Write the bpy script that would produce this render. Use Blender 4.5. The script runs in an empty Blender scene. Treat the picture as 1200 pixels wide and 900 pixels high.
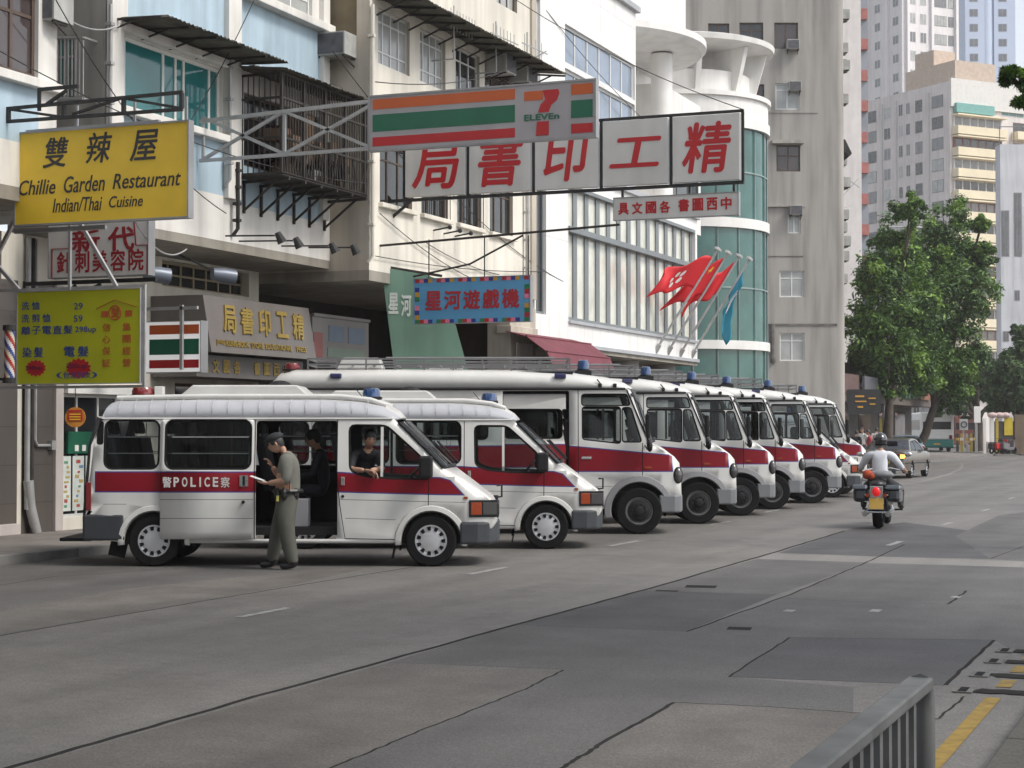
import bpy, bmesh, math, random
from mathutils import Vector as V, Matrix as Mx
from mathutils.geometry import delaunay_2d_cdt
PI = math.pi; R = math.radians
rnd = random.Random(7)
sc = bpy.context.scene
COL = sc.collection

# ------------------------------------------------------------ camera
H0 = 1.76                      # camera height above the road
YAW, PITCH, FPX = R(22.0), math.atan(53/2100), 2100.0
cam = bpy.data.cameras.new('camera'); cam_o = bpy.data.objects.new('camera', cam); COL.objects.link(cam_o)
cam.sensor_width = 36; cam.lens = FPX/1200*36; cam.clip_end = 3000; cam.clip_start = .1
cam_o.location = (0, 0, H0); cam_o.rotation_euler = (PI/2+PITCH, 0, YAW)
sc.camera = cam_o
# ------------------------------------------------------------ sky, sun, exposure
w = bpy.data.worlds.new('World'); sc.world = w; w.use_nodes = True
nt = w.node_tree; bg = nt.nodes['Background']
sky = nt.nodes.new('ShaderNodeTexSky'); sky.sky_type = 'NISHITA'; sky.sun_disc = False
sky.sun_elevation = R(50); sky.sun_rotation = R(90); sky.air_density = 1.0; sky.dust_density = 2.0; sky.ozone_density = .6
hs = nt.nodes.new('ShaderNodeHueSaturation'); hs.inputs['Saturation'].default_value = .35
nt.links.new(sky.outputs[0], hs.inputs['Color']); nt.links.new(hs.outputs[0], bg.inputs[0])
bg.inputs[1].default_value = .12
sun = bpy.data.lights.new('sun', 'SUN'); sun.energy = 1.5; sun.angle = R(18); sun.color = (1, .95, .87)
sun_o = bpy.data.objects.new('sun', sun); COL.objects.link(sun_o)
sd = V((math.sin(R(90))*math.cos(R(50)), math.cos(R(90))*math.cos(R(50)), math.sin(R(50))))
sun_o.rotation_euler = sd.to_track_quat('Z', 'Y').to_euler(); sun_o.location = (20, 0, 60)
sc.view_settings.view_transform = 'Standard'; sc.view_settings.look = 'None'
sc.view_settings.gamma = 1; sc.view_settings.use_curve_mapping = False
sc.view_settings.exposure = 0.92
sc.cycles.max_bounces = 8; sc.cycles.transparent_max_bounces = 24; sc.cycles.use_denoising = True

# ------------------------------------------------------------ rays: where the photographed point lies on a plane of the place
_f = V((-math.sin(YAW)*math.cos(PITCH), math.cos(YAW)*math.cos(PITCH), math.sin(PITCH)))
_r = V((math.cos(YAW), math.sin(YAW), 0)); _u = _r.cross(_f); EYE = V((0, 0, H0))
def ray(px, py): return _f + _r*((px-600)/FPX) + _u*((450-py)/FPX)
def onX(px, py, X): d = ray(px, py); return EYE + d*(X/d.x)
def onY(px, py, Y): d = ray(px, py); return EYE + d*(Y/d.y)
def onG(px, py, z=0): d = ray(px, py); return EYE + d*((z-H0)/d.z)
def onD(px, py, D): return EYE + ray(px, py)*D        # at depth D
def YX(px, X, py=400): return onX(px, py, X).y
def ZX(px, py, X): return onX(px, py, X).z
def XY(px, Y, py=400): return onY(px, py, Y).x
def ZY(px, py, Y): return onY(px, py, Y).z

# ------------------------------------------------------------ materials
MATS = {}
def pmat(name, col, rough=.6, metal=0, var=.1, scale=2.0, bump=0, streak=0, spec=.5, lane=0, bscale=None, fine=0, coat=0):
    if name in MATS: return MATS[name]
    m = bpy.data.materials.new(name); m.use_nodes = True; n = m.node_tree.nodes; L = m.node_tree.links
    b = n['Principled BSDF']; b.inputs['Roughness'].default_value = rough; b.inputs['Metallic'].default_value = metal
    b.inputs['Specular IOR Level'].default_value = spec
    if coat: b.inputs['Coat Weight'].default_value = coat; b.inputs['Coat Roughness'].default_value = .08
    c4 = (*col, 1); b.inputs['Base Color'].default_value = c4
    tc = n.new('ShaderNodeTexCoord'); out = None
    def noise(sc_, det, sx=1, sy=1, sz=1):
        mp = n.new('ShaderNodeMapping'); mp.inputs['Scale'].default_value = (sx, sy, sz); L.new(tc.outputs['Object'], mp.inputs[0])
        t = n.new('ShaderNodeTexNoise'); t.inputs['Scale'].default_value = sc_; t.inputs['Detail'].default_value = det
        L.new(mp.outputs[0], t.inputs[0]); return t.outputs['Fac']
    def mul(prev, fac, lo, hi, a, z):
        r = n.new('ShaderNodeMapRange'); r.inputs[1].default_value = lo; r.inputs[2].default_value = hi; r.inputs[3].default_value = a; r.inputs[4].default_value = z
        L.new(fac, r.inputs[0])
        mx = n.new('ShaderNodeMix'); mx.data_type = 'RGBA'; mx.blend_type = 'MULTIPLY'; mx.inputs[0].default_value = 1
        if prev is None: mx.inputs[6].default_value = c4
        else: L.new(prev, mx.inputs[6])
        L.new(r.outputs[0], mx.inputs[7]); return mx.outputs[2]
    if var: out = mul(out, noise(scale, 6), .3, .7, 1-var, 1+var*.6)
    if fine: out = mul(out, noise(scale*30, 3), .3, .7, 1-fine, 1+fine)
    if lane:
        out = mul(out, noise(1.0, 4, 1.1, .035, 1), .35, .7, 1+lane*.7, 1-lane)
        out = mul(out, noise(.9, 8, 1, .45, 1), .56, .66, 1, 1-lane*.8)
        out = mul(out, noise(55, 3), .38, .62, 1-lane*1.3, 1+lane*1.3)
    if streak:
        out = mul(out, noise(1.0, 5, 2.6, 2.6, .22), .42, .75, 1, 1-streak)
        out = mul(out, noise(.35, 7), .45, .75, 1, 1-streak*.6)
    if out is not None: L.new(out, b.inputs['Base Color'])
    if bump:
        bp = n.new('ShaderNodeBump'); bp.inputs['Strength'].default_value = bump; bp.inputs['Distance'].default_value = .02
        L.new(noise(bscale or scale*12, 5), bp.inputs['Height']); L.new(bp.outputs[0], b.inputs['Normal'])
    if var and rough > .15:
        r = n.new('ShaderNodeMapRange'); r.inputs[3].default_value = max(.02, rough-.1); r.inputs[4].default_value = min(1, rough+.12)
        L.new(noise(scale*2.3, 3), r.inputs[0]); L.new(r.outputs[0], b.inputs['Roughness'])
    MATS[name] = m; return m
def glassmat(name, tint=(.75, .8, .8), refl=.09, rough=.02):
    if name in MATS: return MATS[name]
    m = bpy.data.materials.new(name); m.use_nodes = True; n = m.node_tree.nodes; L = m.node_tree.links
    n.remove(n['Principled BSDF']); o = n['Material Output']
    t = n.new('ShaderNodeBsdfTransparent'); t.inputs[0].default_value = (*tint, 1)
    g = n.new('ShaderNodeBsdfGlossy'); g.inputs['Roughness'].default_value = rough
    lw = n.new('ShaderNodeLayerWeight'); lw.inputs[0].default_value = .35
    r = n.new('ShaderNodeMapRange'); r.inputs[3].default_value = refl; r.inputs[4].default_value = .6
    p = n.new('ShaderNodeMath'); p.operation = 'POWER'; p.inputs[1].default_value = 2.5
    L.new(lw.outputs['Facing'], p.inputs[0]); L.new(p.outputs[0], r.inputs[0])
    mx = n.new('ShaderNodeMixShader'); L.new(r.outputs[0], mx.inputs[0]); L.new(t.outputs[0], mx.inputs[1]); L.new(g.outputs[0], mx.inputs[2])
    L.new(mx.outputs[0], o.inputs[0]); MATS[name] = m; return m
def emat(name, col, strength):
    m = pmat(name, col, .3, var=0); b = m.node_tree.nodes['Principled BSDF']
    b.inputs['Emission Color'].default_value = (*col, 1); b.inputs['Emission Strength'].default_value = strength; return m
def seammat(name, col, bw, bh, mortar=.012, dark=.6, rough=.5, swap='YZ', streak=.12, offset=0.0, bump=0):
    """plain panels with thin joints, laid out over the wall in metres"""
    m = pmat(name, col, rough, var=.05, scale=1.2, streak=streak); n = m.node_tree.nodes; L = m.node_tree.links
    b = n['Principled BSDF']; prev = b.inputs['Base Color'].links[0].from_socket
    tc = n.new('ShaderNodeTexCoord'); sx = n.new('ShaderNodeSeparateXYZ'); cb = n.new('ShaderNodeCombineXYZ')
    L.new(tc.outputs['Object'], sx.inputs[0])
    L.new(sx.outputs[swap[0]], cb.inputs[0]); L.new(sx.outputs[swap[1]], cb.inputs[1])
    br = n.new('ShaderNodeTexBrick'); br.offset = offset; br.inputs['Scale'].default_value = 1; br.inputs['Mortar Size'].default_value = mortar
    br.inputs['Brick Width'].default_value = bw; br.inputs['Row Height'].default_value = bh; br.inputs['Mortar Smooth'].default_value = .3
    br.inputs['Color1'].default_value = (1, 1, 1, 1); br.inputs['Color2'].default_value = (.93, .93, .93, 1); br.inputs['Mortar'].default_value = (dark, dark, dark, 1)
    L.new(cb.outputs[0], br.inputs[0])
    mx = n.new('ShaderNodeMix'); mx.data_type = 'RGBA'; mx.blend_type = 'MULTIPLY'; mx.inputs[0].default_value = 1
    L.new(prev, mx.inputs[6]); L.new(br.outputs[0], mx.inputs[7]); L.new(mx.outputs[2], b.inputs['Base Color'])
    return m

# ------------------------------------------------------------ mesh builder
def inpoly(p, poly):
    x, y = p; c = False; j = len(poly)-1
    for i in range(len(poly)):
        xi, yi = poly[i]; xj, yj = poly[j]
        if (yi > y) != (yj > y) and x < (xj-xi)*(y-yi)/(yj-yi)+xi: c = not c
        j = i
    return c
def rr(x0, y0, x1, y1, r=.05, n=4):
    out = []
    for cx, cy, a in ((x1-r, y1-r, 0), (x0+r, y1-r, 90), (x0+r, y0+r, 180), (x1-r, y0+r, 270)):
        for i in range(n+1):
            t = R(a+90*i/n); out.append((cx+r*math.cos(t), cy+r*math.sin(t)))
    return out
def rpoly(pts, r=.05, n=3):
    """round the corners of a polygon"""
    out = []; N = len(pts)
    for i in range(N):
        p = V(pts[i]); a = V(pts[i-1]); b = V(pts[(i+1) % N])
        da, db = (a-p), (b-p); k = min(r, da.length*.45, db.length*.45)
        A = p+da.normalized()*k; B = p+db.normalized()*k
        for j in range(n+1):
            t = j/n; q = A*(1-t)**2+p*2*t*(1-t)+B*t*t; out.append((q.x, q.y))
    return out
def grow(poly, d):
    """offset a simple polygon outward by d"""
    N = len(poly); A = sum(poly[i][0]*poly[(i+1) % N][1]-poly[(i+1) % N][0]*poly[i][1] for i in range(N))
    s = 1 if A > 0 else -1; out = []
    for i in range(N):
        a, p, b = V(poly[i-1]), V(poly[i]), V(poly[(i+1) % N])
        e1 = (p-a); e2 = (b-p)
        n1 = V((e1.y, -e1.x)); n2 = V((e2.y, -e2.x))
        n1 = n1.normalized() if n1.length > 1e-9 else n2.normalized()
        n2 = n2.normalized() if n2.length > 1e-9 else n1
        m = n1+n2; m = m.normalized() if m.length > 1e-6 else n1
        k = d/max(.4, m.dot(n1)); out.append((p.x+m.x*k*s, p.y+m.y*k*s))
    return out
def arc(cx, cy, r, a0, a1, n=12):
    return [(cx+r*math.cos(R(a0+(a1-a0)*i/n)), cy+r*math.sin(R(a0+(a1-a0)*i/n))) for i in range(n+1)]
class Fr:
    """a flat face of a building: a runs to its right, b up, d behind it"""
    def __init__(s, o, Rv, N, U=(0, 0, 1)): s.o = V(o); s.R = V(Rv).normalized(); s.N = V(N).normalized(); s.U = V(U).normalized()
    def __call__(s, a, b, d=0): return s.o+s.R*a+s.U*b-s.N*d
def FX(X): return Fr((X, 0, 0), (0, 1, 0), (1, 0, 0))       # faces the street: a = world Y
def FY(Y): return Fr((0, Y, 0), (1, 0, 0), (0, -1, 0))      # faces down the street: a = world X
_TXT = {}
def text_geo(s, bold=0, shear=0):
    k = (s, bold, shear)
    if k not in _TXT:
        cu = bpy.data.curves.new('t', 'FONT'); cu.body = s; cu.offset = bold; cu.shear = shear; cu.resolution_u = 3; cu.fill_mode = 'BOTH'
        o = bpy.data.objects.new('t', cu); COL.objects.link(o); dg = bpy.context.evaluated_depsgraph_get(); dg.update()
        me = bpy.data.meshes.new_from_object(o.evaluated_get(dg))
        _TXT[k] = ([tuple(v.co[:2]) for v in me.vertices], [tuple(p.vertices) for p in me.polygons])
        bpy.data.objects.remove(o); bpy.data.meshes.remove(me); bpy.data.curves.remove(cu)
    return _TXT[k]
class MB:
    def __init__(s): s.v = []; s.f = []; s.m = []
    def add(s, vs, fs, m=0):
        k = len(s.v); s.v += [tuple(p) for p in vs]
        for f in fs: s.f.append(tuple(i+k for i in f)); s.m.append(m)
        return s
    def obox(s, c, ax, ay, az, m=0):
        c, ax, ay, az = V(c), V(ax), V(ay), V(az)
        vs = [c+ax*i+ay*j+az*k for i in (-1, 1) for j in (-1, 1) for k in (-1, 1)]
        fs = [(0, 1, 3, 2), (4, 6, 7, 5), (0, 4, 5, 1), (2, 3, 7, 6), (0, 2, 6, 4), (1, 5, 7, 3)]
        if ax.cross(ay).dot(az) < 0: fs = [f[::-1] for f in fs]
        return s.add(vs, fs, m)
    def box(s, x0, x1, y0, y1, z0, z1, m=0):
        return s.obox(((x0+x1)/2, (y0+y1)/2, (z0+z1)/2), (abs(x1-x0)/2, 0, 0), (0, abs(y1-y0)/2, 0), (0, 0, abs(z1-z0)/2), m)
    def fbox(s, F, a0, a1, b0, b1, d0, d1, m=0):
        return s.obox(F((a0+a1)/2, (b0+b1)/2, (d0+d1)/2), F.R*((a1-a0)/2), F.U*((b1-b0)/2), F.N*((d1-d0)/2), m)
    def bar(s, p, q, w, h=None, m=0, up=(0, 0, 1)):
        p, q = V(p), V(q); d = q-p; L = d.length; d.normalize(); u = V(up)
        if abs(d.dot(u)) > .98: u = V((0, 1, 0)) if abs(d.y) < .9 else V((1, 0, 0))
        a = d.cross(u).normalized(); b = a.cross(d)
        return s.obox((p+q)/2, d*(L/2), a*(w/2), b*((h or w)/2), m)
    def tube(s, pts, r, n=8, m=0, caps=True):
        pts = [V(p) for p in pts]; N = len(pts); rs = r if isinstance(r, (list, tuple)) else [r]*N
        vs = []; fs = []; prev = None
        for i, p in enumerate(pts):
            d = (pts[min(i+1, N-1)]-pts[max(i-1, 0)]).normalized()
            if prev is None:
                u = V((0, 0, 1)) if abs(d.z) < .9 else V((1, 0, 0)); a = d.cross(u).normalized()
            else:
                a = prev-d*prev.dot(d); a = a.normalized() if a.length > 1e-6 else d.orthogonal().normalized()
            prev = a; b = d.cross(a)
            for k in range(n):
                t = 2*PI*k/n; vs.append(p+(a*math.cos(t)+b*math.sin(t))*rs[i])
        for i in range(N-1):
            for k in range(n): fs.append((i*n+k, i*n+(k+1) % n, (i+1)*n+(k+1) % n, (i+1)*n+k))
        if caps: fs.append(tuple(range(n))[::-1]); fs.append(tuple(range((N-1)*n, N*n)))
        return s.add(vs, fs, m)
    def lathe(s, prof, o, axis=(0, 0, 1), n=24, m=0, ref=None):
        """prof: (radius, along axis)"""
        o = V(o); ax = V(axis).normalized(); a = (V(ref) if ref else ax.orthogonal()).normalized(); b = ax.cross(a); vs = []; fs = []
        for r, z in prof:
            for k in range(n):
                t = 2*PI*k/n; vs.append(o+ax*z+(a*math.cos(t)+b*math.sin(t))*r)
        for i in range(len(prof)-1):
            for k in range(n): fs.append((i*n+k, i*n+(k+1) % n, (i+1)*n+(k+1) % n, (i+1)*n+k))
        return s.add(vs, fs, m)
    def ell(s, c, rx, ry, rz, n=12, m=0, axes=None):
        c = V(c); vs = []; fs = []; h = n//2+1
        A = axes or (V((1, 0, 0)), V((0, 1, 0)), V((0, 0, 1)))
        for i in range(h+1):
            t = PI*i/h
            for k in range(n):
                p = 2*PI*k/n; vs.append(c+A[0]*(rx*math.sin(t)*math.cos(p))+A[1]*(ry*math.sin(t)*math.sin(p))-A[2]*(rz*math.cos(t)))
        for i in range(h):
            for k in range(n): fs.append((i*n+k, i*n+(k+1) % n, (i+1)*n+(k+1) % n, (i+1)*n+k))
        return s.add(vs, fs, m)
    def prism(s, poly, F, d0, d1, m=0, mside=None):
        """polygon in a face's (a,b), from depth d0 (front) to d1 (back)"""
        N = len(poly); A = sum(poly[i][0]*poly[(i+1) % N][1]-poly[(i+1) % N][0]*poly[i][1] for i in range(N))
        if A < 0: poly = poly[::-1]
        vs = [F(a, b, d0) for a, b in poly]+[F(a, b, d1) for a, b in poly]
        s.add(vs, [tuple(range(N)), tuple(range(N, 2*N))[::-1]], m)
        s.add(vs, [(i, N+i, N+(i+1) % N, (i+1) % N) for i in range(N)], m if mside is None else mside); return s
    def grid(s, rows, m=0, flip=False, mf=None):
        n = len(rows[0]); vs = [p for r in rows for p in r]
        for i in range(len(rows)-1):
            for k in range(n-1):
                f = (i*n+k, i*n+k+1, (i+1)*n+k+1, (i+1)*n+k)
                s.f.append(tuple(len(s.v)+j for j in (f[::-1] if flip else f))); s.m.append(mf(i, k) if mf else m)
        s.v += [tuple(p) for p in vs]; return s
    def panel(s, outline, holes=(), regions=(), fn=None, m=0, lines=(), flip=False, skip=None):
        """flat sheet with holes; regions (polygon, material) override; lines = extra cut lines"""
        pts = []; eds = []
        def loop(poly, closed=True):
            k = len(pts); pts.extend(V(p) for p in poly)
            for i in range(len(poly)-(0 if closed else 1)): eds.append((k+i, k+(i+1) % len(poly)))
        loop(outline)
        for h in holes: loop(h)
        for r, _ in regions: loop(r)
        for l in lines: loop(l, False)
        vo, eo, fo, *_r = delaunay_2d_cdt(pts, eds, [], 0, 1e-6)
        keep = []
        for f in fo:
            c = ((vo[f[0]].x+vo[f[1]].x+vo[f[2]].x)/3, (vo[f[0]].y+vo[f[1]].y+vo[f[2]].y)/3)
            if not inpoly(c, outline) or any(inpoly(c, h) for h in holes): continue
            mm = m
            for r, mi in regions:
                if inpoly(c, r): mm = mi
            if mm is None: continue
            f = list(f)
            a, b, cc = (vo[i] for i in f[:3])
            if (b-a).cross(cc-a) < 0: f = f[::-1]
            keep.append((f[::-1] if flip else f, mm))
        k = len(s.v); s.v += [tuple(fn(p.x, p.y)) for p in vo]
        for f, mm in keep: s.f.append(tuple(i+k for i in f)); s.m.append(mm)
        return s
    def text(s, body, F, a0, b0, a1, b1, d=-.004, m=0, bold=.02, shear=0, thick=.004, keep=False):
        """lettering fitted into the box a0..a1, b0..b1 of a face; heavy strokes are laid as shifted copies"""
        vs, fs = text_geo(body, 0, shear)
        if not vs: return s
        x0 = min(p[0] for p in vs)-bold; x1 = max(p[0] for p in vs)+bold; y0 = min(p[1] for p in vs)-bold; y1 = max(p[1] for p in vs)+bold
        kx = (a1-a0)/max(1e-6, x1-x0); ky = (b1-b0)/max(1e-6, y1-y0); N = len(vs); cnt = set()
        for f in fs:
            for i in range(len(f)): cnt.add((f[i], f[(i+1) % len(f)]))
        be = [e for e in cnt if (e[1], e[0]) not in cnt]
        sh = [(0, 0)] if bold < .004 else [(math.cos(q*PI/4), math.sin(q*PI/4)) for q in range(0, 8, 1 if bold > .022 else 2)]+([(0, 0)] if bold > .022 else [])
        for j, (sx, sy) in enumerate(sh):
            P = [(a0+(x-x0+sx*bold)*kx, b0+(y-y0+sy*bold)*ky) for x, y in vs]; dd = d-.0006*j
            s.add([F(a, b, dd) for a, b in P], fs, m)
            s.add([F(a, b, dd) for a, b in P]+[F(a, b, dd+thick) for a, b in P], [(b, a, a+N, b+N) for a, b in be], m)
        return s
    def build(s, name, mats, parent=None, smooth=None, bevel=0, solid=0, mo=0, subsurf=0, clean=True):
        me = bpy.data.meshes.new(name); me.from_pydata(s.v, [], s.f)
        for mt in (mats if isinstance(mats, (list, tuple)) else [mats]): me.materials.append(mt)
        me.polygons.foreach_set('material_index', s.m); me.validate()
        if clean:
            bm = bmesh.new(); bm.from_mesh(me); bmesh.ops.remove_doubles(bm, verts=bm.verts, dist=1e-5)
            lo = [v for v in bm.verts if not v.link_faces]; bmesh.ops.delete(bm, geom=lo, context='VERTS')
            bm.to_mesh(me); bm.free()
        if smooth:
            me.polygons.foreach_set('use_smooth', [True]*len(me.polygons)); me.set_sharp_from_angle(angle=R(smooth))
        me.update()
        o = bpy.data.objects.new(name, me); COL.objects.link(o)
        if parent is not None:
            o.parent = parent
            if parent.name in ANCHOR: o.matrix_parent_inverse = ANCHOR[parent.name].inverted()
        if solid:
            md = o.modifiers.new('shell', 'SOLIDIFY'); md.thickness = solid; md.offset = -1; md.material_offset = mo; md.use_even_offset = False
        if bevel:
            md = o.modifiers.new('edge', 'BEVEL'); md.width = bevel; md.segments = 2; md.limit_method = 'ANGLE'; md.angle_limit = R(40)
        if subsurf:
            md = o.modifiers.new('round', 'SUBSURF'); md.levels = md.render_levels = subsurf
        return o
ANCHOR = {}
def thing(name, label, cat, loc=(0, 0, 0), group=None, world=True, rotz=0):
    """an Empty at the thing's base; world=True: its parts are given in street coordinates"""
    o = bpy.data.objects.new(name, None); COL.objects.link(o); o.empty_display_size = .2
    o.location = loc; o.rotation_euler = (0, 0, rotz)
    o['label'] = label; o['category'] = cat
    if group: o['group'] = group
    if world: ANCHOR[o.name] = Mx.LocRotScale(V(loc), Mx.Rotation(rotz, 3, 'Z').to_quaternion(), None)
    return o
def tag(o, label, cat, group=None):
    o['label'] = label; o['category'] = cat
    if group: o['group'] = group
    return o
def struct(o, kind='structure'): o['kind'] = kind; return o
def kids(o): return [c for c in bpy.data.objects if c.parent == o]
def dup(root, loc, rotz, label, group=None, drop=()):
    kid = {}
    for c in bpy.data.objects:
        if c.parent: kid.setdefault(c.parent.name, []).append(c)
    def rec(o, par):
        c = o.copy(); COL.objects.link(c)
        if par is not None: c.parent = par
        for ch in kid.get(o.name, []):
            if ch.name.split('.')[0] in drop: continue
            rec(ch, c)
        return c
    r = rec(root, None); r.location = loc; r.rotation_euler = (0, 0, rotz); r['label'] = label
    if group: r['group'] = group
    return r

WHITE = pmat('white_paint', (.80, .79, .76), .32, var=.05, scale=1.5, coat=.3)
VWHITE = pmat('vehicle_white', (.64, .635, .615), .32, var=.08, scale=2.2, coat=.3, streak=.10)
VGREY = pmat('roof_grey_paint', (.40, .41, .44), .45, var=.1, scale=3)
VRED = pmat('stripe_red', (.20, .004, .012), .4, var=.08, spec=.3)
VBLUE = pmat('stripe_blue', (.03, .035, .20), .35, var=.05)
RUBBER = pmat('rubber', (.010, .010, .011), .8, var=.2, scale=6, spec=.15)
BLACK = pmat('black_plastic', (.016, .016, .018), .55, var=.15, scale=5, spec=.25)
DGREY = pmat('dark_grey_plastic', (.045, .049, .056), .55, var=.12, scale=5, spec=.3)
LINING = pmat('dark_lining', (.022, .022, .024), .8, var=.2, spec=.2)
SEATM = pmat('seat_vinyl', (.02, .021, .027), .6, var=.2, scale=4, spec=.3)
CHROME = pmat('bright_metal', (.62, .62, .62), .25, metal=1, var=.08)
STEEL = pmat('grey_steel', (.42, .42, .43), .45, metal=.6, var=.15, scale=3)
HUB = pmat('hubcap_silver', (.55, .56, .58), .4, metal=.5, var=.1, scale=5)
AMBER = pmat('amber_lens', (.29, .042, .007), .15, var=0, coat=1)
CLEARL = pmat('clear_lens', (.13, .13, .13), .1, metal=.5, var=.1)
REDL = pmat('red_lens', (.17, .010, .012), .15, var=0, coat=1)
BLUEL = pmat('blue_lens', (.018, .055, .16), .12, var=0, coat=1)
VGLASS = glassmat('vehicle_glass', (.58, .62, .62), .03)
# ============================================================ ground, road, pavements
KERB_L, KERB_R = -14.95, -1.05
CON1 = pmat('road_concrete', (.158, .149, .139), .52, var=.20, scale=.35, lane=.2, bump=.35, bscale=60, fine=.12, streak=.18)
CON2 = pmat('road_concrete_pale', (.20, .19, .178), .55, var=.2, lane=.2, scale=.5, bump=.25, bscale=60, fine=.12)
CON3 = pmat('road_concrete_brown', (.136, .124, .112), .6, var=.25, lane=.22, scale=.6, bump=.25, bscale=60, fine=.14, streak=.25)
ASP1 = pmat('asphalt_dark', (.068, .066, .068), .6, var=.22, lane=.2, scale=.8, bump=.4, bscale=90, fine=.18)
ASP2 = pmat('asphalt_mid', (.100, .096, .093), .58, var=.22, lane=.2, scale=.7, bump=.4, bscale=90, fine=.16)
JOINT = pmat('joint_tar', (.030, .029, .028), .95, var=.3, scale=3, spec=.1)
LINEW = pmat('road_paint_white', (.30, .30, .29), .6, var=.4, scale=9)
LINEY = pmat('road_paint_yellow', (.26, .165, .018), .6, var=.4, scale=9, fine=.2)
PAVE = pmat('pavement_concrete', (.19, .172, .158), .8, var=.25, scale=1.1, bump=.2, bscale=50, fine=.1, streak=.25)
KERBM = pmat('kerb_stone', (.155, .152, .146), .75, var=.3, scale=2.5, bump=.3)
LAND = pmat('land_ground', (.18, .175, .165), .85, var=.2, scale=.2)

struct(MB().add([(-1500, -600, -.03), (1500, -600, -.03), (1500, 2200, -.03), (-1500, 2200, -.03)], [(0, 1, 2, 3)]).build('ground', LAND))
def gp(*pts): return [tuple(onG(x, y)[:2]) for x, y in pts]
def strip(pts, w):
    pts = [V(p) for p in pts]; L = []; Rr = []
    for i, p in enumerate(pts):
        d = (pts[min(i+1, len(pts)-1)]-pts[max(i-1, 0)]).normalized(); n = V((-d.y, d.x))*(w/2)
        L.append(tuple(p+n)); Rr.append(tuple(p-n))
    return L+Rr[::-1]
def wob(pts, k=8, amp=.02):
    out = []; pts = [V(p) for p in pts]
    for a, b in zip(pts, pts[1:]):
        for i in range(k): q = a.lerp(b, i/k); out.append((q.x+rnd.uniform(-amp, amp), q.y+rnd.uniform(-amp, amp)))
    out.append(tuple(pts[-1])); return out
road = [(-16.5, -12), (KERB_R+.05, -12), (KERB_R+.05, 122.5), (40, 122.5), (40, 130), (-9, 130), (-18.5, 150), (-30, 330), (-60, 330), (-30, 135), (-16.5, 126)]
reg = []
def add(mat_i, *pts): reg.append((gp(*pts), mat_i))
# 0 concrete, 1 pale, 2 brown, 3 dark asphalt, 4 mid asphalt, 5 joints
add(4, (0, 640), (160, 640), (500, 640), (420, 668), (330, 688), (0, 745))          # bay where the vans stand
add(2, (0, 712), (150, 690), (280, 676), (440, 663), (330, 688), (0, 743))
add(4, (0, 684), (130, 668), (250, 672), (150, 690), (0, 716))
add(3, (605, 732), (750, 692), (910, 697), (805, 740))
add(4, (750, 692), (888, 655), (1020, 659), (910, 697))
add(4, (805, 740), (925, 697), (1016, 660), (1200, 664), (1200, 770), (1165, 750), (925, 747), (855, 793))
add(3, (855, 793), (925, 747), (1165, 750), (1107, 803))
add(1, (888, 655), (905, 648), (1025, 652), (1012, 659))
add(1, (1012, 659), (1026, 652), (1200, 658), (1200, 665))
add(3, (912, 648), (1000, 619), (1060, 612), (1170, 626), (1160, 655), (1026, 652))
add(4, (1120, 628), (1170, 604), (1200, 600), (1200, 658), (1160, 655))
add(4, (605, 732), (805, 740), (855, 793), (1000, 805), (1000, 835), (790, 823), (660, 788), (457, 776))
add(2, (20, 900), (457, 776), (660, 785), (595, 815), (375, 905))
add(4, (375, 905), (595, 815), (660, 785), (790, 823), (652, 905))
add(2, (652, 905), (790, 823), (1000, 834), (1090, 850), (1090, 905))
def joint(w, *pts): reg.append((strip(wob(gp(*pts), 14, .009), w*.62), 5))
joint(.085, (-120, 938), (20, 897), (300, 816), (605, 732), (770, 687), (905, 648), (990, 622))
joint(.045, (805, 740), (925, 697), (1013, 660), (1060, 638))
joint(.045, (0, 745), (140, 721), (330, 689), (500, 662), (545, 654))
joint(.035, (0, 686), (60, 676), (180, 668))
joint(.03, (855, 793), (925, 747))
joint(.02, (925, 747), (1165, 750))
joint(.05, (1107, 803), (1165, 750)); joint(.025, (855, 793), (1107, 803))
joint(.05, (652, 905), (700, 874), (790, 823)); joint(.03, (790, 823), (900, 828), (1000, 835), (1100, 843))
joint(.03, (375, 905), (500, 853), (610, 810), (660, 785)); joint(.012, (457, 776), (660, 784))
joint(.02, (920, 701), (1020, 706), (1111, 708)); joint(.045, (1111, 708), (1133, 692))
joint(.03, (1160, 655), (1200, 640)); joint(.015, (605, 732), (805, 740)); joint(.02, (750, 692), (915, 697))
joint(.03, (1085, 843), (1100, 842), (1130, 816))
for (x, y, w_, h_) in ((820, 687, 36, 3), (865, 736, 28, 3.5), (780, 692, 26, 1.5)):
    reg.append((gp((x-w_/2, y+h_/2), (x+w_/2, y+h_/2+.8), (x+w_/2+3, y-h_/2+.8), (x-w_/2+3, y-h_/2)), 5))
reg.append((strip(gp((1030, 570), (1080, 564), (1112, 556), (1126, 549), (1128, 544)), .14), 1))
b = MB().panel(road, (), reg, lambda x, y: (x, y, 0))
struct(b.build('road', [CON1, CON2, CON3, ASP1, ASP2, JOINT]))
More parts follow.
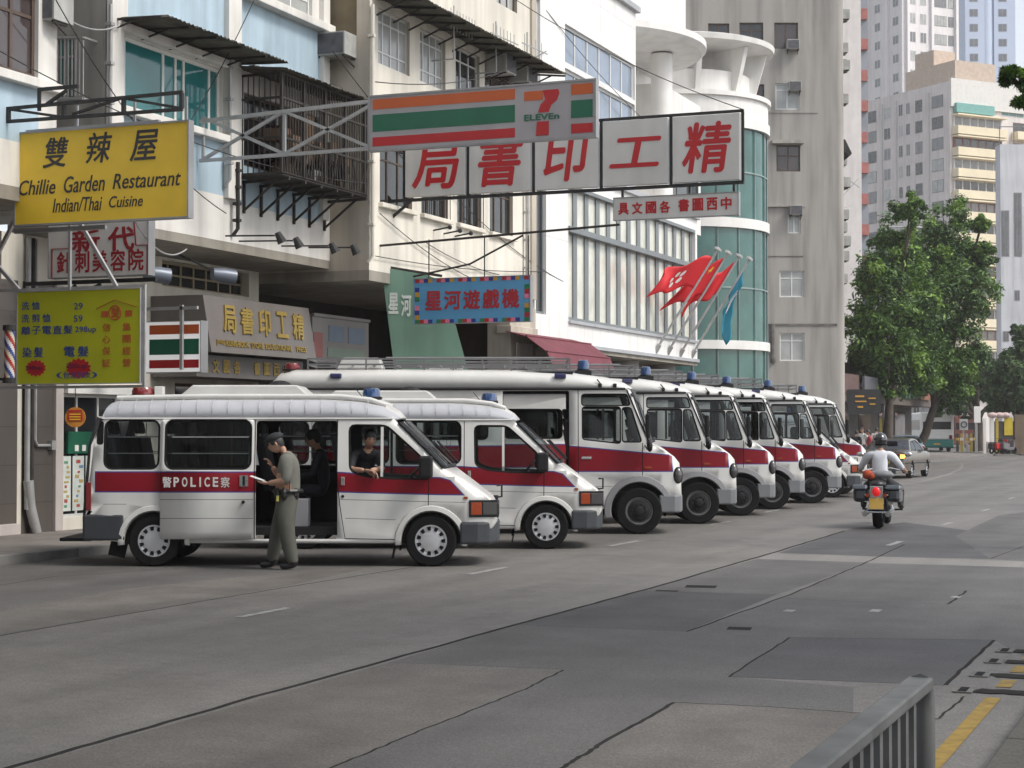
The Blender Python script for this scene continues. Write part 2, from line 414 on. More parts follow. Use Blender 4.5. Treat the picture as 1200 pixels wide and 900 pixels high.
# worn white lane dashes, yellow no-stopping line
mk = MB()
def dash(px, py, L=1.6, wdt=.1, ang=0):
    p = onG(px, py); mk.add([(p.x-wdt/2, p.y-L/2, .004), (p.x+wdt/2, p.y-L/2, .004), (p.x+wdt/2, p.y+L/2, .004), (p.x-wdt/2, p.y+L/2, .004)], [(0, 1, 2, 3)])
for x, y, L in ((310, 718, .95), (572, 669, 1.2), (732, 637, 1.4), (845, 613, 1.4), (905, 599, 1.4), (1048, 637, 1.1), (1110, 614, 1.1), (1155, 598, 1.1), (1185, 584, 1.1), (1120, 700, .2), (925, 716, .2), (1026, 716, .25)): dash(x, y, L)
struct(mk.build('lane_marking', LINEW))
mk = MB()
for y0, y1 in ((2, 12.1), (12.62, 13.0), (13.42, 13.8), (14.2, 14.5), (14.92, 60)):
    mk.add([(-1.54, y0, .004), (-1.44, y0, .004), (-1.44, y1, .004), (-1.54, y1, .004)], [(0, 1, 2, 3)])
struct(mk.build('yellow_line', LINEY))
# drain gratings across the gutter
for i, y in enumerate((12.38, 13.2, 14.0, 14.7)):
    t = thing('drain_grating', ('drain slot and tarred strip nearest the end of the railing', 'second drain slot along the yellow line', 'third drain slot along the yellow line', 'farthest drain slot along the yellow line')[i], 'drain', (-1.6, y, 0), 'drain slots along the right kerb')
    d = MB(); st_ = wob([(-1.64, y), (-1.12, y+.02)], 6, .02); q = strip(st_, .20); n = len(q)//2
    d.add([(a, c, .006) for a, c in q], [(k, k+1, 2*n-2-k, 2*n-1-k) for k in range(n-1)]); d.build('tar_strip', JOINT, t)
    d = MB()
    d.box(-1.78, -1.65, y-.13, y+.12, .002, .010, 0); d.build('slot_frame', KERBM, t)
    MB().box(-1.745, -1.69, y-.11, y+.08, .011, .014).build('slot', RUBBER, t)
# pavements with kerb stones
PAVER = pmat('pavement_asphalt_shade', (.072, .068, .060), .8, var=.25, scale=1.1, lane=.2, bump=.3)  # asphalt tone darkened further to hold the tree shade, kerb included
def kerbed(name, poly, z=.12, kerb=(), pm=None):
    b = MB(); b.prism([tuple(p) for p in poly], Fr((0, 0, 0), (1, 0, 0), (0, 0, 1), (0, 1, 0)), -z, .05)
    o = struct(b.build(name, pm or PAVE))
    for j, (p, q) in enumerate(kerb):
        p, q = V(p), V(q); L = (q-p).length; n = int(L/1.0)+1; k = MB(); d = (q-p).normalized(); nn = V((-d.y, d.x))
        for i in range(n):
            a = p+d*(i*L/n+.006); c = p+d*((i+1)*L/n-.006); m_ = (a+c)/2
            k.obox((m_.x, m_.y, .035), tuple(d*((c-a).length/2))+(0,), tuple(nn*.1)+(0,), (0, 0, .09+rnd.uniform(-.002, .002)))
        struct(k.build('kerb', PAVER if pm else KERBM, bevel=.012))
kerbed('pavement_left', [(-60, -12), (KERB_L-.1, -12), (KERB_L-.1, 124), (-19, 128), (-60, 128)], .115, [((KERB_L, -12), (KERB_L, 124))])
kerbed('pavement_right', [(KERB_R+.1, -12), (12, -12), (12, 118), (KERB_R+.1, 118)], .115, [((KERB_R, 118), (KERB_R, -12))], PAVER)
kerbed('pavement_far', [(-17, 150), (-13.2, 124.3), (40, 124.3), (40, 300), (-24, 300)], .115, [((40, 124.2), (-13.2, 124.2)), ((-13.3, 124.3), (-17.1, 150))])

# ------------------------------------------------------------ pedestrian railing
RAILM = pmat('railing_grey_paint', (.135, .14, .14), .5, metal=.2, var=.3, scale=6, streak=.25)
t = thing('railing', 'grey metal pedestrian railing with vertical bars along the near kerb', 'railing', (-.83, 4, .115))
Yr = onX(1079, 791, -.83).y; zr = onX(1079, 793, -.83).z
b = MB(); b.box(-.865, -.795, -3, Yr, zr-.035, zr, 0); b.build('top_rail', RAILM, t, bevel=.006)
b = MB(); b.tube([(-.83, Yr-.02, zr-.02), (-.83, Yr+.03, zr-.035), (-.83, Yr+.045, zr-.09), (-.83, Yr+.045, .1)], .032, 8); b.build('end_post', RAILM, t, smooth=50)
for i in range(26):
    y = Yr-.16-i*.125
    if i % 13 == 12: MB().box(-.855, -.805, y-.03, y+.03, .1, zr-.037).build('post', RAILM, t)
    else: MB().box(-.84, -.82, y-.02, y+.02, .2, zr-.037).build('bar', RAILM, t)
MB().box(-.85, -.81, -3, Yr+.02, .16, .2).build('bottom_rail', RAILM, t)
# ============================================================ vehicles
def mapside(hw, side, off=0.0):
    """(x, z) on a body side -> 3-D; side -1 = right (driver's) side"""
    return lambda x, z: (x, side*(hw(x, z)+off), z)
def cap(mb, st, hw, m=0, nu=9, edge_m=None, edge_n=2, glass=False):
    """skin spanning from one body side to the other; st: (xe, ze, xc, zc, power)"""
    us = [math.sin(PI/2*(-1+2*i/(2*nu))) for i in range(2*nu+1)]
    rows = []
    for xe, ze, xc, zc, p in st:
        h = hw(xe, ze); row = []
        for u in us:
            k = (1-abs(u)**p)**(1/p) if p < 9 else (1 if abs(u) < .999 else 0)
            row.append((xe+(xc-xe)*k, h*u, ze+(zc-ze)*k))
        rows.append(row)
    mb.grid(rows, m, flip=True, mf=(lambda i, k: edge_m if edge_m is not None and (k < edge_n or k >= 2*nu-edge_n) else m))
def ring_arch(mb, cx, cz, r0, r1, a0, a1, hw, off, m, sides=(-1, 1)):
    n = 20
    for side in sides:
        rows = []
        for r, o in ((r0-.02, -.03), (r0, off), (r1, off*.8), (r1+.012, -.004)):
            rows.append([mapside(hw, side, o)(cx+r*math.cos(R(a0+(a1-a0)*i/n)), cz+r*math.sin(R(a0+(a1-a0)*i/n))) for i in range(n+1)])
        mb.grid(rows, m, flip=(side < 0))
def make_wheel(parent, x, y, z, r, wd, out, kind):
    s = out; b = MB()
    prof = [(r*.60, -wd*.42), (r*.62, -wd*.5), (r*.93, -wd*.5), (r*.985, -wd*.42), (r, -wd*.3), (r, wd*.3), (r*.985, wd*.42), (r*.93, wd*.5), (r*.64, wd*.5), (r*.60, wd*.42)]
    b.lathe(prof, (x, y, z), (0, s, 0), 32)
    o = b.build('wheel', RUBBER, parent, smooth=40)
    d = MB()
    if kind == 'van':
        d.lathe([(r*.63, wd*.40), (r*.62, wd*.5), (r*.54, wd*.50), (r*.50, wd*.47), (r*.42, wd*.49), (r*.25, wd*.53), (0, wd*.53)], (x, y, z), (0, s, 0), 33)
        for k in range(11):
            a = 2*PI*k/11; c = V((x+math.cos(a)*r*.475, y+s*(wd*.485), z+math.sin(a)*r*.475))
            t1 = V((-math.sin(a), 0, math.cos(a))); rd = V((math.cos(a), 0, math.sin(a)))
            d.prism([(-.018, -.024), (.018, -.024), (.027, .026), (-.027, .026)], Fr(c+V((0, s*.012, 0)), t1, (0, s, 0), rd), 0, .02, 1)
        d.build('hubcap', [HUB, RUBBER], o, smooth=30)
    elif kind == 'truck':
        d.lathe([(r*.60, wd*.40), (r*.58, wd*.44), (r*.54, wd*.42), (r*.51, wd*.30), (r*.44, wd*.32), (r*.42, wd*.36)], (x, y, z), (0, s, 0), 32, 0)
        d.lathe([(r*.47, wd*.30), (r*.45, wd*.44), (r*.34, wd*.50), (r*.22, wd*.50), (r*.2, wd*.62), (r*.14, wd*.66), (0, wd*.66)], (x, y, z), (0, s, 0), 32, 1)
        for k in range(10):
            a = 2*PI*k/10; c = V((x+math.cos(a)*r*.30, y+s*wd*.51, z+math.sin(a)*r*.30)); d.ell(c, .016, .016, .016, 6, 1)
        d.build('rim', [pmat('rim_worn', (.16, .16, .16), .5, metal=.3, var=.25, scale=7), BLACK], o, smooth=35)
    else:
        d.lathe([(r*.66, wd*.40), (r*.64, wd*.48), (r*.58, wd*.42), (r*.2, wd*.40), (0, wd*.44)], (x, y, z), (0, s, 0), 24, 0)
        for k in range(7):
            a = 2*PI*k/7; c = V((x+math.cos(a)*r*.42, y+s*wd*.44, z+math.sin(a)*r*.42)); d.ell(c, .035, .012, .035, 8, 1)
        d.build('rim', [HUB, RUBBER], o, smooth=35)
    MB().lathe([(0, -wd*.3), (r*.6, -wd*.3), (r*.6, -wd*.2), (0, -wd*.2)], (x, y, z), (0, s, 0), 16).build('brake_disc', BLACK, o)
    return o
def glass_poly(parent, name, poly, fn, mat, inset=.012):
    o = MB().panel(poly, fn=lambda x, z: (V(fn(x, z))-V((0, math.copysign(inset, fn(x, z)[1]), 0))), lines=()).build(name, mat, parent); return o
def seat(parent, x, y, z, w_=.5, h=.75, dep=.48, name='seat', mat=None):
    b = MB(); b.box(x-dep/2, x+dep/2, y-w_/2, y+w_/2, z-.13, z+.02)
    F = Fr((x-dep/2, y, z), (0, 1, 0), (1, 0, 0), (-.18, 0, 1)); b.fbox(F, -w_/2, w_/2, .0, h, -.02, .1)
    b.fbox(F, -w_*.28, w_*.28, h+.03, h+.2, 0, .08); b.box(x-.15, x+.15, y-.15, y+.15, z-.42, z-.13)
    return b.build(name, mat or SEATM, parent, bevel=.03)
def steering(parent, x, y, z, tilt=.7):
    b = MB(); F = Fr((x, y, z), (0, 1, 0), (-math.cos(tilt), 0, math.sin(tilt)), (math.sin(tilt), 0, math.cos(tilt)))
    b.tube([F(.19*math.cos(t*PI/10), .19*math.sin(t*PI/10)) for t in range(21)], .014, 6)
    for a in (20, 160, 270): b.bar(F(0, 0), F(.19*math.cos(R(a)), .19*math.sin(R(a))), .03, .015)
    b.tube([F(0, 0), F(0, 0, .5)], .025, 6); return b.build('steering_wheel', BLACK, parent)
def beacon(parent, x, y, z, mat, r=.075, h=.15, name='beacon'):
    o = MB().lathe([(0, -.03), (r*1.1, -.03), (r*1.1, 0), (0, 0)], (x, y, z), n=16).build('beacon_base', BLACK, parent)
    MB().lathe([(r, 0), (r*1.0, h*.5), (r*.86, h*.92), (r*.6, h), (0, h)], (x, y, z), n=18).build(name, mat, parent, smooth=40)

# ------------------------------------------------------------ police van
def van_hw(x, z):
    h = .955
    if z < .55: h -= .03*((.55-z)/.25)**2*.5
    if z > 1.15: h -= .085*min(1, (z-1.15)/.75)
    if x > -.1: h -= .13*((x+.1)/.95)**2
    if x < -4.0: h -= .05*((-4.0-x)/.4)**2
    return h
def make_van(open_door):
    t = thing('police_van', '', 'police van', group='police vans parked side by side', world=False)
    st0, st1 = .965, 1.205
    side = [(-4.36, .34), (-4.40, .66), (-4.38, .95), (-4.34, 1.55), (-4.25, 1.9), (-3, 1.9), (-2, 1.9), (-1, 1.9), (-.47, 1.89), (-.42, 1.83), (.16, 1.25), (.45, 1.06), (.73, .86), (.79, .74), (.80, .57), (.62, .36)]
    fa = arc(0, .32, .40, 0, 180, 14); ra = arc(-3.55, .32, .40, 0, 180, 14)
    side += [(.40, .32)]+fa[1:-1]+[(-.40, .32), (-.5, .30), (-3.1, .30), (-3.15, .32)]+ra[1:-1]+[(-3.95, .32)]
    wq = rr(-4.185, 1.265, -3.51, 1.865, .09)           # rear quarter window
    wm = rr(-3.42, 1.265, -2.33, 1.865, .09)            # middle window (behind the slid door)
    ws = rr(-2.19, 1.265, -1.27, 1.865, .09)            # sliding door window
    door = rpoly([(-2.25, .35), (-1.20, .35), (-1.20, 1.87), (-2.25, 1.87)], .05)
    wc = rpoly([(-1.04, 1.80), (-.58, 1.795), (-.14, 1.40), (-.01, 1.20), (-.03, 1.135), (-.5, 1.14), (-.85, 1.17), (-1.03, 1.235)], .07)
    def regs(right):
        L = []
        stripe = [(-4.30, st0), (-4.30, st1), (-1.25, st1), (-.55, st1-.05), (.12, st1-.075), (.24, st1-.11), (.40, st0-.04), (.1, st0-.035), (-1.2, st0)]
        L.append((grow(stripe, .016), 2)); L.append((stripe, 1))
        for wnd in (wq, wm, ws, wc): L.append((grow(wnd, .026), 3))
        L.append((rr(-4.305, 1.56, -4.215, 1.865, .03, 2), 3))
        def seam(*pts, w_=.012): L.append((strip(pts, w_), 3))
        seam((-1.205, 1.88), (-1.205, 1.15), (-1.17, .80), (-1.10, .36), (-.42, .345)); seam((-.03, 1.13), (-.035, .72))
        seam((-4.20, .80), (-3.9, .80), w_=.006); seam((-1.15, .86), (.45, .82), w_=.006); seam((-1.1, .62), (-.45, .60), w_=.006)
        seam((-2.26, 1.885), (-2.26, .36), (-1.22, .36))
        seam((-3.45, 1.885), (-3.45, .75), w_=.01)
        return L
    b = MB(); zl = [[(-5, z), (2, z)] for z in (.45, .55, .85, 1.15, 1.5)]+[[(x, 0), (x, 2.5)] for x in (-4.2, -4.1, -.1, .1, .3, .5, .65)]
    for s in (-1, 1):
        holes = [wq, wm, wc]
        if s < 0 and open_door: holes.append(door)
        else: holes.append(ws)
        rg = regs(s < 0)
        if s < 0 and open_door: rg = [r for i, r in enumerate(rg) if i != 4]
        b.panel(side, holes, rg, mapside(van_hw, s), lines=zl, flip=(s > 0))
    roof = [(-4.25, 1.9, -4.18, 1.92, 2.6), (-4.245, 1.9, -4.17, 2.13, 2.8), (-4.2, 1.9, -4.06, 2.18, 2.8), (-3, 1.9, -3, 2.2, 2.8), (-1.4, 1.9, -1.4, 2.2, 2.8), (-.95, 1.9, -.93, 2.17, 2.7), (-.7, 1.9, -.62, 2.10, 2.5), (-.55, 1.895, -.46, 2.0, 2.3), (-.47, 1.89, -.38, 1.91, 2.2)]
    cap(b, roof, van_hw, 0, edge_m=5, edge_n=4)
    cap(b, [(.16, 1.25, .27, 1.265, 2.3), (.45, 1.06, .52, 1.075, 2.4), (.73, .86, .785, .868, 2.8), (.79, .74, .845, .76, 2.8), (.80, .57, .85, .56, 2.8), (.62, .36, .76, .36, 2.8)], van_hw, 0)
    cap(b, [(-4.36, .34, -4.46, .34, 4), (-4.40, .66, -4.47, .66, 4), (-4.38, .95, -4.45, .95, 4), (-4.34, 1.55, -4.41, 1.55, 4), (-4.25, 1.9, -4.30, 1.92, 4)][::-1], van_hw, 0)
    ring_arch(b, 0, .32, .40, .455, -8, 186, van_hw, .018, 0); ring_arch(b, -3.55, .32, .40, .455, -6, 186, van_hw, .018, 0)
    for s in (-1, 1):                                     # gutter, rubbing crease, ribs of the raised roof, roof edge rail
        MB().tube([mapside(van_hw, s, .008)(x, 1.897) for x in (-4.25, -3, -2, -1, -.5)], .013, 6, 0).build('gutter', VWHITE, t)
        rb_ = MB()
        for i in range(17): x = -4.02+i*.2; rb_.tube([(x, s*(van_hw(x, 1.9)-.004), 1.96), (x, s*(van_hw(x, 1.9)-.010), 2.03), (x, s*(van_hw(x, 1.9)-.070), 2.115), (x, s*(van_hw(x, 1.9)-.16), 2.152)], .0035, 6)
        rb_.build('roof_rib', VGREY, t)
        MB().tube([(-4.1, s*.62, 2.165), (-3, s*.62, 2.185), (-1.2, s*.62, 2.185), (-.8, s*.62, 2.14), (-.6, s*.6, 2.07)], .035, 8, 0).build('roof_rail', VWHITE, t, smooth=60)
    body = b.build('body', [VWHITE, VRED, VBLUE, RUBBER, BLACK, VGREY, LINING], t, smooth=38, solid=.035, mo=9)
    # glass
    for s in (-1, 1):
        fn = mapside(van_hw, s)
        glass_poly(t, 'window', wq, fn, VGLASS); glass_poly(t, 'window', wm, fn, VGLASS)
        if not (s < 0 and open_door): glass_poly(t, 'window', ws, fn, VGLASS)
        if s < 0 and open_door:
            gq = [(-.62, 1.145), (-.62, 1.79), (-.58, 1.795), (-.14, 1.40), (-.01, 1.20), (-.03, 1.135)]
            glass_poly(t, 'window', gq, fn, VGLASS)
        else: glass_poly(t, 'window', wc, fn, VGLASS)
        MB().bar((-.63, s*.93, 1.15), (-.63, s*.885, 1.79), .035, .02).build('window_post', VWHITE if s < 0 else BLACK, t)
        g = MB(); g2 = MB()
        for (x0, x1) in ((-4.17, -3.52), (-3.40, -2.35)) + (() if s < 0 and open_door else ((-2.17, -1.29),)):
            for z in (1.45, 1.66): g.bar((x0, s*(van_hw(-2, z)-.06), z), (x1, s*(van_hw(-2, z)-.06), z), .012)
            k = int((x1-x0)/.16)
            for i in range(1, k): x = x0+(x1-x0)*i/k; g2.bar((x, s*(van_hw(-2, 1.28)-.065), 1.28), (x, s*(van_hw(-2, 1.85)-.065), 1.85), .005)
        g.build('window_grille', STEEL, t); g2.build('window_mesh', BLACK, t)
    w_ = MB(); cap(w_, [(-.43, 1.84, -.33, 1.87, 2.4), (-.14, 1.55, 0, 1.58, 2.4), (.15, 1.26, .27, 1.275, 2.4)], van_hw, 0); w_.build('windscreen', VGLASS, t, smooth=60)
    MB().tube([(.17, -.80, 1.27), (.245, -.5, 1.28), (.27, 0, 1.285), (.245, .5, 1.28), (.17, .80, 1.27)], .03, 6).build('wiper_cowl', BLACK, t)
    wp = MB(); wp.bar((.29, -.55, 1.32), (.02, -.66, 1.60), .02); wp.bar((.33, -.05, 1.32), (.06, -.35, 1.60), .02); wp.build('wiper', BLACK, t)
    for s in (-1, 1):                                     # dark edge along the windscreen pillar
        MB().tube([(-.42, s*(van_hw(-.42, 1.84)+.002), 1.845), (-.13, s*(van_hw(-.1, 1.55)+.002), 1.56), (.16, s*(van_hw(.16, 1.25)+.002), 1.265)], .016, 6).build('windscreen_seal', RUBBER, t)
    # lower dark parts
    plan = [(.37, -.960), (.60, -.935), (.75, -.86), (.85, -.55), (.875, 0), (.85, .55), (.75, .86), (.60, .935), (.37, .960), (.40, .6), (.40, -.6)]
    MB().prism(plan, Fr((0, 0, 0), (1, 0, 0), (0, 0, 1), (0, 1, 0)), -.57, -.285).build('front_bumper', DGREY, t, bevel=.03)
    plan = [(-4.47, -.93), (-4.0, -.965), (-3.93, -.965), (-3.93, .965), (-4.47, .93), (-4.52, .6), (-4.52, -.6)]
    MB().prism(plan, Fr((0, 0, 0), (1, 0, 0), (0, 0, 1), (0, 1, 0)), -.67, -.33).build('rear_bumper', DGREY, t, bevel=.03)
    MB().box(-4.86, -4.45, -.55, .55, .30, .345).build('rear_step', BLACK, t, bevel=.01)
    gr = MB(); gr.box(.78, .868, -.5, .5, .60, .80); gr.build('grille', BLACK, t, bevel=.02)
    for s in (-1, 1):
        a, c = V((.50, s*(van_hw(.5, .75)+.012), 0)), V((.85, s*(van_hw(.85, .75)+.012), 0)); d = (c-a).normalized(); N = V((d.y, -d.x, 0))*(-s if s > 0 else 1)
        N = V((-d.y*s, d.x*s, 0)) if False else (V((d.y, -d.x, 0)) if s < 0 else V((-d.y, d.x, 0)))
        F = Fr(a, d if s < 0 else -d, N); L = (c-a).length; sg = 1 if s < 0 else -1
        hl = MB()
        def seg(p0, p1, z0, z1, dd, m): hl.fbox(F, min(p0*sg, p1*sg), max(p0*sg, p1*sg), z0, z1, -dd, .08, m)
        seg(-.01, L, .63, .85, .008, 3); seg(.01, .150, .66, .82, .016, 0); seg(.165, L-.01, .66, .82, .016, 1)
        hl.build('headlight', [AMBER, CLEARL, REDL, BLACK], t, bevel=.006)
        MB().box(.42, .47, s*(van_hw(.43, .9)-.01), s*(van_hw(.43, .9)+.012), .865, .895).build('side_repeater', AMBER, t)
        tl = MB(); tl.box(-4.43, -4.36, s*(.935), s*.80, .72, 1.08); tl.build('tail_light', REDL, t, bevel=.008)
        mr = MB(); mr.box(-.14, .03, s*1.02, s*1.24, 1.14, 1.42); o = mr.build('mirror', BLACK, t, bevel=.03)
        MB().bar((-.05, s*.93, 1.2), (-.05, s*1.04, 1.24), .09, .12).build('mirror_arm', BLACK, o)
        MB().box(-1.155, -1.105, s*.952, s*.975, 1.04, 1.15).build('door_handle', CHROME, t, bevel=.006)
        MB().tube([(-1.13, s*.95, .90), (-1.13, s*.965, .90)], .02, 10).build('fuel_cap', BLACK, t)
        MB().bar((-.46, s*.8, .30), (-.50, s*.8, .10), .02, .22).build('mud_flap', RUBBER, t)
        MB().bar((-4.02, s*.8, .30), (-4.06, s*.8, .12), .02, .22).build('mud_flap', RUBBER, t)
        make_wheel(t, 0, s*.845, .33, .33, .2, s, 'van'); make_wheel(t, -3.55, s*.845, .33, .33, .2, s, 'van')
    MB().tube([(.82, .35, .84), (.90, .35, .85), (.90, .35, 1.0), (.83, .35, 1.0)], .016, 6).build('bonnet_hook', BLACK, t)
    # roof kit
    rb = MB(); rb.prism([(-3.32, 2.20), (-1.62, 2.20), (-1.78, 2.34), (-3.15, 2.34)], FY(-.45), 0, .9); 
    o = rb.build('roof_duct', VWHITE, t, bevel=.02)
    MB().ell((-2.05, -.1, 2.34), .16, .2, .07, 12).build('roof_vent', BLACK, t)
    beacon(t, -.85, .15, 2.185, BLUEL, .12, .13); 
    MB().box(-.985, -.715, .03, .27, 2.16, 2.195).build('beacon_plate', BLACK, t)
    beacon(t, -3.88, -.05, 2.22, REDL, .15, .10)
    MB().box(-3.72, -3.60, -.12, .02, 2.19, 2.33).build('horn_speaker', VWHITE, t, bevel=.01)
    MB().tube([(-.95, .35, 2.15), (-1.1, .38, 2.33)], .006, 5).build('aerial', BLACK, t)
    # inside
    MB().box(-4.3, .3, -.86, .86, .40, .50).build('floor', LINING, t)
    MB().box(.0, .34, -.80, .80, .75, 1.17).build('dashboard', BLACK, t, bevel=.05)
    MB().box(-.9, .3, -.84, .84, .30, .42).build('cab_floor', LINING, t)
    MB().box(.3, .42, -.78, .78, .45, 1.10).build('firewall', BLACK, t)
    MB().box(-3.95, -3.15, -.86, .86, .28, .80).build('wheel_housing', LINING, t)
    MB().box(-.42, .42, -.70, .70, .28, .8).build('engine_bay', BLACK, t)
    steering(t, -.28, -.42, 1.15); seat(t, -.85, -.45, .95); seat(t, -.85, .45, .95, .6)
    for x in (-1.95, -2.75, -3.6): seat(t, x, .45, .93, .75)
    for x in (-3.0, -3.75): seat(t, x, -.45, .93, .75)
    MB().box(-1.9, -1.6, -.75, -.45, .5, .86).build('stowage_box', pmat('box_grey', (.3, .3, .32), .6), t, bevel=.01)
    # sliding door
    off = .055 if open_door else .004; sh = -1.21 if open_door else 0
    fn = mapside(lambda x, z: van_hw(-2, z), -1, off)
    if open_door:
        dp = rpoly([(-2.25+sh, .355), (-1.065+sh, .355), (-1.065+sh, 1.885), (-2.25+sh, 1.885)], .03)
        dw = rr(-2.18+sh, 1.265, -1.11+sh, 1.865, .09); x0, x1 = -2.25+sh, -1.065+sh
        db = MB(); db.panel(dp, [dw], [([(x0, st0-.016), (x1, st0-.016), (x1, st1+.016), (x0, st1+.016)], 2), ([(x0, st0), (x1, st0), (x1, st1), (x0, st1)], 1), (grow(dw, .026), 3),
            (strip([(x0, .62), (x1, .62)], .006), 3), (strip([(x0, .86), (x1, .86)], .006), 3)], fn, lines=[[(-5, z), (0, z)] for z in (.45, .55, .85, 1.15, 1.5)])
        d_ = db.build('sliding_door', [VWHITE, VRED, VBLUE, RUBBER, LINING], t, smooth=38, solid=.04, mo=9)
        glass_poly(d_, 'window', dw, fn, VGLASS)
        F = Fr((0, -.955-off, 0), (1, 0, 0), (0, -1, 0)); tx = MB(); a = x0+.03
        ws_ = [('警', .115), ('P', .088), ('O', .088), ('L', .088), ('I', .05), ('C', .088), ('E', .088), ('察', .115)]
        for ch, cw in ws_:
            if ch in '警察': tx.text(ch, F, a, 1.015, a+cw, 1.15, bold=.012)
            elif ch == 'I': tx.text(ch, F, a+.012, 1.022, a+.033, 1.147, bold=.03)
            else: tx.text(ch, F, a+.006, 1.022, a+cw-.012, 1.147, bold=.03)
            a += cw+.020
        tx.build('lettering', VWHITE, d_)
        hd = MB(); hd.box(x1-.17, x1-.06, -.955-off-.006, -.955-off, 1.03, 1.17, 0); hd.box(x1-.13, x1-.10, -.955-off-.014, -.955-off-.005, 1.04, 1.16, 1); hd.build('door_handle', [CHROME, BLACK], d_)
        g = MB()
        for z in (1.45, 1.66): g.bar((dw[0][0]-1.0, -.92-off+.02, z), (dw[0][0]-.02, -.92-off+.02, z), .014)
        g2 = MB()
        for i in range(6): x = -3.33+i*.19; g2.bar((x, -.91-off+.02, 1.28), (x, -.86-off+.02, 1.85), .006)
        g2.build('window_mesh', BLACK, d_)
        g.build('window_grille', STEEL, d_)
        MB().tube([(x1-.12, -.96-off, .83), (x1-.12, -.975-off, .83)], .022, 10).build('lock', BLACK, d_)
    return t
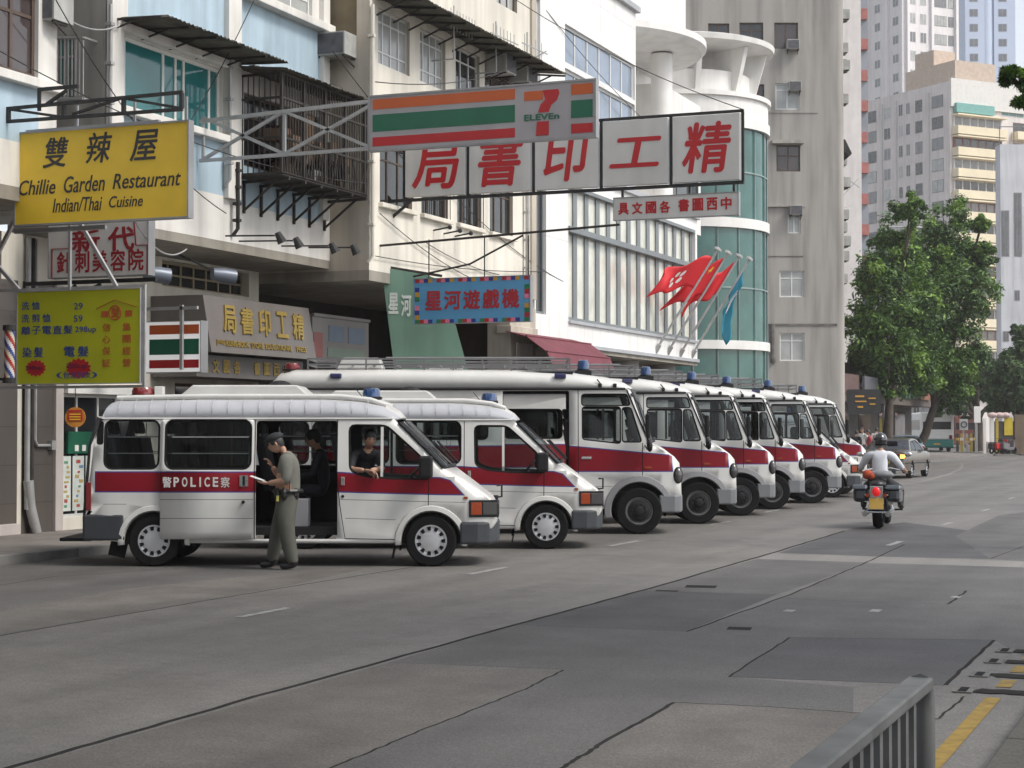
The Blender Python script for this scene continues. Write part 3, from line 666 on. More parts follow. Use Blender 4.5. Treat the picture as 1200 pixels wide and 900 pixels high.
# ------------------------------------------------------------ police truck
def truck_hw(x, z):
    h = 1.0
    if z > 1.5: h -= .06*min(1, (z-1.5)/.95)
    if x > -.1: h -= .10*((x+.1)/.8)**2
    if x < -6.0: h -= .06*((-6.0-x)/.25)**2
    return h
def make_truck():
    t = thing('police_truck', '', 'police truck', group='police trucks parked side by side', world=False)
    side = [(-6.25, .50), (-6.25, 1.5), (-6.23, 2.3), (-6.2, 2.45), (-4, 2.45), (-2, 2.45), (-1, 2.45), (-.18, 2.45), (-.13, 2.40), (.17, 1.52), (.40, 1.40), (.58, 1.29), (.67, 1.19), (.70, .95), (.71, .66), (.60, .60)]
    fa = arc(0, .40, .50, 20, 190, 14); ra = arc(-4.25, .40, .50, -5, 185, 14)
    side += fa+[(-.55, .42), (-3.7, .42)]+ra+[(-4.8, .42)]
    wu = rr(-.95, 2.17, -.19, 2.345, .035, 2)
    wu = rpoly([(-.95, 2.17), (-.155, 2.17), (-.205, 2.34), (-.95, 2.34)], .04)
    wl = rpoly([(-.94, 1.60), (-.32, 1.53), (-.32, 2.125), (-.94, 2.125)], .04)
    wv = rpoly([(-.27, 1.555), (.035, 1.555), (-.14, 2.115), (-.27, 2.115)], .04)
    ap = rpoly([(-2.29, .52), (-1.17, .52), (-1.17, 2.41), (-2.29, 2.41)], .04)
    rear = [rr(-5.95, 1.60, -4.95, 2.12, .07), rr(-4.8, 1.60, -3.75, 2.12, .07), rr(-3.6, 1.60, -2.55, 2.12, .07)]
    stripe = [(-6.22, 1.06), (-6.22, 1.47), (-1.16, 1.47), (.54, 1.315), (.56, 1.06)]
    rg = [(grow(stripe, .018), 2), (stripe, 1)]+[(grow(q, .022), 3) for q in [wu, wl, wv]+rear]
    def seam(*pts, w_=.014): rg.append((strip(pts, w_), 3))
    seam((-1.02, 2.43), (-1.02, .46)); seam((-1.02, .47), (-.55, .47)); seam((.06, 1.53), (.06, .92)); seam((-6.2, 2.445), (-.2, 2.445), w_=.02)
    seam((-1.0, .80), (-.45, .80), w_=.006)
    b = MB(); zl = [[(-7, z), (2, z)] for z in (.8, 1.5, 2.0)]+[[(x, 0), (x, 2.6)] for x in (-6.1, -.1, .1, .25, .4, .5, .6)]
    for s in (-1, 1): b.panel(side, [wu, wl, wv, ap]+rear, rg, mapside(truck_hw, s), lines=zl, flip=(s > 0))
    roof = [(-6.2, 2.45, -6.22, 2.46, 2.6), (-6.2, 2.45, -6.17, 2.62, 3.4), (-6.12, 2.45, -6.05, 2.73, 4.2), (-5.9, 2.45, -5.8, 2.78, 4.6), (-4, 2.45, -4, 2.79, 4.6), (-2.2, 2.45, -2.2, 2.78, 4.4), (-1.1, 2.45, -1.04, 2.72, 3.8), (-.6, 2.45, -.48, 2.65, 2.6), (-.32, 2.45, -.20, 2.56, 2.4), (-.18, 2.45, -.06, 2.46, 2.3)]
    cap(b, roof, truck_hw, 0)
    cap(b, [(.17, 1.52, .31, 1.55, 2.3), (.40, 1.40, .47, 1.42, 2.8), (.58, 1.29, .62, 1.30, 3.2), (.67, 1.19, .70, 1.195, 3.4), (.70, .95, .728, .95, 3.4), (.71, .66, .738, .66, 3.4), (.60, .60, .66, .58, 3)], truck_hw, 0)
    cap(b, [(-6.25, .50, -6.28, .50, 5), (-6.25, 1.5, -6.28, 1.5, 5), (-6.2, 2.45, -6.22, 2.46, 5)][::-1], truck_hw, 0)
    for s in (-1, 1): b.tube([mapside(truck_hw, s, .012)(x, 2.44) for x in (-6.15, -4, -2, -1, -.2)], .014, 6, 0)
    b.build('body', [VWHITE, VRED, VBLUE, RUBBER, LINING], t, smooth=38, solid=.04, mo=9)
    for ax0, r1_, e0, e1_ in ((0, .575, 8, 192), (-4.25, .56, -4, 186)):
        for s in (-1, 1): fl = MB(); ring_arch(fl, ax0, .40, .485, r1_, e0, e1_, truck_hw, .04, 0, (s,)); fl.build('wheel_arch_flare', pmat('flare_grey', (.24, .24, .25), .55, var=.15), t, smooth=40)
    for s in (-1, 1):
        fn = mapside(truck_hw, s)
        for q in [wu, wl, wv]+rear: glass_poly(t, 'window', q, fn, VGLASS)
        MB().bar((-.60, s*.972, 1.58), (-.60, s*.945, 2.12), .04, .02).build('window_divider', BLACK, t)
        MB().box(-.97, -.80, s*.985, s*1.012, 1.255, 1.30).build('door_handle', CHROME, t, bevel=.008)
        MB().box(.10, .22, s*(truck_hw(.15, 1.1)-.01), s*(truck_hw(.15, 1.1)+.014), 1.10, 1.135).build('side_repeater', AMBER, t)
        hl = MB(); hl.ell((.650, s*.868, .985), .10, .085, .165, 18, 0); hl.ell((.660, s*.886, .985), .078, .075, .138, 18, 1); hl.build('headlight', [BLACK, CLEARL], t, smooth=60)
        mr = MB(); mr.box(.10, .17, s*1.08, s*1.27, 1.62, 2.02); o = mr.build('mirror', BLACK, t, bevel=.02)
        m2 = MB(); m2.ell((.17, s*1.16, 1.47), .05, .11, .09, 12); m2.build('wide_mirror', BLACK, o, smooth=60)
        a_ = MB(); a_.tube([(.09, s*.93, 1.52), (.13, s*1.12, 1.42), (.13, s*1.14, 1.7), (-.02, s*1.05, 2.2), (-.13, s*.94, 2.36)], .012, 6); a_.build('mirror_arm', BLACK, o)
        for x in (-5.1, -1.32): MB().box(x-.1, x+.1, s*.88, s*.965, 2.615, 2.70).build('marker_lamp', pmat('blue_marker', (.02, .02, .10), .15, var=0, coat=1), t, bevel=.02)
        for x in (-.65, -.40): MB().box(x-.03, x+.03, s*.90, s*.96, 2.465, 2.53).build('roof_hook', BLACK, t, bevel=.008)
        MB().tube([(-.62, s*.93, 2.50), (-.70, s*.93, 2.60)], .012, 6).build('flag_socket', BLACK, t)
        make_wheel(t, 0, s*.90, .39, .39, .24, s, 'truck'); make_wheel(t, -4.25, s*.90, .39, .39, .24, s, 'truck')
        MB().bar((-.58, s*.85, .50), (-.62, s*.85, .14), .02, .26).build('mud_flap', RUBBER, t)
        MB().tube([(-.20, s*(truck_hw(-.15, 2.42)+.003), 2.42), (.17, s*(truck_hw(.17, 1.52)+.003), 1.54)], .014, 6).build('windscreen_seal', RUBBER, t)
    w_ = MB(); cap(w_, [(-.15, 2.42, -.03, 2.44, 2.4), (.0, 2.0, .14, 2.02, 2.4), (.165, 1.54, .30, 1.56, 2.4)], truck_hw, 0); w_.build('windscreen', VGLASS, t, smooth=60)
    MB().tube([(.18, -.86, 1.535), (.30, -.4, 1.56), (.31, 0, 1.565), (.30, .4, 1.56), (.18, .86, 1.535)], .025, 6).build('wiper_cowl', BLACK, t)
    plan = [(.34, -1.0), (.60, -.985), (.71, -.93), (.765, -.6), (.775, 0), (.765, .6), (.71, .93), (.60, .985), (.34, 1.0), (.34, .7), (.34, -.7)]
    MB().prism(plan, Fr((0, 0, 0), (1, 0, 0), (0, 0, 1), (0, 1, 0)), -.66, -.36).build('front_bumper', pmat('bumper_grey', (.17, .18, .19), .55, var=.12), t, bevel=.03)
    MB().box(.66, .75, -.58, .58, .70, 1.12).build('grille', BLACK, t, bevel=.02)
    MB().box(-6.40, -6.2, -.95, .95, .42, .62).build('rear_bumper', DGREY, t, bevel=.02)
    MB().box(-2.25, -1.2, -1.0, 1.0, .36, .44).build('side_step', DGREY, t, bevel=.01)
    # roof kit
    rk = MB()
    for s in (-1, 1):
        for z in (2.86, 2.955): rk.bar((-5.6, s*.68, z), (-1.15, s*.68, z), .03)
        for i in range(10): x = -5.6+i*.494; rk.bar((x, s*.68, 2.68), (x, s*.68, 2.96), .028)
    for i in range(13): x = -5.6+i*.371; rk.bar((x, -.68, 2.86), (x, .68, 2.86), .028)
    rk.bar((-1.15, -.68, 2.955), (-1.15, .68, 2.955), .03); rk.bar((-5.6, -.68, 2.955), (-5.6, .68, 2.955), .03)
    rk.build('roof_rack', pmat('rack_metal', (.20, .20, .205), .5, metal=.4, var=.2), t)
    MB().box(-6.0, -1.1, -.74, -.66, 2.69, 2.74).build('rack_foot', BLACK, t)
    ld = MB()
    for y in (-.25, .1): ld.bar((-4.3, y, 2.99), (-1.4, y, 2.99), .05, .03)
    for i in range(10): x = -4.2+i*.3; ld.bar((x, -.25, 2.99), (x, .1, 2.99), .03)
    ld.build('roof_ladder', STEEL, t)
    beacon(t, -.90, -.05, 2.80, BLUEL, .10, .16); MB().box(-1.04, -.76, -.2, .1, 2.66, 2.775).build('beacon_plate', BLACK, t)
    beacon(t, -5.95, -.05, 2.80, REDL, .14, .11)
    un = MB(); un.prism([(-5.15, 2.80), (-4.35, 2.80), (-4.42, 2.99), (-5.05, 2.99)], FY(-.3), 0, .6); un.build('roof_unit', VWHITE, t, bevel=.02)
    # inside
    MB().box(-6.15, .3, -.92, .92, .60, .70).build('floor', LINING, t)
    MB().box(-4.9, -3.6, -.92, .92, .45, .98).build('wheel_housing', LINING, t)
    MB().box(-.45, .55, -.72, .72, .4, 1.1).build('engine_bay', BLACK, t)
    MB().box(.02, .32, -.86, .86, 1.0, 1.50).build('dashboard', BLACK, t, bevel=.05)
    MB().box(-1.17, -1.10, -.93, -.25, .7, 2.4).build('bulkhead', LINING, t); MB().box(-1.17, -1.10, .62, .93, .7, 2.4).build('bulkhead', LINING, t)
    steering(t, -.22, -.42, 1.48, .95); seat(t, -.80, -.45, 1.22, .5, .7); seat(t, -.80, .5, 1.22, .6, .55)
    for x in (-2.6, -3.4, -4.2, -5.0, -5.7): seat(t, x, .5, 1.12, .8, .5)
    for x in (-3.4, -4.2, -5.0, -5.7): seat(t, x, -.5, 1.12, .8, .5)
    return t
# ------------------------------------------------------------ where they stand: front wheels on one line along the street
def stand(px, py): p = onG(px, py); return (p.x, p.y, 0)
ANG = YAW
# origin of each vehicle: under the middle of the front axle; the near front tyre touches the road at the given point
def wheel_spot(px, py, half):
    p = onG(px, py); n = V((-math.sin(ANG), math.cos(ANG), 0)); q = p+n*half; return (q.x, q.y, 0)
van_open = make_van(True)
van_open.location = wheel_spot(505, 664, .93); van_open.rotation_euler.z = ANG
van_open['label'] = 'white police van nearest the camera, sliding door open and lettered on its red stripe'
van_shut = make_van(False)
van_shut.location = wheel_spot(640, 643.5, .93); van_shut.rotation_euler.z = ANG
van_shut['label'] = 'second white police van, closed, parked right behind the one with the open door'
dup(van_shut, wheel_spot(975, 583.2, .93), ANG, 'farthest police van, only its nose showing between the last two trucks', 'police vans parked side by side')
truck = make_truck()
truck.location = wheel_spot(749, 626, 1.0); truck.rotation_euler.z = ANG
truck['label'] = 'nearest police truck, tall and white with an open side doorway beside its red door stripe'
for (x, y, lab) in ((818, 614, 'second police truck in the row, right beside the one with the open side doorway'),
                    (868, 604.5, 'third police truck in the row counting from the doorway truck'),
                    (906, 597, 'fourth police truck in the row, just left of the fifth'),
                    (951.5, 590, 'fifth police truck in the row, hiding most of the farthest police van'),
                    (986, 579.5, 'last police truck in the row, nearest to the motorcyclist and the trees')):
    dup(truck, wheel_spot(x, y, 1.0), ANG+R(rnd.uniform(-.9, .9)), lab, 'police trucks parked side by side')
# ============================================================ buildings
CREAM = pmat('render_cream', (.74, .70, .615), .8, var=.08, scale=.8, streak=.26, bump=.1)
CREAMS = pmat('render_beige_shaded', (.50, .45, .38), .8, var=.12, scale=.8, streak=.35, bump=.1)  # beige trim; on side wall and reveals, cream with shade in its colour
WWALL = pmat('render_white', (.72, .70, .66), .8, var=.1, scale=.9, streak=.28, bump=.1)
BLUEW = pmat('tile_light_blue', (.41, .53, .615), .6, var=.1, scale=1.5, streak=.3)
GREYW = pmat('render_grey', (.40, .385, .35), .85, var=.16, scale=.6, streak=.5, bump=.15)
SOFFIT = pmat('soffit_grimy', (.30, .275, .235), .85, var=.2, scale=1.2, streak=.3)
STONE = seammat('stone_brown_shaded', (.10, .088, .08), .9, .6, .008, .6, .35)  # brown stone darkened so its colour holds the shade under the overhang
STONEF = seammat('stone_fascia', (.155, .138, .128), .7, .7, .004, .85, .4)
CLAD = seammat('white_cladding', (.80, .79, .77), .62, 3.2, .012, .72, .35, streak=.1)
CLADP = pmat('white_cladding_plain', (.78, .765, .74), .4, var=.06, streak=.15)
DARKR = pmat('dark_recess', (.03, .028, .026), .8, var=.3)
BROWNW = pmat('brown_wall', (.11, .075, .055), .7, var=.25, streak=.2)
RUST = pmat('rusty_iron', (.032, .028, .025), .8, var=.4, scale=6)
IRON = pmat('black_iron', (.025, .025, .026), .7, var=.3, scale=6)
GALV = pmat('galvanised', (.45, .45, .45), .5, metal=.4, var=.15, scale=5, streak=.2)
CORR = pmat('corrugated_old', (.10, .095, .075), .85, var=.4, scale=3, streak=.4)
ALUF = pmat('aluminium_frame', (.62, .62, .61), .45, metal=.2, var=.08)
WFR = pmat('white_frame', (.68, .68, .66), .5, var=.1)
BFR = pmat('brown_frame', (.09, .06, .045), .6, var=.2)
def pane(name, col, rough=.06): return pmat(name, col, rough, var=.25, scale=1.3, spec=.7)
PDARK = pane('pane_dark', (.025, .028, .03)); PTEAL = pane('pane_teal', (.025, .16, .165)); PCURT = pane('pane_curtain', (.36, .37, .36), .15)
PBLUE = pane('pane_blue', (.22, .27, .35), .08); PBROWN = pane('pane_brown', (.07, .055, .055)); PGREEN = pane('pane_green', (.05, .17, .15)); PFAR = pane('pane_far', (.15, .155, .165), .12)
PPALE = pane('pane_pale', (.60, .60, .53), .12)
def facade(mb, F, outline, holes=(), m=0, dep=.15, mrev=None, regions=(), lines=()):
    mb.panel(outline, holes, regions, lambda a, b: F(a, b, 0), m, lines)
    for h in holes:
        n = len(h); A = sum(h[i][0]*h[(i+1) % n][1]-h[(i+1) % n][0]*h[i][1] for i in range(n)); hh = h if A > 0 else h[::-1]
        mb.add([F(a, b, 0) for a, b in hh]+[F(a, b, dep) for a, b in hh], [(i, (i+1) % n, n+(i+1) % n, n+i) for i in range(n)], m if mrev is None else mrev)
def rect(a0, a1, b0, b1): return [(a0, b0), (a1, b0), (a1, b1), (a0, b1)]
def window(parent, F, a0, a1, b0, b1, nx=2, ny=(), fm=None, gm=None, dep=.12, fw=.045, name='window', panes=None):
    """recessed frame with mullions (part) and its glass (sub-part)"""
    fm = fm or ALUF; gm = gm or PDARK; b = MB(); t = .05
    b.fbox(F, a0, a0+fw, b0, b1, dep-t, dep); b.fbox(F, a1-fw, a1, b0, b1, dep-t, dep)
    b.fbox(F, a0+fw, a1-fw, b0, b0+fw, dep-t, dep); b.fbox(F, a0+fw, a1-fw, b1-fw, b1, dep-t, dep)
    xs = [a0+(a1-a0)*i/nx for i in range(1, nx)] if isinstance(nx, int) else [a0+(a1-a0)*q for q in nx]
    for x in xs: b.fbox(F, x-fw*.5, x+fw*.5, b0+fw, b1-fw, dep-t*.8, dep-.005)
    for q in ny: z = b0+(b1-b0)*q; b.fbox(F, a0+fw, a1-fw, z-fw*.4, z+fw*.4, dep-t*.75, dep-.005)
    o = b.build(name, fm, parent); g = MB(); g.fbox(F, a0+fw*.5, a1-fw*.5, b0+fw*.5, b1-fw*.5, dep-.02, dep+.02)
    g.build('pane', gm, o); return o
def ac_unit(label, F, a, b, w_=.62, h=.42, out=.5, group='window air conditioners', col=None):
    t = thing('air_conditioner', label, 'air conditioner', F(a, b, -out/2), group)
    c = MB(); c.fbox(F, a-w_/2, a+w_/2, b, b+h, -out, .12); c.build('casing', col or pmat('ac_casing', (.42, .42, .40), .55, var=.2, scale=4, streak=.3), t, bevel=.01)
    g = MB(); g.fbox(F, a-w_/2+.03, a+w_/2-.03, b+.03, b+h-.03, -out-.012, -out+.002); g.build('back_grille', pmat('ac_grille', (.10, .10, .11), .7, var=.3, scale=8), t)
    k = MB()
    for s in (-1, 1): k.bar(F(a+s*w_*.42, b-.02, .0), F(a+s*w_*.42, b-.02, -out*.95), .035); k.bar(F(a+s*w_*.42, b-.16, .0), F(a+s*w_*.42, b-.03, -out*.8), .025)
    k.build('bracket', RUST, t); return t
def corrugated(F, a0, a1, b_in, b_out, out, d0=0, pitch=.12, amp=.02, ragged=.0, t_=.012):
    n = int((a1-a0)/pitch*4); rows = [[], []]
    mb = MB(); vs = []
    for i in range(n+1):
        a = a0+(a1-a0)*i/n; w_ = amp*math.sin(2*PI*(a-a0)/pitch); r = rnd.uniform(-ragged, ragged) if i % 4 == 0 else 0
        rows[0].append(F(a, b_in+w_, d0)); rows[1].append(F(a, b_out+w_+r*.4, -out+r))
    mb.grid(rows, 0); return mb
# ---------------------------------------------------------------- the block at the left edge
XN, XA, XB, XG = -15.9, -16.15, -15.3, -17.7
YA0 = YX(125, XA, 100); YN1 = YX(67, XN, 80); YB0 = 30.6; YB1 = YX(626, XB, 250)
F = FX(XN); t = thing('corner_block', 'pale blue and white tenement at the left edge with a brown window', 'building', (XN, 20, .115))
b = MB(); zs = ZX(20, 106, XN); wz0, wz1 = ZX(44, 92, XN), ZX(44, 30, XN); wa1 = YX(45, XN, 60)
hole = rect(wa1-2.6, wa1, wz0, wz1+.45)
facade(b, F, rect(8, YN1, ZX(50, 225, XN), 17), [hole], 0, .15, regions=[(rect(8, YX(45, XN, 140), ZX(44, 172, XN), wz0-.16), 1)])
b.box(-24, XN, YN1-.02, YN1, 4.9, 17, 0)
b.build('wall', [WWALL, BLUEW], t)
b = MB(); b.fbox(F, 8, YN1+.03, wz0-.16, wz0-.03, -.14, .02); b.build('sill', WWALL, t, bevel=.01)
window(t, F, *(hole[0][0], hole[1][0], wz0, wz1+.45), nx=5, ny=(.72,), fm=BFR, gm=PBROWN, fw=.06)
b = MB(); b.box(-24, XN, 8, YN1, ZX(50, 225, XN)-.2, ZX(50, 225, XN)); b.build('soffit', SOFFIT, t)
ac_unit('air conditioner on a bracket above the brown window at the top left corner', FY(YN1), XN-.05, ZX(60, 27, XN), .5, .42, .35)

# ---------------------------------------------------------------- blue tenement
F = FX(XA); t = thing('blue_tenement', 'pale blue and white tenement with a teal bay window and caged balcony', 'building', (XA, 27, .115))
a0, a1 = YX(140, XA, 80), YX(261, XA, 110); bz0, bz1 = 6.82, 7.96; zsof = 5.0
p2a, p2b = YX(262, XA, 200), YX(277, XA, 200); p3 = YX(374, XA, 60); led = ZX(370, 30, XA)
w2 = rect(YX(300, XA, 10), YX(366, XA, 10), led+.1, led+1.2); cagew = rect(p2b+.25, YB0-.3, 6.4, 7.7)
b = MB(); holes = [rect(a0, a1, bz0, bz1), w2, cagew]
facade(b, F, rect(YA0, YB0, zsof, 17), holes, 0, .18, regions=[(rect(YX(150, XA, 20), p2a, 8.25, 10.6), 1), (rect(p2b, p3, 8.1, led-.1), 1), (rect(YA0+.35, p2a, 5.78, 6.70), 1), (rect(p2b, p3, 5.7, 6.55), 1)])
b.build('wall', [WWALL, BLUEW], t)
b = MB(); Fs = FY(YA0); gw = rect(XY(68, YA0, 150)-.1, XY(86, YA0, 150), ZY(80, 118, YA0), ZY(80, 42, YA0))
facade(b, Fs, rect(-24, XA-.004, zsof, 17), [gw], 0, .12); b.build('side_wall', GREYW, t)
window(t, Fs, gw[0][0], gw[1][0], gw[0][1], gw[2][1], 2, (.7,), GALV, PGREEN)
b = MB()                                                # metal cage beside the side window
xa, xb_, za, zb = XY(70, YA0, 100), XY(113, YA0, 100), ZY(90, 118, YA0), ZY(90, 55, YA0)
for i in range(11): x = xa+(xb_-xa)*i/10; b.bar(Fs(x, za, -.35), Fs(x, zb+.15-.015*i, -.35), .018)
for z in (za, zb+.1): b.bar(Fs(xa, z, -.35), Fs(xb_, z-.05, -.35), .035); b.bar(Fs(xb_, z-.05, 0), Fs(xb_, z-.05, -.35), .03)
b.build('window_guard', GALV, t)
b = MB()
for y0, y1 in ((YA0, a0-.02), (p2a, p2b), (p3, p3+.25)): b.fbox(F, y0, y1, zsof+.75, 14, -.10, .02)
b.build('pilaster', WWALL, t)
b = MB(); b.fbox(F, a0-.06, p2a, bz0-.13, bz0-.01, -.16, .02); b.fbox(F, p2b, p3+.3, led-.09, led+.06, -.2, .02); b.fbox(F, a0-.06, p2a, bz1+.02, bz1+.16, -.14, .02); b.build('ledge', WWALL, t, bevel=.012)
window(t, F, a0, a1, bz0, bz1, (.08, .44, .56, .64, .90), (), WFR, PTEAL, .12, .06)
window(t, F, w2[0][0], w2[1][0], w2[0][1], w2[2][1], 3, (.3,), WFR, PCURT); window(t, F, cagew[0][0], cagew[1][0], 6.4, 7.7, 4, (.7,), BFR, PDARK)
m_ = corrugated(F, YX(137, XA, 30)-.05, p2b+.15, 8.17, 8.13, .95, ragged=.10); m_.build('window_canopy', CORR, t)
b = MB(); 
for i in range(5): b = MB(); y = a0-.2+i*.8; b.bar(F(y, 8.13, 0), F(y, 8.10, -.90), .035); b.bar(F(y, 7.98, 0), F(y, 8.1, -.5), .025); b.build('canopy_bracket', RUST, t)
# caged balcony
XC = -15.27; c0, c1 = p2b+.02, YB0-.18; cz0, cz1 = 6.2, 7.93; b = MB()
def cx(y, z): return (XC, y, z)
for z in (cz0, cz0+.62, cz1-.42, cz1): b.bar(cx(c0, z), cx(c1, z), .04); b.bar((XA, c0, z), (XC, c0, z), .04)
for i in range(34): y = c0+(c1-c0)*i/33; b.bar(cx(y, cz0), cx(y, cz1), .05 if i % 8 == 0 else .016)
for i in range(9): x = XA+(XC-XA)*i/8; b.bar((x, c0, cz0), (x, c0, cz1), .05 if i == 8 else .016)
for i in range(26):
    y = c0+(c1-c0)*i/25; b.bar(cx(y, cz0), (XC+.02, y+rnd.uniform(-.25, .25), cz0+.62), .012)
b.build('balcony_cage', RUST, t)
b = MB(); b.box(XA, XC+.02, c0, c1, cz0-.04, cz0); 
for i in range(6): y = c0+.2+i*.6; b.bar((XA, y, cz0-.10), (XC+.05, y, cz0-.08), .05); b.bar((XA, y, cz0-.62), (XC-.2, y, cz0-.1), .035); b.bar((XA+.03, y, cz0-.65), (XA+.03, y, cz0-.08), .04)
b.build('balcony_floor', RUST, t)
m_ = corrugated(F, c0-.12, c1+.1, cz1+.16, cz1+.04, 1.05, ragged=.10); m_.build('balcony_roof', CORR, t)
b = MB()
for i in range(70):
    y = rnd.uniform(c0+.2, c1); x = rnd.uniform(XA+.05, XC); s = rnd.uniform(.04, .1)
    b.ell((x, y, cz1+.19-.12*(x-XA)/.98), s*1.5, s*1.5, s*.7, 6)
b.build('roof_debris', pmat('debris', (.07, .06, .05), .9, var=.4, scale=8), t)
for i in range(20): b = MB(); y = rnd.uniform(c0+.1, c1-.2); z0 = cz0+rnd.uniform(0, .8); b.box(XA+.1, XA+.1+rnd.uniform(.2, .6), y, y+rnd.uniform(.1, .4), z0, z0+rnd.uniform(.15, .5)); b.build('stored_box', rnd.choice([RUST, pmat('clutter_brown', (.16, .10, .06), .8, var=.3), pmat('clutter_grey', (.22, .23, .21), .8, var=.3)]), t)
# soffit and the recessed ground floor
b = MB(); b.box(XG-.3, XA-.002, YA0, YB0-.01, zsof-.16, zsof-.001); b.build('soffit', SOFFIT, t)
def G(px, py=540): return YX(px, XG, py)
FGd = FX(XG); b = MB(); top = zsof-.17; gz = .117
m0, m1 = G(190, 310), G(292, 310); mz0, mz1 = ZX(240, 335, XG)-.1, ZX(240, 285, XG)+.1
s0, s1 = G(73), G(160); hz = ZX(90, 462, XG)
bs0, bs1 = G(205, 430), G(352, 430)
holes = [rect(m0, m1, mz0, min(mz1, top-.05)), rect(s0, s1, .32, hz), rect(bs0, bs1, gz+.02, 2.6)]
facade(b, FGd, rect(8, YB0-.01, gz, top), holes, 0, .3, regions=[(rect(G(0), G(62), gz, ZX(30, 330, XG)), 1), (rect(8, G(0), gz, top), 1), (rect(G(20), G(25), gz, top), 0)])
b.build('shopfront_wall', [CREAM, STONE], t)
window(t, FGd, m0, m1, mz0, min(mz1, top-.05), 7, (.5,), pmat('frame_ochre', (.35, .29, .2), .6), PDARK, .2)
b = MB(); b.fbox(FGd, 8, G(19), gz, ZX(10, 614, XG), -.10, 0); b.fbox(FGd, G(62), G(71), gz, ZX(70, 335, XG), -.06, .01); b.build('pilaster', pmat('tile_pinkish', (.52, .47, .45), .5, var=.1, streak=.2), t, bevel=.008)
o = window(t, FGd, s0, s1, .32, hz, (.22, .5, .75), (), ALUF, PDARK, .1, .05, name='shop_window')
b = MB(); y = s0
for i, (ww, kind) in enumerate(((.28, 0), (.36, 0), (.40, 0), (.36, 0))):
    b.fbox(FGd, y+.08, y+.08+ww-.05, .42, 1.32, .055, .07, 0)
    for j in range(10): 
        aa = y+.12+rnd.uniform(0, ww-.2); bb = .48+j*.08; b.fbox(FGd, aa, aa+rnd.uniform(.05, .12), bb, bb+rnd.uniform(.03, .06), .05, .056, rnd.randint(1, 4))
    y += ww
b.build('poster', [pmat('poster_pale', (.60, .64, .60), .5, var=.15, scale=5), pmat('poster_green', (.10, .30, .18), .5), pmat('poster_ochre', (.45, .33, .12), .5), pmat('poster_blue', (.16, .25, .38), .5), pmat('poster_red', (.4, .08, .06), .5)], o)
b = MB(); b.fbox(FGd, s0+.18, s0+1.15, 1.36, 1.72, .02, .07, 0)
for i in range(4): b.fbox(FGd, s0+.36+i*.2, s0+.46+i*.2, 1.40, 1.50, .012, .021, 1)
b.build('green_display', [pmat('display_green', (.01, .11, .06), .5), WHITE], o)
b = MB(); b.fbox(FGd, s0-.02, s1, hz+.01, hz+.16, -.12, .02); b.build('shop_fascia', WFR, t)
window(t, FGd, bs0, bs1, gz+.02, 2.6, 4, (), BFR, PDARK, .25, .06, name='shop_window')
t2 = thing('hanging_sign', 'small round red and yellow sign hanging in the shop window', 'sign', FGd(G(82, 488), ZX(82, 500, XG), -.12))
c = FGd(G(80, 488), ZX(80, 489, XG), -.14); b = MB(); b.lathe([(0, .02), (.165, .02), (.165, -.02), (0, -.02)], c, (.4, -.9, 0), 24); b.build('disc', pmat('sign_orange', (.55, .22, .03), .5, var=.3, scale=9), t2)
Fd = Fr(c+V((.4, -.9, 0)).normalized()*.023, (.9, .4, 0), (.4, -.9, 0)); b = MB(); b.fbox(Fd, -.12, .12, -.06, .075, -.006, .0, 0); b.fbox(Fd, -.11, .11, .09, .12, -.006, .0, 0)
for i in range(3): b.fbox(Fd, -.09, .09, -.045+i*.042, -.025+i*.042, -.010, -.006, 1)
b.build('print', [pmat('sign_red', (.42, .02, .015), .5), pmat('sign_yellow', (.75, .5, .03), .5)], t2)
MB().tube([c+V((0, 0, .16)), c+V((0, 0, .5))], .006, 5).build('hanger', IRON, t2)
# pipes on the shopfront
for i, (px, r, mt, lab) in enumerate(((27.5, .045, GALV, 'thick pale drain pipe nearest the left edge of the shopfront'), (32.5, .04, RUST, 'rusty dark drain pipe between two pale pipes on the shopfront'))):
    y = G(px); d = MB(); d.tube([FGd(y, .5 if i == 0 else .12, -.07), FGd(y, top-.05, -.07)], r, 8)
    if i == 0: d.tube([FGd(y+.02, .95, -.08), FGd(y+.06, .55, -.09), FGd(y+.18, .13, -.12)], .085, 10)
    tag(d.build('drain_pipe', mt, None, smooth=50), lab, 'pipe', 'pipes on the shopfront')
y = G(38.5); d = MB(); d.tube([FGd(y, top-.05, -.04), FGd(y, 1.58, -.04), FGd(y+.06, 1.5, -.04), FGd(G(57), 1.5, -.04)], .025, 6); d.fbox(FGd, G(56), G(61), 1.43, 1.58, -.08, -.0)
tag(d.build('drain_pipe', GALV, None), 'thin conduit bending right into a small box on the stone pier', 'pipe', 'pipes on the shopfront')

# ---------------------------------------------------------------- cream corner building
F = FX(XB); t = thing('cream_tenement', 'cream tenement with a row of shaded windows and rusty awning above the signs', 'building', (XB, 35, .115))
def B(px, py): return YX(px, XB, py)
zb_ = 4.8; r1 = (8.83, 9.92); r2 = (6.14, 7.3)
c1w = [(443, 480), (492, 522), (534, 562), (568, 603)]; c2w = [(445, 483), (494, 525), (536, 564), (574, 601)]
H1 = [rect(B(p, 50), B(q, 60), *r1) for p, q in c1w]; H2 = [rect(B(p, 240), B(q, 250), *r2) for p, q in c2w]
H3 = [rect(B(582, 5), B(606, 5), 11.35, 12.5), rect(B(530, 5), B(560, 5), 11.35, 12.5)]
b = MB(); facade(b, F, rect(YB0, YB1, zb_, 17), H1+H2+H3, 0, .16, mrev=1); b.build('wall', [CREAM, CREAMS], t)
b = MB(); Fs = FY(YB0); sw = rect(XY(392, YB0, 20)-.35, XY(418, YB0, 20), ZY(400, 45, YB0), ZY(400, 45, YB0)+1.5)
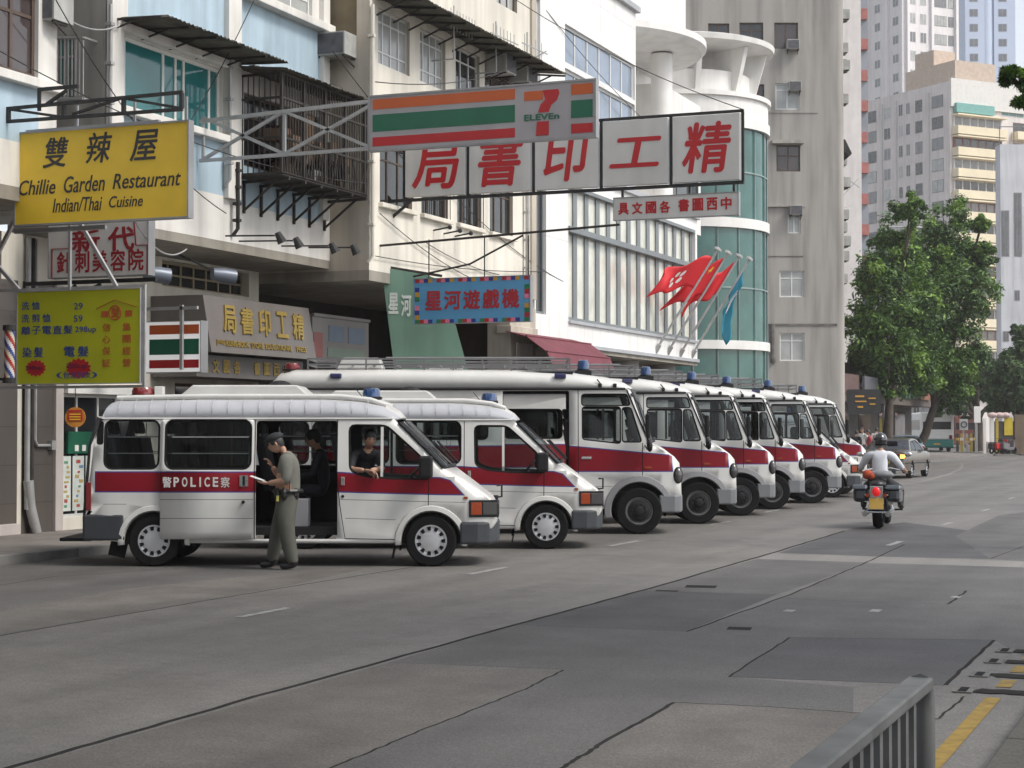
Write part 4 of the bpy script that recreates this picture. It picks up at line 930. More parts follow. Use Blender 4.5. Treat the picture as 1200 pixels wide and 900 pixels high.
facade(b, Fs, rect(-22, XB-.004, 4.6, 17), [sw], 0, .12); b.build('side_wall', CREAMS, t)
b = MB(); b.fbox(Fs, sw[0][0], sw[1][0], sw[0][1], sw[2][1], .1, .14); o = b.build('boarded_opening', pmat('board_olive', (.20, .16, .10), .8, var=.3, streak=.3), t)
gl = [PCURT, PCURT, PDARK, PBROWN, PDARK, PDARK, PDARK, PDARK]
for i, h in enumerate(H1+H2+H3): window(t, F, h[0][0], h[1][0], h[0][1], h[2][1], 4 if i < 2 else 3, (.25, .78) if i < 2 else (.75,), ALUF if i < 3 else BFR, gl[i] if i < 8 else PCURT, .12, .04)
b = MB()
for i in (1, 2): 
    h = H2[i]
    for k in range(8): y = h[0][0]+(h[1][0]-h[0][0])*k/7; b.bar(F(y, h[0][1], -.05), F(y, h[2][1], -.05), .014)
b.build('window_guard', RUST, t)
b = MB()
for h in H2: b.fbox(F, h[0][0]-.06, h[1][0]+.06, h[0][1]-.09, h[0][1], -.10, .02)
b.build('sill', CREAM, t, bevel=.01)
m_ = corrugated(F, YB0+.1, B(617, 70), 10.10, 9.98, 1.0, ragged=.14); m_.build('awning', CORR, t)
b = MB()
for i in range(12): b = MB(); y = YB0+.3+i*.72; b.bar(F(y, 10.06, 0), F(y, 9.95, -.95), .04); b.bar(F(y, 9.75, 0), F(y, 9.98, -.6), .03); b.build('awning_bracket', RUST, t)
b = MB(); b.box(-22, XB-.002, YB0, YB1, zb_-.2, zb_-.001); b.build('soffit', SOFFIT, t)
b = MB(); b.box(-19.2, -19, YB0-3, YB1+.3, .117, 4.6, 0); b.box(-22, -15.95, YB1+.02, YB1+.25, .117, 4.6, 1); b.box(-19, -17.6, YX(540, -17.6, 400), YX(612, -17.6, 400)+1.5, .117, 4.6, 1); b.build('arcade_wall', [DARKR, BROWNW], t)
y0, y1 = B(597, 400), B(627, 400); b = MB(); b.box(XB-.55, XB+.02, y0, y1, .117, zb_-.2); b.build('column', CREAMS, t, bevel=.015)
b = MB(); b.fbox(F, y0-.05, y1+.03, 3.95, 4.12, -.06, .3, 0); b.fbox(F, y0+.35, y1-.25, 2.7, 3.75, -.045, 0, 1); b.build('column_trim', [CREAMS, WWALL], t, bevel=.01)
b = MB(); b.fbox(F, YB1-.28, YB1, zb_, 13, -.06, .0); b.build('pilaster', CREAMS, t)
ac_unit('grey air conditioner on the beige side wall beside the blue tenement', Fs, XY(401, YB0, 60), ZY(401, 70, YB0), .62, .44, .5)
ac_unit('white framed air conditioner hanging below the rusty awning', F, B(575, 80), ZX(575, 88, XB), .6, .42, .5)
ac_unit('air conditioner at the right end under the rusty awning', F, B(606, 96), ZX(606, 100, XB), .55, .38, .4)

# ---------------------------------------------------------------- white panelled police building with the glass drum
F = FX(XB); YC0 = YB1+.02; YC1 = YX(745, XB, 80); YC2 = YX(817, XB, 340); NW = None
t = thing('white_building', 'white panelled building with blue glass bands, round canopies and green glass drum', 'building', (XB, 46, .115))
def Cc(px, py): return YX(px, XB, py)
u0, u1 = Cc(662, 80), Cc(744, 100); l0, l1 = Cc(666, 330), Cc(815, 340)
hs_ = [rect(Cc(616, 50), Cc(633, 50), 9.85, 12.0), rect(Cc(616, 50), Cc(633, 50), 8.4, 9.75), rect(u0, u1, 10.82, 11.8), rect(u0, u1, 9.3, 10.7), rect(l0, l1, 4.47, 7.85), rect(Cc(628, 300), Cc(640, 300), 4.5, 7.7)]
zt = 13.3; b = MB()
facade(b, F, [(YC0, 3.87), (YC2, 3.87), (YC2, 8.25), (YC1, 8.25), (YC1, zt), (YC0, zt)], hs_, 0, .18)
b.box(-24, XB-.002, YC1-.02, YC1, 8.2, zt, 1); b.box(-24, XB-.002, YC2-.02, YC2, 3.87, 8.25, 1); b.box(-24, XB-.002, YC1, YC2, 8.2, 8.249, 1); b.box(-24, XB-.002, YC0, YC1, zt-.05, zt, 1); b.box(-24, XB-.002, YC0, YC2, 3.7, 3.868, 2)
b.build('wall', [CLAD, CLADP, SOFFIT], t)
b = MB(); b.fbox(F, YC0, YC1+.12, zt-.02, zt+.14, -.12, .1); b.fbox(F, YC0, YC2+.05, 8.18, 8.32, -.10, .0); b.fbox(F, YC0, YC2+.05, 3.80, 3.90, -.06, .0); b.fbox(F, l0, l1, 4.38, 4.46, -.07, .0); b.build('cornice', pmat('trim_grey', (.42, .43, .45), .45, metal=.3), t, bevel=.01)
GRF = pmat('mullion_grey', (.22, .24, .25), .45, metal=.4)
for h, nx, gm in zip(hs_, (1, 1, 6, 6, 0, 1), (PBLUE, PBLUE, PBLUE, PBLUE, PPALE, PDARK)):
    if nx: window(t, F, h[0][0], h[1][0], h[0][1], h[2][1], nx, (), ALUF if gm is PBLUE else GRF, gm, .12, .07)
b = MB(); 
n = 13
for i in range(n+1): y = l0+(l1-l0)*i/n; b.fbox(F, y-.20 if i else y, y+.08 if i < n else y, 4.47, 7.85, .11, .16)
b.fbox(F, l0, l1, 6.66, 6.80, -.05, .16); b.fbox(F, l0, l1, 7.76, 7.85, .0, .16); b.fbox(F, l0, l1, 4.47, 4.54, .0, .16)
o = b.build('window', GRF, t); g = MB(); g.fbox(F, l0, l1, 4.47, 7.85, .15, .2); g.build('pane', PPALE, o)
# ground floor: dark recess, columns, maroon awning
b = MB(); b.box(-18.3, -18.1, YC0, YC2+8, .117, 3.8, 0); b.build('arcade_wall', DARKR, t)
for y in (YC0+5.2, YC0+9.4, YC2-.8): MB().lathe([(.42, .117), (.42, 3.72)], (XB-.9, y, 0), n=24).build('round_column', pmat('column_grey', (.28, .27, .26), .5, var=.1), t, smooth=40)
MAR = pmat('awning_maroon', (.16, .035, .05), .75, var=.15, streak=.2); b = MB(); y0, y1 = YX(628, XB+.5, 420)-.6, YX(702, XB+.5, 420)
prof = [(XB+.0, 3.99), (XB+.5, 3.86), (XB+1.0, 3.50), (XB+1.2, 3.05), (XB+1.2, 2.85)]
b.grid([[V((x, y0, z)) for x, z in prof], [V((x, y1-.6, z)) for x, z in prof]], 0)
b.grid([[V((x, y1-.6, z)) for x, z in prof], [V((XB-.05+(x-XB+.05)*.2, y1+.2, z-.1)) for x, z in prof]], 0)
o = b.build('awning', MAR, t, solid=.02); b = MB()
b.tube([(XB+.5, y0, 3.87), (XB+.5, y1-.6, 3.87)], .02, 6); b.tube([(XB+1.0, y0, 3.51), (XB+1.0, y1-.6, 3.51)], .02, 6); b.build('awning_rib', MAR, o)
# recess with round column and big round canopy
MB().lathe([(.33, 8.25), (.33, 13.15)], (-16.1, 52.0, 0), n=28).build('round_column', CLADP, t, smooth=40)
b = MB(); b.box(-24, -17.6, YC1, 58, 8.25, 13.2, 0); b.box(-17.6, -16.6, 53.5, 58, 8.25, 12.6, 0); b.build('recess_wall', CLADP, t)
Fr_ = FX(-17.6); window(t, Fr_, YC1+.5, YC1+3.6, 8.6, 10.8, 3, (.5,), ALUF, PCURT, -.02); window(t, FX(-16.6), 53.9, 57.5, 9.2, 10.6, 3, (), GRF, PDARK, -.02)
cc = (-19.0, 52.0, 0); b = MB(); b.lathe([(0, 13.2), (3.5, 13.2), (4.0, 13.28), (4.15, 13.42), (4.15, 13.62), (3.9, 13.7), (0, 13.75)], cc, n=72); b.build('round_canopy', CLADP, t, smooth=30)
b = MB(); b.lathe([(0, 13.6), (3.0, 13.6), (3.0, 17), (0, 17)], (-19.2, 54.5, 0), n=48); b.build('roof_drum', CLADP, t, smooth=40)
dc = (-18.4, 61.6, 0); gl_ = MB(); gl_.lathe([(3.06, 3.0), (3.06, 12.25)], dc, n=64); gl_.build('drum_glass', pane('glass_green', (.040, .125, .115), .03), t, smooth=60)
b = MB()
for k in range(22):
    a = 2*PI*k/22; p = V((dc[0]+3.08*math.cos(a), dc[1]+3.08*math.sin(a), 0)); b.bar(p+V((0, 0, 3)), p+V((0, 0, 12.2)), .055)
for z in (6.6, 10.6): b.lathe([(3.06, z), (3.10, z), (3.10, z+.05), (3.06, z+.05)], dc, n=64)
b.build('drum_mullion', pmat('mullion_pale', (.25, .33, .32), .4, metal=.3), t)
b = MB()
for z0, z1, r in ((4.5, 4.8, 3.18), (8.68, 9.02, 3.18), (12.15, 12.5, 3.2), (12.5, 13.2, 3.14), (13.2, 13.36, 3.24)): b = MB(); b.lathe([(3.0, z0), (r, z0), (r, z1), (2.6, z1)], dc, n=72); b.build('drum_ring', CLADP, t, smooth=35)
b = MB(); b.lathe([(2.5, 13.3), (2.5, 14.2), (0, 14.2)], dc, n=48); b.build('drum_top', CLADP, t, smooth=35)
b = MB(); b.lathe([(0, 15.0), (3.0, 15.0), (3.35, 15.1), (3.38, 15.28), (3.2, 15.34), (0, 15.4)], dc, n=72); b.build('drum_canopy', CLADP, t, smooth=30)
b = MB()
for a in (-95, -60, -25, 10, -130): 
    d = V((math.cos(R(a)), math.sin(R(a)), 0)); Ff = Fr(V(dc), d, (d.y, -d.x, 0)); b.prism([(1.8, 13.4), (2.65, 13.4), (3.1, 15.0), (1.6, 15.0)], Ff, -.09, .09)
b.build('canopy_fin', CLADP, t)
# ---------------------------------------------------------------- grey concrete tower facing down the street
DD = 80.0; rv = V((math.cos(YAW), math.sin(YAW), 0)); fv = V((-math.sin(YAW), math.cos(YAW), 0))
def Fcam(D, px0=600):                                  # a wall square to the line of sight D metres away
    return Fr(fv*D, rv, -fv)
def ax(px, D): return (px-600)/FPX*D
def az(py, D): return H0+(503-py)/FPX*D
F = Fcam(DD); t = thing('grey_tower', 'stained grey concrete tower block with one column of small windows', 'building', F(ax(900, DD), .115, 0))
CONC = pmat('raw_concrete', (.40, .375, .345), .85, var=.13, scale=.35, streak=.36, bump=.15)
wins = [(870-600, 910, 24, 55)]; L = []
for (x0, x1, y0, y1, fm, gm, nx, ny) in ((831, 856, 25, 54, BFR, PDARK, 2, ()), (868, 896, 24, 55, BFR, PDARK, 2, (.7,)), (909, 937, 24, 55, BFR, PBROWN, 2, ()), (910, 938, 96, 127, ALUF, PCURT, 2, (.75,)),
    (911, 939, 169, 200, BFR, PBROWN, 2, (.6,)), (924, 939, 243, 273, ALUF, PCURT, 2, ()), (914, 943, 317, 348, WFR, PCURT, 2, (.72,)), (914, 943, 390, 423, WFR, PCURT, 2, (.72,)), (885, 897, 97, 121, BFR, PDARK, 2, ())):
    L.append((rect(ax(x0, DD), ax(x1, DD), az(y1, DD), az(y0, DD)), nx, ny, fm, gm))
b = MB(); e0, e1 = ax(780, DD), ax(984, DD); facade(b, F, rect(e0, e1, .116, az(-60, DD)), [l[0] for l in L], 0, .2)
rows = [[F(e1+.28*math.sin(R(a)), z, .28-.28*math.cos(R(a))) for a in range(0, 91, 15)] for z in (.116, az(-60, DD))]; b.grid(rows, 0, flip=True)
b.add([F(e1+.28, .116, .28), F(e1+.28, .116, 12), F(e1+.28, az(-60, DD), 12), F(e1+.28, az(-60, DD), .28)], [(0, 1, 2, 3)]); b.add([F(e0, .116, 0), F(e0, az(-60, DD), 0), F(e0, az(-60, DD), 12), F(e0, .116, 12)], [(0, 1, 2, 3)])
b.build('wall', CONC, t, smooth=30)
for l, nx, ny, fm, gm in L: window(t, F, l[0][0], l[1][0], l[0][1], l[2][1], nx, ny, fm, gm, .12, .06)
b = MB(); b.fbox(F, ax(905, DD), ax(942, DD), az(168, DD), az(164, DD), -.35, 0); b.fbox(F, ax(897, DD), ax(944, DD), az(242, DD), az(240, DD), -.12, 0); b.fbox(F, ax(897, DD), ax(960, DD), az(131, DD), az(129, DD), -.03, 0); b.build('hood', CONC, t)
b = MB()
b.fbox(F, ax(897, DD), e1-.1, az(380, DD)-.06, az(380, DD)+.03, -.035, 0); b.fbox(F, ax(899, DD), e1-1.6, az(300, DD)-.02, az(300, DD)+.02, -.02, 0)
b.tube([F(ax(905, DD), az(380, DD), -.08), F(ax(906, DD), az(425, DD), -.08)], .12, 8); b.build('floor_line', pmat('concrete_stain', (.16, .15, .14), .9, var=.4, scale=3), t)
for i, (x, y, lab) in enumerate(((930, 57, 'air conditioner under the topmost right window of the grey tower'), (932, 106, 'air conditioner at the upper corner of the second window of the grey tower'), (933, 252, 'air conditioner above the single narrow window of the grey tower'))):
    ac_unit(lab, F, ax(x, DD), az(y, DD), .55, .42, .4)
Fsd = Fr(F(e1+.28, 0, 0), fv, rv)                      # the tower's street side
for i, y in enumerate((14, 48, 62, 75, 110, 180, 215, 250, 262, 285, 300, 325)):
    ac_unit('air conditioner jutting from the right edge of the grey tower, number %s from the top' % ('one two three four five six seven eight nine ten eleven twelve'.split()[i]), Fsd, 1.2+(i % 3)*1.1, az(y, DD), .6, .45, (.42+.13*(i % 3)), 'air conditioners along the right edge of the grey tower')
t2 = thing('window_hood', 'black canvas hood over a window on the grey tower right edge', 'awning', Fsd(1.5, az(175, DD), 0))
b = MB(); b.prism([(-.1, az(157, DD)), (.25, az(157, DD)), (.55, az(174, DD)), (.45, az(177, DD)), (-.1, az(164, DD))], Fr(Fsd(0, 0, 0), rv, -fv), 1.2, 2.6); b.build('canopy', IRON, t2)
t2 = thing('drying_rack', 'thin poles of a clothes rack jutting from the grey tower', 'drying rack', Fsd(1.5, az(200, DD), 0))
for i, (p, q) in enumerate((((193, .0), (212, 1.5)), ((230, 0), (200, 1.5)), ((238, 0), (232, 1.3)), ((172, 0), (170, 1.0)))):
    b = MB(); b.bar(Fsd(2, az(p[0], DD), 0), Fsd(2+i*.3, az(q[0], DD), -q[1]*.7), .035); b.build('pole', GALV, t2)
# ---------------------------------------------------------------- what stands behind
def block(name, label, cat, corner_px, D, ang, LL, LR, ytop, mats, loc=None):
    """corner nearest the camera; faces run back to the left and to the right"""
    c = fv*D+rv*ax(corner_px, D); a = R(ang)
    dl = (-rv*math.sin(a)+fv*math.cos(a)); dr = (rv*math.cos(a)+fv*math.sin(a))
    Fl = Fr(c+dl*LL, -dl, -dr); Frr = Fr(c, dr, -dl)
    h = az(ytop, D); t = thing(name, label, cat, (c.x, c.y, 0)); b = MB()
    b.fbox(Fl, 0, LL, -.0, h, 0, LR, 0)
    return t, Fl, Frr, h, b
# pale slab with red balconies behind the grey tower
D = 118; F = Fcam(D); t = thing('pale_slab', 'pale pink slab block showing as a narrow strip beside the grey tower', 'building', F(ax(990, D), 0, 0))
b = MB(); b.fbox(F, ax(930, D), ax(1011, D), 0, 42, 0, 10); b.build('wall', pmat('pale_pink_render', (.78, .73, .70), .8, var=.06, streak=.15), t)
D = 150; F = Fcam(D); t = thing('balcony_tower', 'narrow grey tower with red balcony fronts beside the pale slab', 'building', F(ax(1014, D), 0, 0))
b = MB(); b.fbox(F, ax(985, D), ax(1019, D), 0, 55, 0, 10); b.build('wall', pmat('tower_grey_blue', (.30, .32, .36), .8, var=.2, scale=.5), t)
REDB = pmat('balcony_red', (.42, .15, .13), .7, var=.2)
for i in range(19):
    b = MB(); z = 5+i*2.6; b.fbox(F, ax(1009, D), ax(1018, D), z, z+.9, -.3-(i % 2)*.2, 0); b.build('balcony', REDB, t)
# block with yellow balconies
t, Fl, Frr, h, b = block('balcony_block', 'pinkish white apartment block with yellow balconies stacked on its right face', 'building', 1115, 250, 28, 19, 24, 93, None)
MW = pmat('far_render_pink', (.68, .63, .61), .8, var=.06, scale=.2, streak=.2); b.build('wall', MW, t)  # pink render paled so its colour carries part of the distance haze
YEL = pmat('balcony_yellow', (.74, .65, .47), .7, var=.1, scale=.4); MAROON = pmat('balcony_maroon', (.16, .05, .045), .7)
b = MB(); b.fbox(Fl, 8, 18.5, h, h+3.2, 1.5, 9, 0); b.fbox(Fl, 9.5, 13.5, h+3.2, h+5.6, 2, 6, 0); b.fbox(Frr, 0, 24, h-3.6, h+.4, -.35, 0, 1); b.build('roof_house', [pmat('roof_house_ochre', (.52, .42, .34), .8, var=.15), pmat('far_white', (.66, .64, .61), .8, var=.08)], t)
P3 = 3.0; nfl = 14
def fwin(par, F, a0, a1, z0, z1, gm, fm, nx=2):
    b = MB(); b.fbox(F, a0, a1, z0, z1, -.03, .02, 0)
    e = .09; k = (a1-a0-e*(nx+1))/nx
    for i in range(nx): b.fbox(F, a0+e+i*(k+e), a0+e+i*(k+e)+k, z0+e, z1-e, -.045, -.028, 1)
    return b.build('window', [fm, gm], par)
FARF = pmat('far_frame', (.55, .54, .53), .6); FARD = pmat('far_frame_dark', (.22, .21, .21), .6)
for k in range(nfl):
    z = h-3.4-k*P3
    for (a, wd, gm, fm) in ((1.2, 2.0, PFAR, FARD), (4.9, 1.5, PFAR, FARF), (8.2, .9, PFAR, FARF), (9.8, .9, PFAR, FARF), (11.8, 1.5, PFAR, FARD), (15.3, 2.4, PFAR, FARD)):
        if k > 9 and a < 9: continue
        fwin(t, Fl, a, a+wd, z, z+1.75, rnd.choice([PFAR, PDARK, PCURT]) if a != 10.2 else gm, fm)
for k in range(nfl):
    z = h-3.6-k*P3; 
    if k: 
        bb = MB(); bb.fbox(Frr, .4, 9.6, z-.9, z+.25, -1.3, 0, 0); bb.fbox(Frr, .4, 9.6, z+1.75, z+1.95, -1.3, 0, 0); bb.fbox(Frr, .5, 9.5, z+.25, z+1.75, -.2, 0, 2 if k % 3 == 2 else 1)
        o = bb.build('balcony', [YEL, FARF, MAROON], t)
        g = MB(); 
        for j in range(6): g.fbox(Frr, .8+j*1.45, 2.0+j*1.45, z+.4, z+1.6, -.23, -.19)
        g.build('window', PFAR if k % 2 else PDARK, o)
        bb = MB(); bb.fbox(Frr, 11.5, 20, z-.9, z+.25, -1.3, 0, 0); bb.build('balcony', YEL, t); fwin(t, Frr, 11.8, 19.5, z+.3, z+1.7, PDARK, MAROON, 5)
    else:
        bb = MB(); bb.fbox(Frr, .6, 7.6, z-.8, z+.5, -.8, 0, 0); o = bb.build('balcony', pmat('balcony_teal', (.15, .36, .33), .5), t); fwin(t, Frr, .6, 7.6, z+.6, z+2.4, PGREEN, FARF, 5); fwin(t, Frr, 9.6, 13.8, z-.5, z+2.2, PGREEN, FARF, 3); fwin(t, Frr, 15.5, 21, z-.5, z+2.2, PGREEN, FARF, 3)
b = MB()
for a in (4.4, 7.6, 14.6): b.fbox(Fl, a, a+.22, 2, h-1, -.2, 0)
b.build('drain_pipe', FARF, t)
# pale high-rise behind it
t, Fl, Frr, h, b = block('high_rise', 'tall pale high rise with rows of square windows behind the balcony block', 'building', 1063, 300, 24, 22, 11, -110, None)
b.build('wall', pmat('tower_pale', (.74, .71, .71), .8, var=.06, scale=.1, streak=.15), t)  # wall tone lifted to stand for some of the haze
b = MB()
for a in (3.2, 6.0, 11.0, 17.0, 21.4): b.fbox(Fl, a, a+.5, 0, h, -.5, 0)
for a in (.2, 5.2, 10.3): b.fbox(Frr, a, a+.5, 0, h, -.45, 0)
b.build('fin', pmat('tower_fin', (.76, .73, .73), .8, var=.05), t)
for k in range(15):
    z = az(0, 300)-6+9-k*3.2
    for a in (1.2, 4.4, 13.4, 18.6): fwin(t, Fl, a, a+1.6, z, z+1.5, PFAR, FARF, 2)
    for a, q in ((.9, 1.3), (3.1, 1.3), (6.0, 2.6), (8.9, 1.2)): fwin(t, Frr, a, a+q, z, z+1.8, rnd.choice((PFAR, PCURT, PFAR)), FARD if a > 5 else FARF, 2 if q < 2 else 4)
D = 345; F = Fcam(D); t = thing('blue_high_rise', 'pale blue rounded high rise standing behind the warm one', 'building', F(ax(1165, D), 0, 0))
BLT = pmat('tower_blue', (.50, .58, .72), .7, var=.05, scale=.1); b = MB(); b.fbox(F, ax(1134, D), ax(1158, D), 0, 100, 0, 12); b.fbox(F, ax(1168, D), ax(1193, D), 0, 100, 0, 12)
b.fbox(F, ax(1158, D)-.2, ax(1168, D)+.2, 0, 100, 3, 12); b.lathe([(1.7, 0), (1.7, 100)], F(ax(1160, D), 0, 1.6), n=20); b.build('wall', BLT, t, smooth=40)
for k in range(12):
    z = az(0, D)+3-k*2.9
    for p in (1139, 1173): fwin(t, F, ax(p, D), ax(p+10, D), z, z+1.5, PFAR, pmat('far_frame_blue', (.25, .28, .36), .6), 2)
# grey blue building at the right edge
D = 150; F = Fcam(D); t = thing('grey_block', 'pale blue grey building with tall narrow windows at the right edge', 'building', F(ax(1180, D), 0, 0)); h = az(168, D)
GB = pmat('render_blue_grey', (.62, .63, .66), .8, var=.08, scale=.3, streak=.25); b = MB(); b.fbox(F, ax(1174, D), ax(1330, D), 0, h, 0, 1.5); b.build('wall', GB, t)
for x0, x1, y0, y1 in ((1175, 1184, 246, 300), (1190, 1199, 225, 300), (1176, 1183, 388, 400), (1176, 1183, 420, 432), (1190, 1196, 340, 352)): fwin(t, F, ax(x0, D), ax(x1, D), az(y1, D), az(y0, D), PFAR, FARD, 2)
for k in range(7):
    for i in range(3): fwin(t, F, ax(1210, D)+i*2.6, ax(1210, D)+i*2.6+1.5, h-3.2-k*3.1, h-1.6-k*3.1, rnd.choice((PFAR, PCURT, PDARK)), FARD, 2)
for i in range(6): b = MB(); b.bar(F(ax(1174, D)+i*1.2, h, .1), F(ax(1174, D)+i*1.2, h+1.5, .1), .07); b.build('railing_post', FARD, t)
b = MB(); b.bar(F(ax(1174, D), h+1.5, .1), F(ax(1330, D), h+1.5, .1), .07); b.build('railing_top', FARD, t)
# low shops under the trees
D = 84; t = thing('shop_block', 'dark low shop block behind the last truck and trees', 'building', (-18.6, 100, .115))
b = MB(); b.box(-32, -18.6, 82, 112, .116, 5.2, 0); b.box(-18.6, -17.2, 82, 112, 3.1, 3.5, 1); b.build('wall', [pmat('shop_dark', (.05, .042, .038), .7, var=.4, scale=.6), pmat('shop_canopy', (.10, .08, .07), .7, var=.3)], t)
for i, (y, c_) in enumerate(((84, (.10, .05, .045)), (89, (.10, .10, .12)), (95, (.30, .30, .30)), (101, (.05, .10, .09)), (106, (.28, .1, .05)))):
    b = MB(); b.fbox(FX(-17.2), y, y+3.6, 3.5, 4.4, -.12, 0); b.build('shop_fascia', pmat('fascia_%s' % 'red dark pale green rust'.split()[i], c_, .5, var=.3, scale=1), t)
    b = MB(); b.fbox(FX(-18.6), y, y+3.4, .3, 2.8, -.03, 0); b.build('shop_window', PDARK if i % 2 else PBROWN, t)
t = thing('far_shop_block', 'mid grey building across the junction behind the buses', 'building', (-36, 175, 0)); D = 200; F = Fcam(D)
b = MB(); b.fbox(F, ax(1020, D), ax(1125, D), 0, 10, 0, 10); b.build('wall', pmat('far_grey_wall', (.24, .235, .24), .8, var=.3, scale=.3), t)
for i in range(8): fwin(t, F, ax(1040+i*10, D), ax(1048+i*10, D), 3.4, 5.6, PDARK if i % 2 else PFAR, FARD, 2)
b = MB(); b.fbox(F, ax(1050, D), ax(1085, D), 5.8, 7.4, -.3, 0, 0); b.fbox(F, ax(1085, D), ax(1125, D), 5.9, 7.0, -.3, 0, 1); b.build('shop_fascia', [pmat('fascia_grey', (.4, .4, .4), .6), pmat('fascia_teal', (.05, .22, .2), .6)], t)

# unseen block added behind the viewer to hold skylight off the near faces
t = thing('rear_sky_block', 'unseen grey block added behind the viewer to cut the sky fill', 'building', (-8, -42, 0)); F = Fr((0, -42, 0), (-1, 0, 0), (0, 1, 0))
gw_ = [rect(-14+i*3.2, -12.4+i*3.2, 4+k*3.2, 5.6+k*3.2) for i in range(10) for k in range(8)]
b = MB(); facade(b, F, rect(-22, 34, 0, 32), gw_, 0, .2); b.box(-34, 22, -54, -42.3, 0, 32); b.build('wall', GREYW, t)
# ============================================================ signs hung over the street
SYEL = pmat('sign_yellow', (.48, .30, .006), .4, var=.08, scale=1.5); SLIME = pmat('sign_lime', (.43, .44, .010), .45, var=.08)
SWHT = pmat('sign_white', (.60, .59, .57), .4, var=.08, scale=1.5, streak=.15); SRED = pmat('sign_red_ink', (.44, .012, .018), .4, var=.08)
SINK = pmat('sign_dark_ink', (.02, .018, .022), .5, var=0); SORG = pmat('sign_orange_ink', (.52, .10, .02), .4, var=.08); SGRN = pmat('sign_green_ink', (.006, .12, .065), .4, var=.08)
SRIM = pmat('sign_rim', (.33, .33, .34), .45, metal=.4, var=.15, streak=.2); SGOLD = pmat('gold_letter', (.34, .235, .05), .35, metal=.4, var=.1)
NAVY = pmat('sign_navy_ink', (.03, .06, .22), .5, var=0)
def hang(name, label, Y, xl, xr, ytl, ytr, ybl, ybr, thick=.28, face=SWHT, rim=.03, group='signs hung over the street', rimm=None):
    """a sign box across the street: face towards the camera at Y"""
    F = FY(Y); X0, X1 = XY(xl, Y, (ytl+ybl)/2), XY(xr, Y, (ytr+ybr)/2)
    z1 = (ZY(xl, ytl, Y)+ZY(xr, ytr, Y))/2; z0 = (ZY(xl, ybl, Y)+ZY(xr, ybr, Y))/2
    t = thing(name, label, 'sign', ((X0+X1)/2, Y, z0), group)
    b = MB(); b.fbox(F, X0, X1, z0, z1, .0, thick)
    for a0, a1, b0, b1 in ((X0, X1, z1-rim, z1), (X0, X1, z0, z0+rim), (X0, X0+rim, z0+rim, z1-rim), (X1-rim, X1, z0+rim, z1-rim)): b.fbox(F, a0, a1, b0, b1, -.022, 0)
    b.build('cabinet', rimm or SRIM, t)
    o = None
    if face: b = MB(); b.fbox(F, X0+rim, X1-rim, z0+rim, z1-rim, -.008, -.0005); o = b.build('face_panel', face, t)
    W, Hh = X1-X0, z1-z0
    P = lambda u, v: (X0+W*u, z0+Hh*v)      # fractions of the face: u right, v up
    return t, F, P, o
def txt(parent, F, P, items, mat, d=-.013, name='lettering'):
    b = MB()
    for s, u0, v0, u1, v1, kw in items:
        a0, b0 = P(u0, v0); a1, b1 = P(u1, v1); b.text(s, F, a0, b0, a1, b1, d=d, **kw)
    return b.build(name, mat, parent)
def row(s, u0, u1, v0, v1, gap=.15, **kw):
    n = len(s); w_ = (u1-u0)/(n+gap*(n-1)); return [(c, u0+i*w_*(1+gap), v0, u0+i*w_*(1+gap)+w_, v1, kw) for i, c in enumerate(s) if c != ' ']
# yellow restaurant sign
t, F, P, o = hang('restaurant_sign', 'large yellow box sign with dark lettering for a restaurant', 20.8, 17, 222, 155, 141, 267, 254, .11, SYEL, .025)
it = [('雙', .17, .60, .32, .92, dict(bold=.012, shear=.2)), ('辣', .42, .62, .57, .94, dict(bold=.012, shear=.2)), ('屋', .67, .61, .83, .93, dict(bold=.012, shear=.2)),
      ('Chillie', .03, .325, .245, .485, dict(bold=.006, shear=.25)), ('Garden', .295, .325, .53, .50, dict(bold=.006, shear=.25)), ('Restaurant', .575, .335, .955, .495, dict(bold=.006, shear=.25)),
      ('Indian/Thai', .23, .125, .515, .275, dict(bold=.004, shear=.25)), ('Cuisine', .555, .145, .745, .265, dict(bold=.004, shear=.25))]
txt(o, F, P, it, SINK)
b = MB(); b.bar(F(-16.1, P(0, 1)[1]+.02, .15), F(P(.8, 0)[0], P(0, 1)[1]+.03, .15), .06); b.bar(F(-16.1, P(0, 0)[1]-.05, .15), F(P(.5, 0)[0], P(0, 0)[1]-.05, .15), .06)
for u in (.33, .66, .95): a = P(u, 1); b.bar(F(a[0], a[1], .15), F(a[0], a[1]+.35, .15), .03)
b.build('bracket', SRIM, t)
# red and white salon sign behind it
t, F, P, o = hang('salon_sign', 'white box sign with dark red salon characters below the yellow restaurant sign', 23.0, 57, 175, 234, 226, 327, 322, .16, pmat('sign_white_clean', (.62, .60, .57), .45, var=.08), .015)
it = [('新', .24, .31, .52, .60, dict(bold=.022)), ('代', .60, .31, .86, .61, dict(bold=.024)), ('時', .44, .69, .68, .93, dict(bold=.02))]+row('針刺美容院', .09, .95, .06, .33, .2, bold=.02)
DRED = pmat('sign_dark_red', (.30, .012, .02), .5, var=.1); txt(o, F, P, it, DRED)
b = MB()
pts = [P(*q) for q in ((.04, .0), (.04, .37), (.21, .37), (.24, .72), (.33, .95), (.55, .99), (.76, .95), (.85, .72), (.875, .37), (.985, .37), (.985, .0))]
for p, q in zip(pts, pts[1:]): b.bar(F(p[0], p[1], -.014), F(q[0], q[1], -.014), .02, .008)
b.build('red_outline', DRED, o)
b = MB(); zb_ = P(0, 0)[1]-.05
b.bar(F(-17.6, zb_, .2), F(P(1.0, 0)[0], zb_, .2), .06); b.bar(F(-17.6, zb_-.55, .2), F(P(.45, 0)[0], zb_-.05, .2), .05); b.bar(F(-17.6, zb_-.85, .2), F(P(.2, 0)[0], zb_-.05, .2), .05); b.build('bracket', IRON, t)
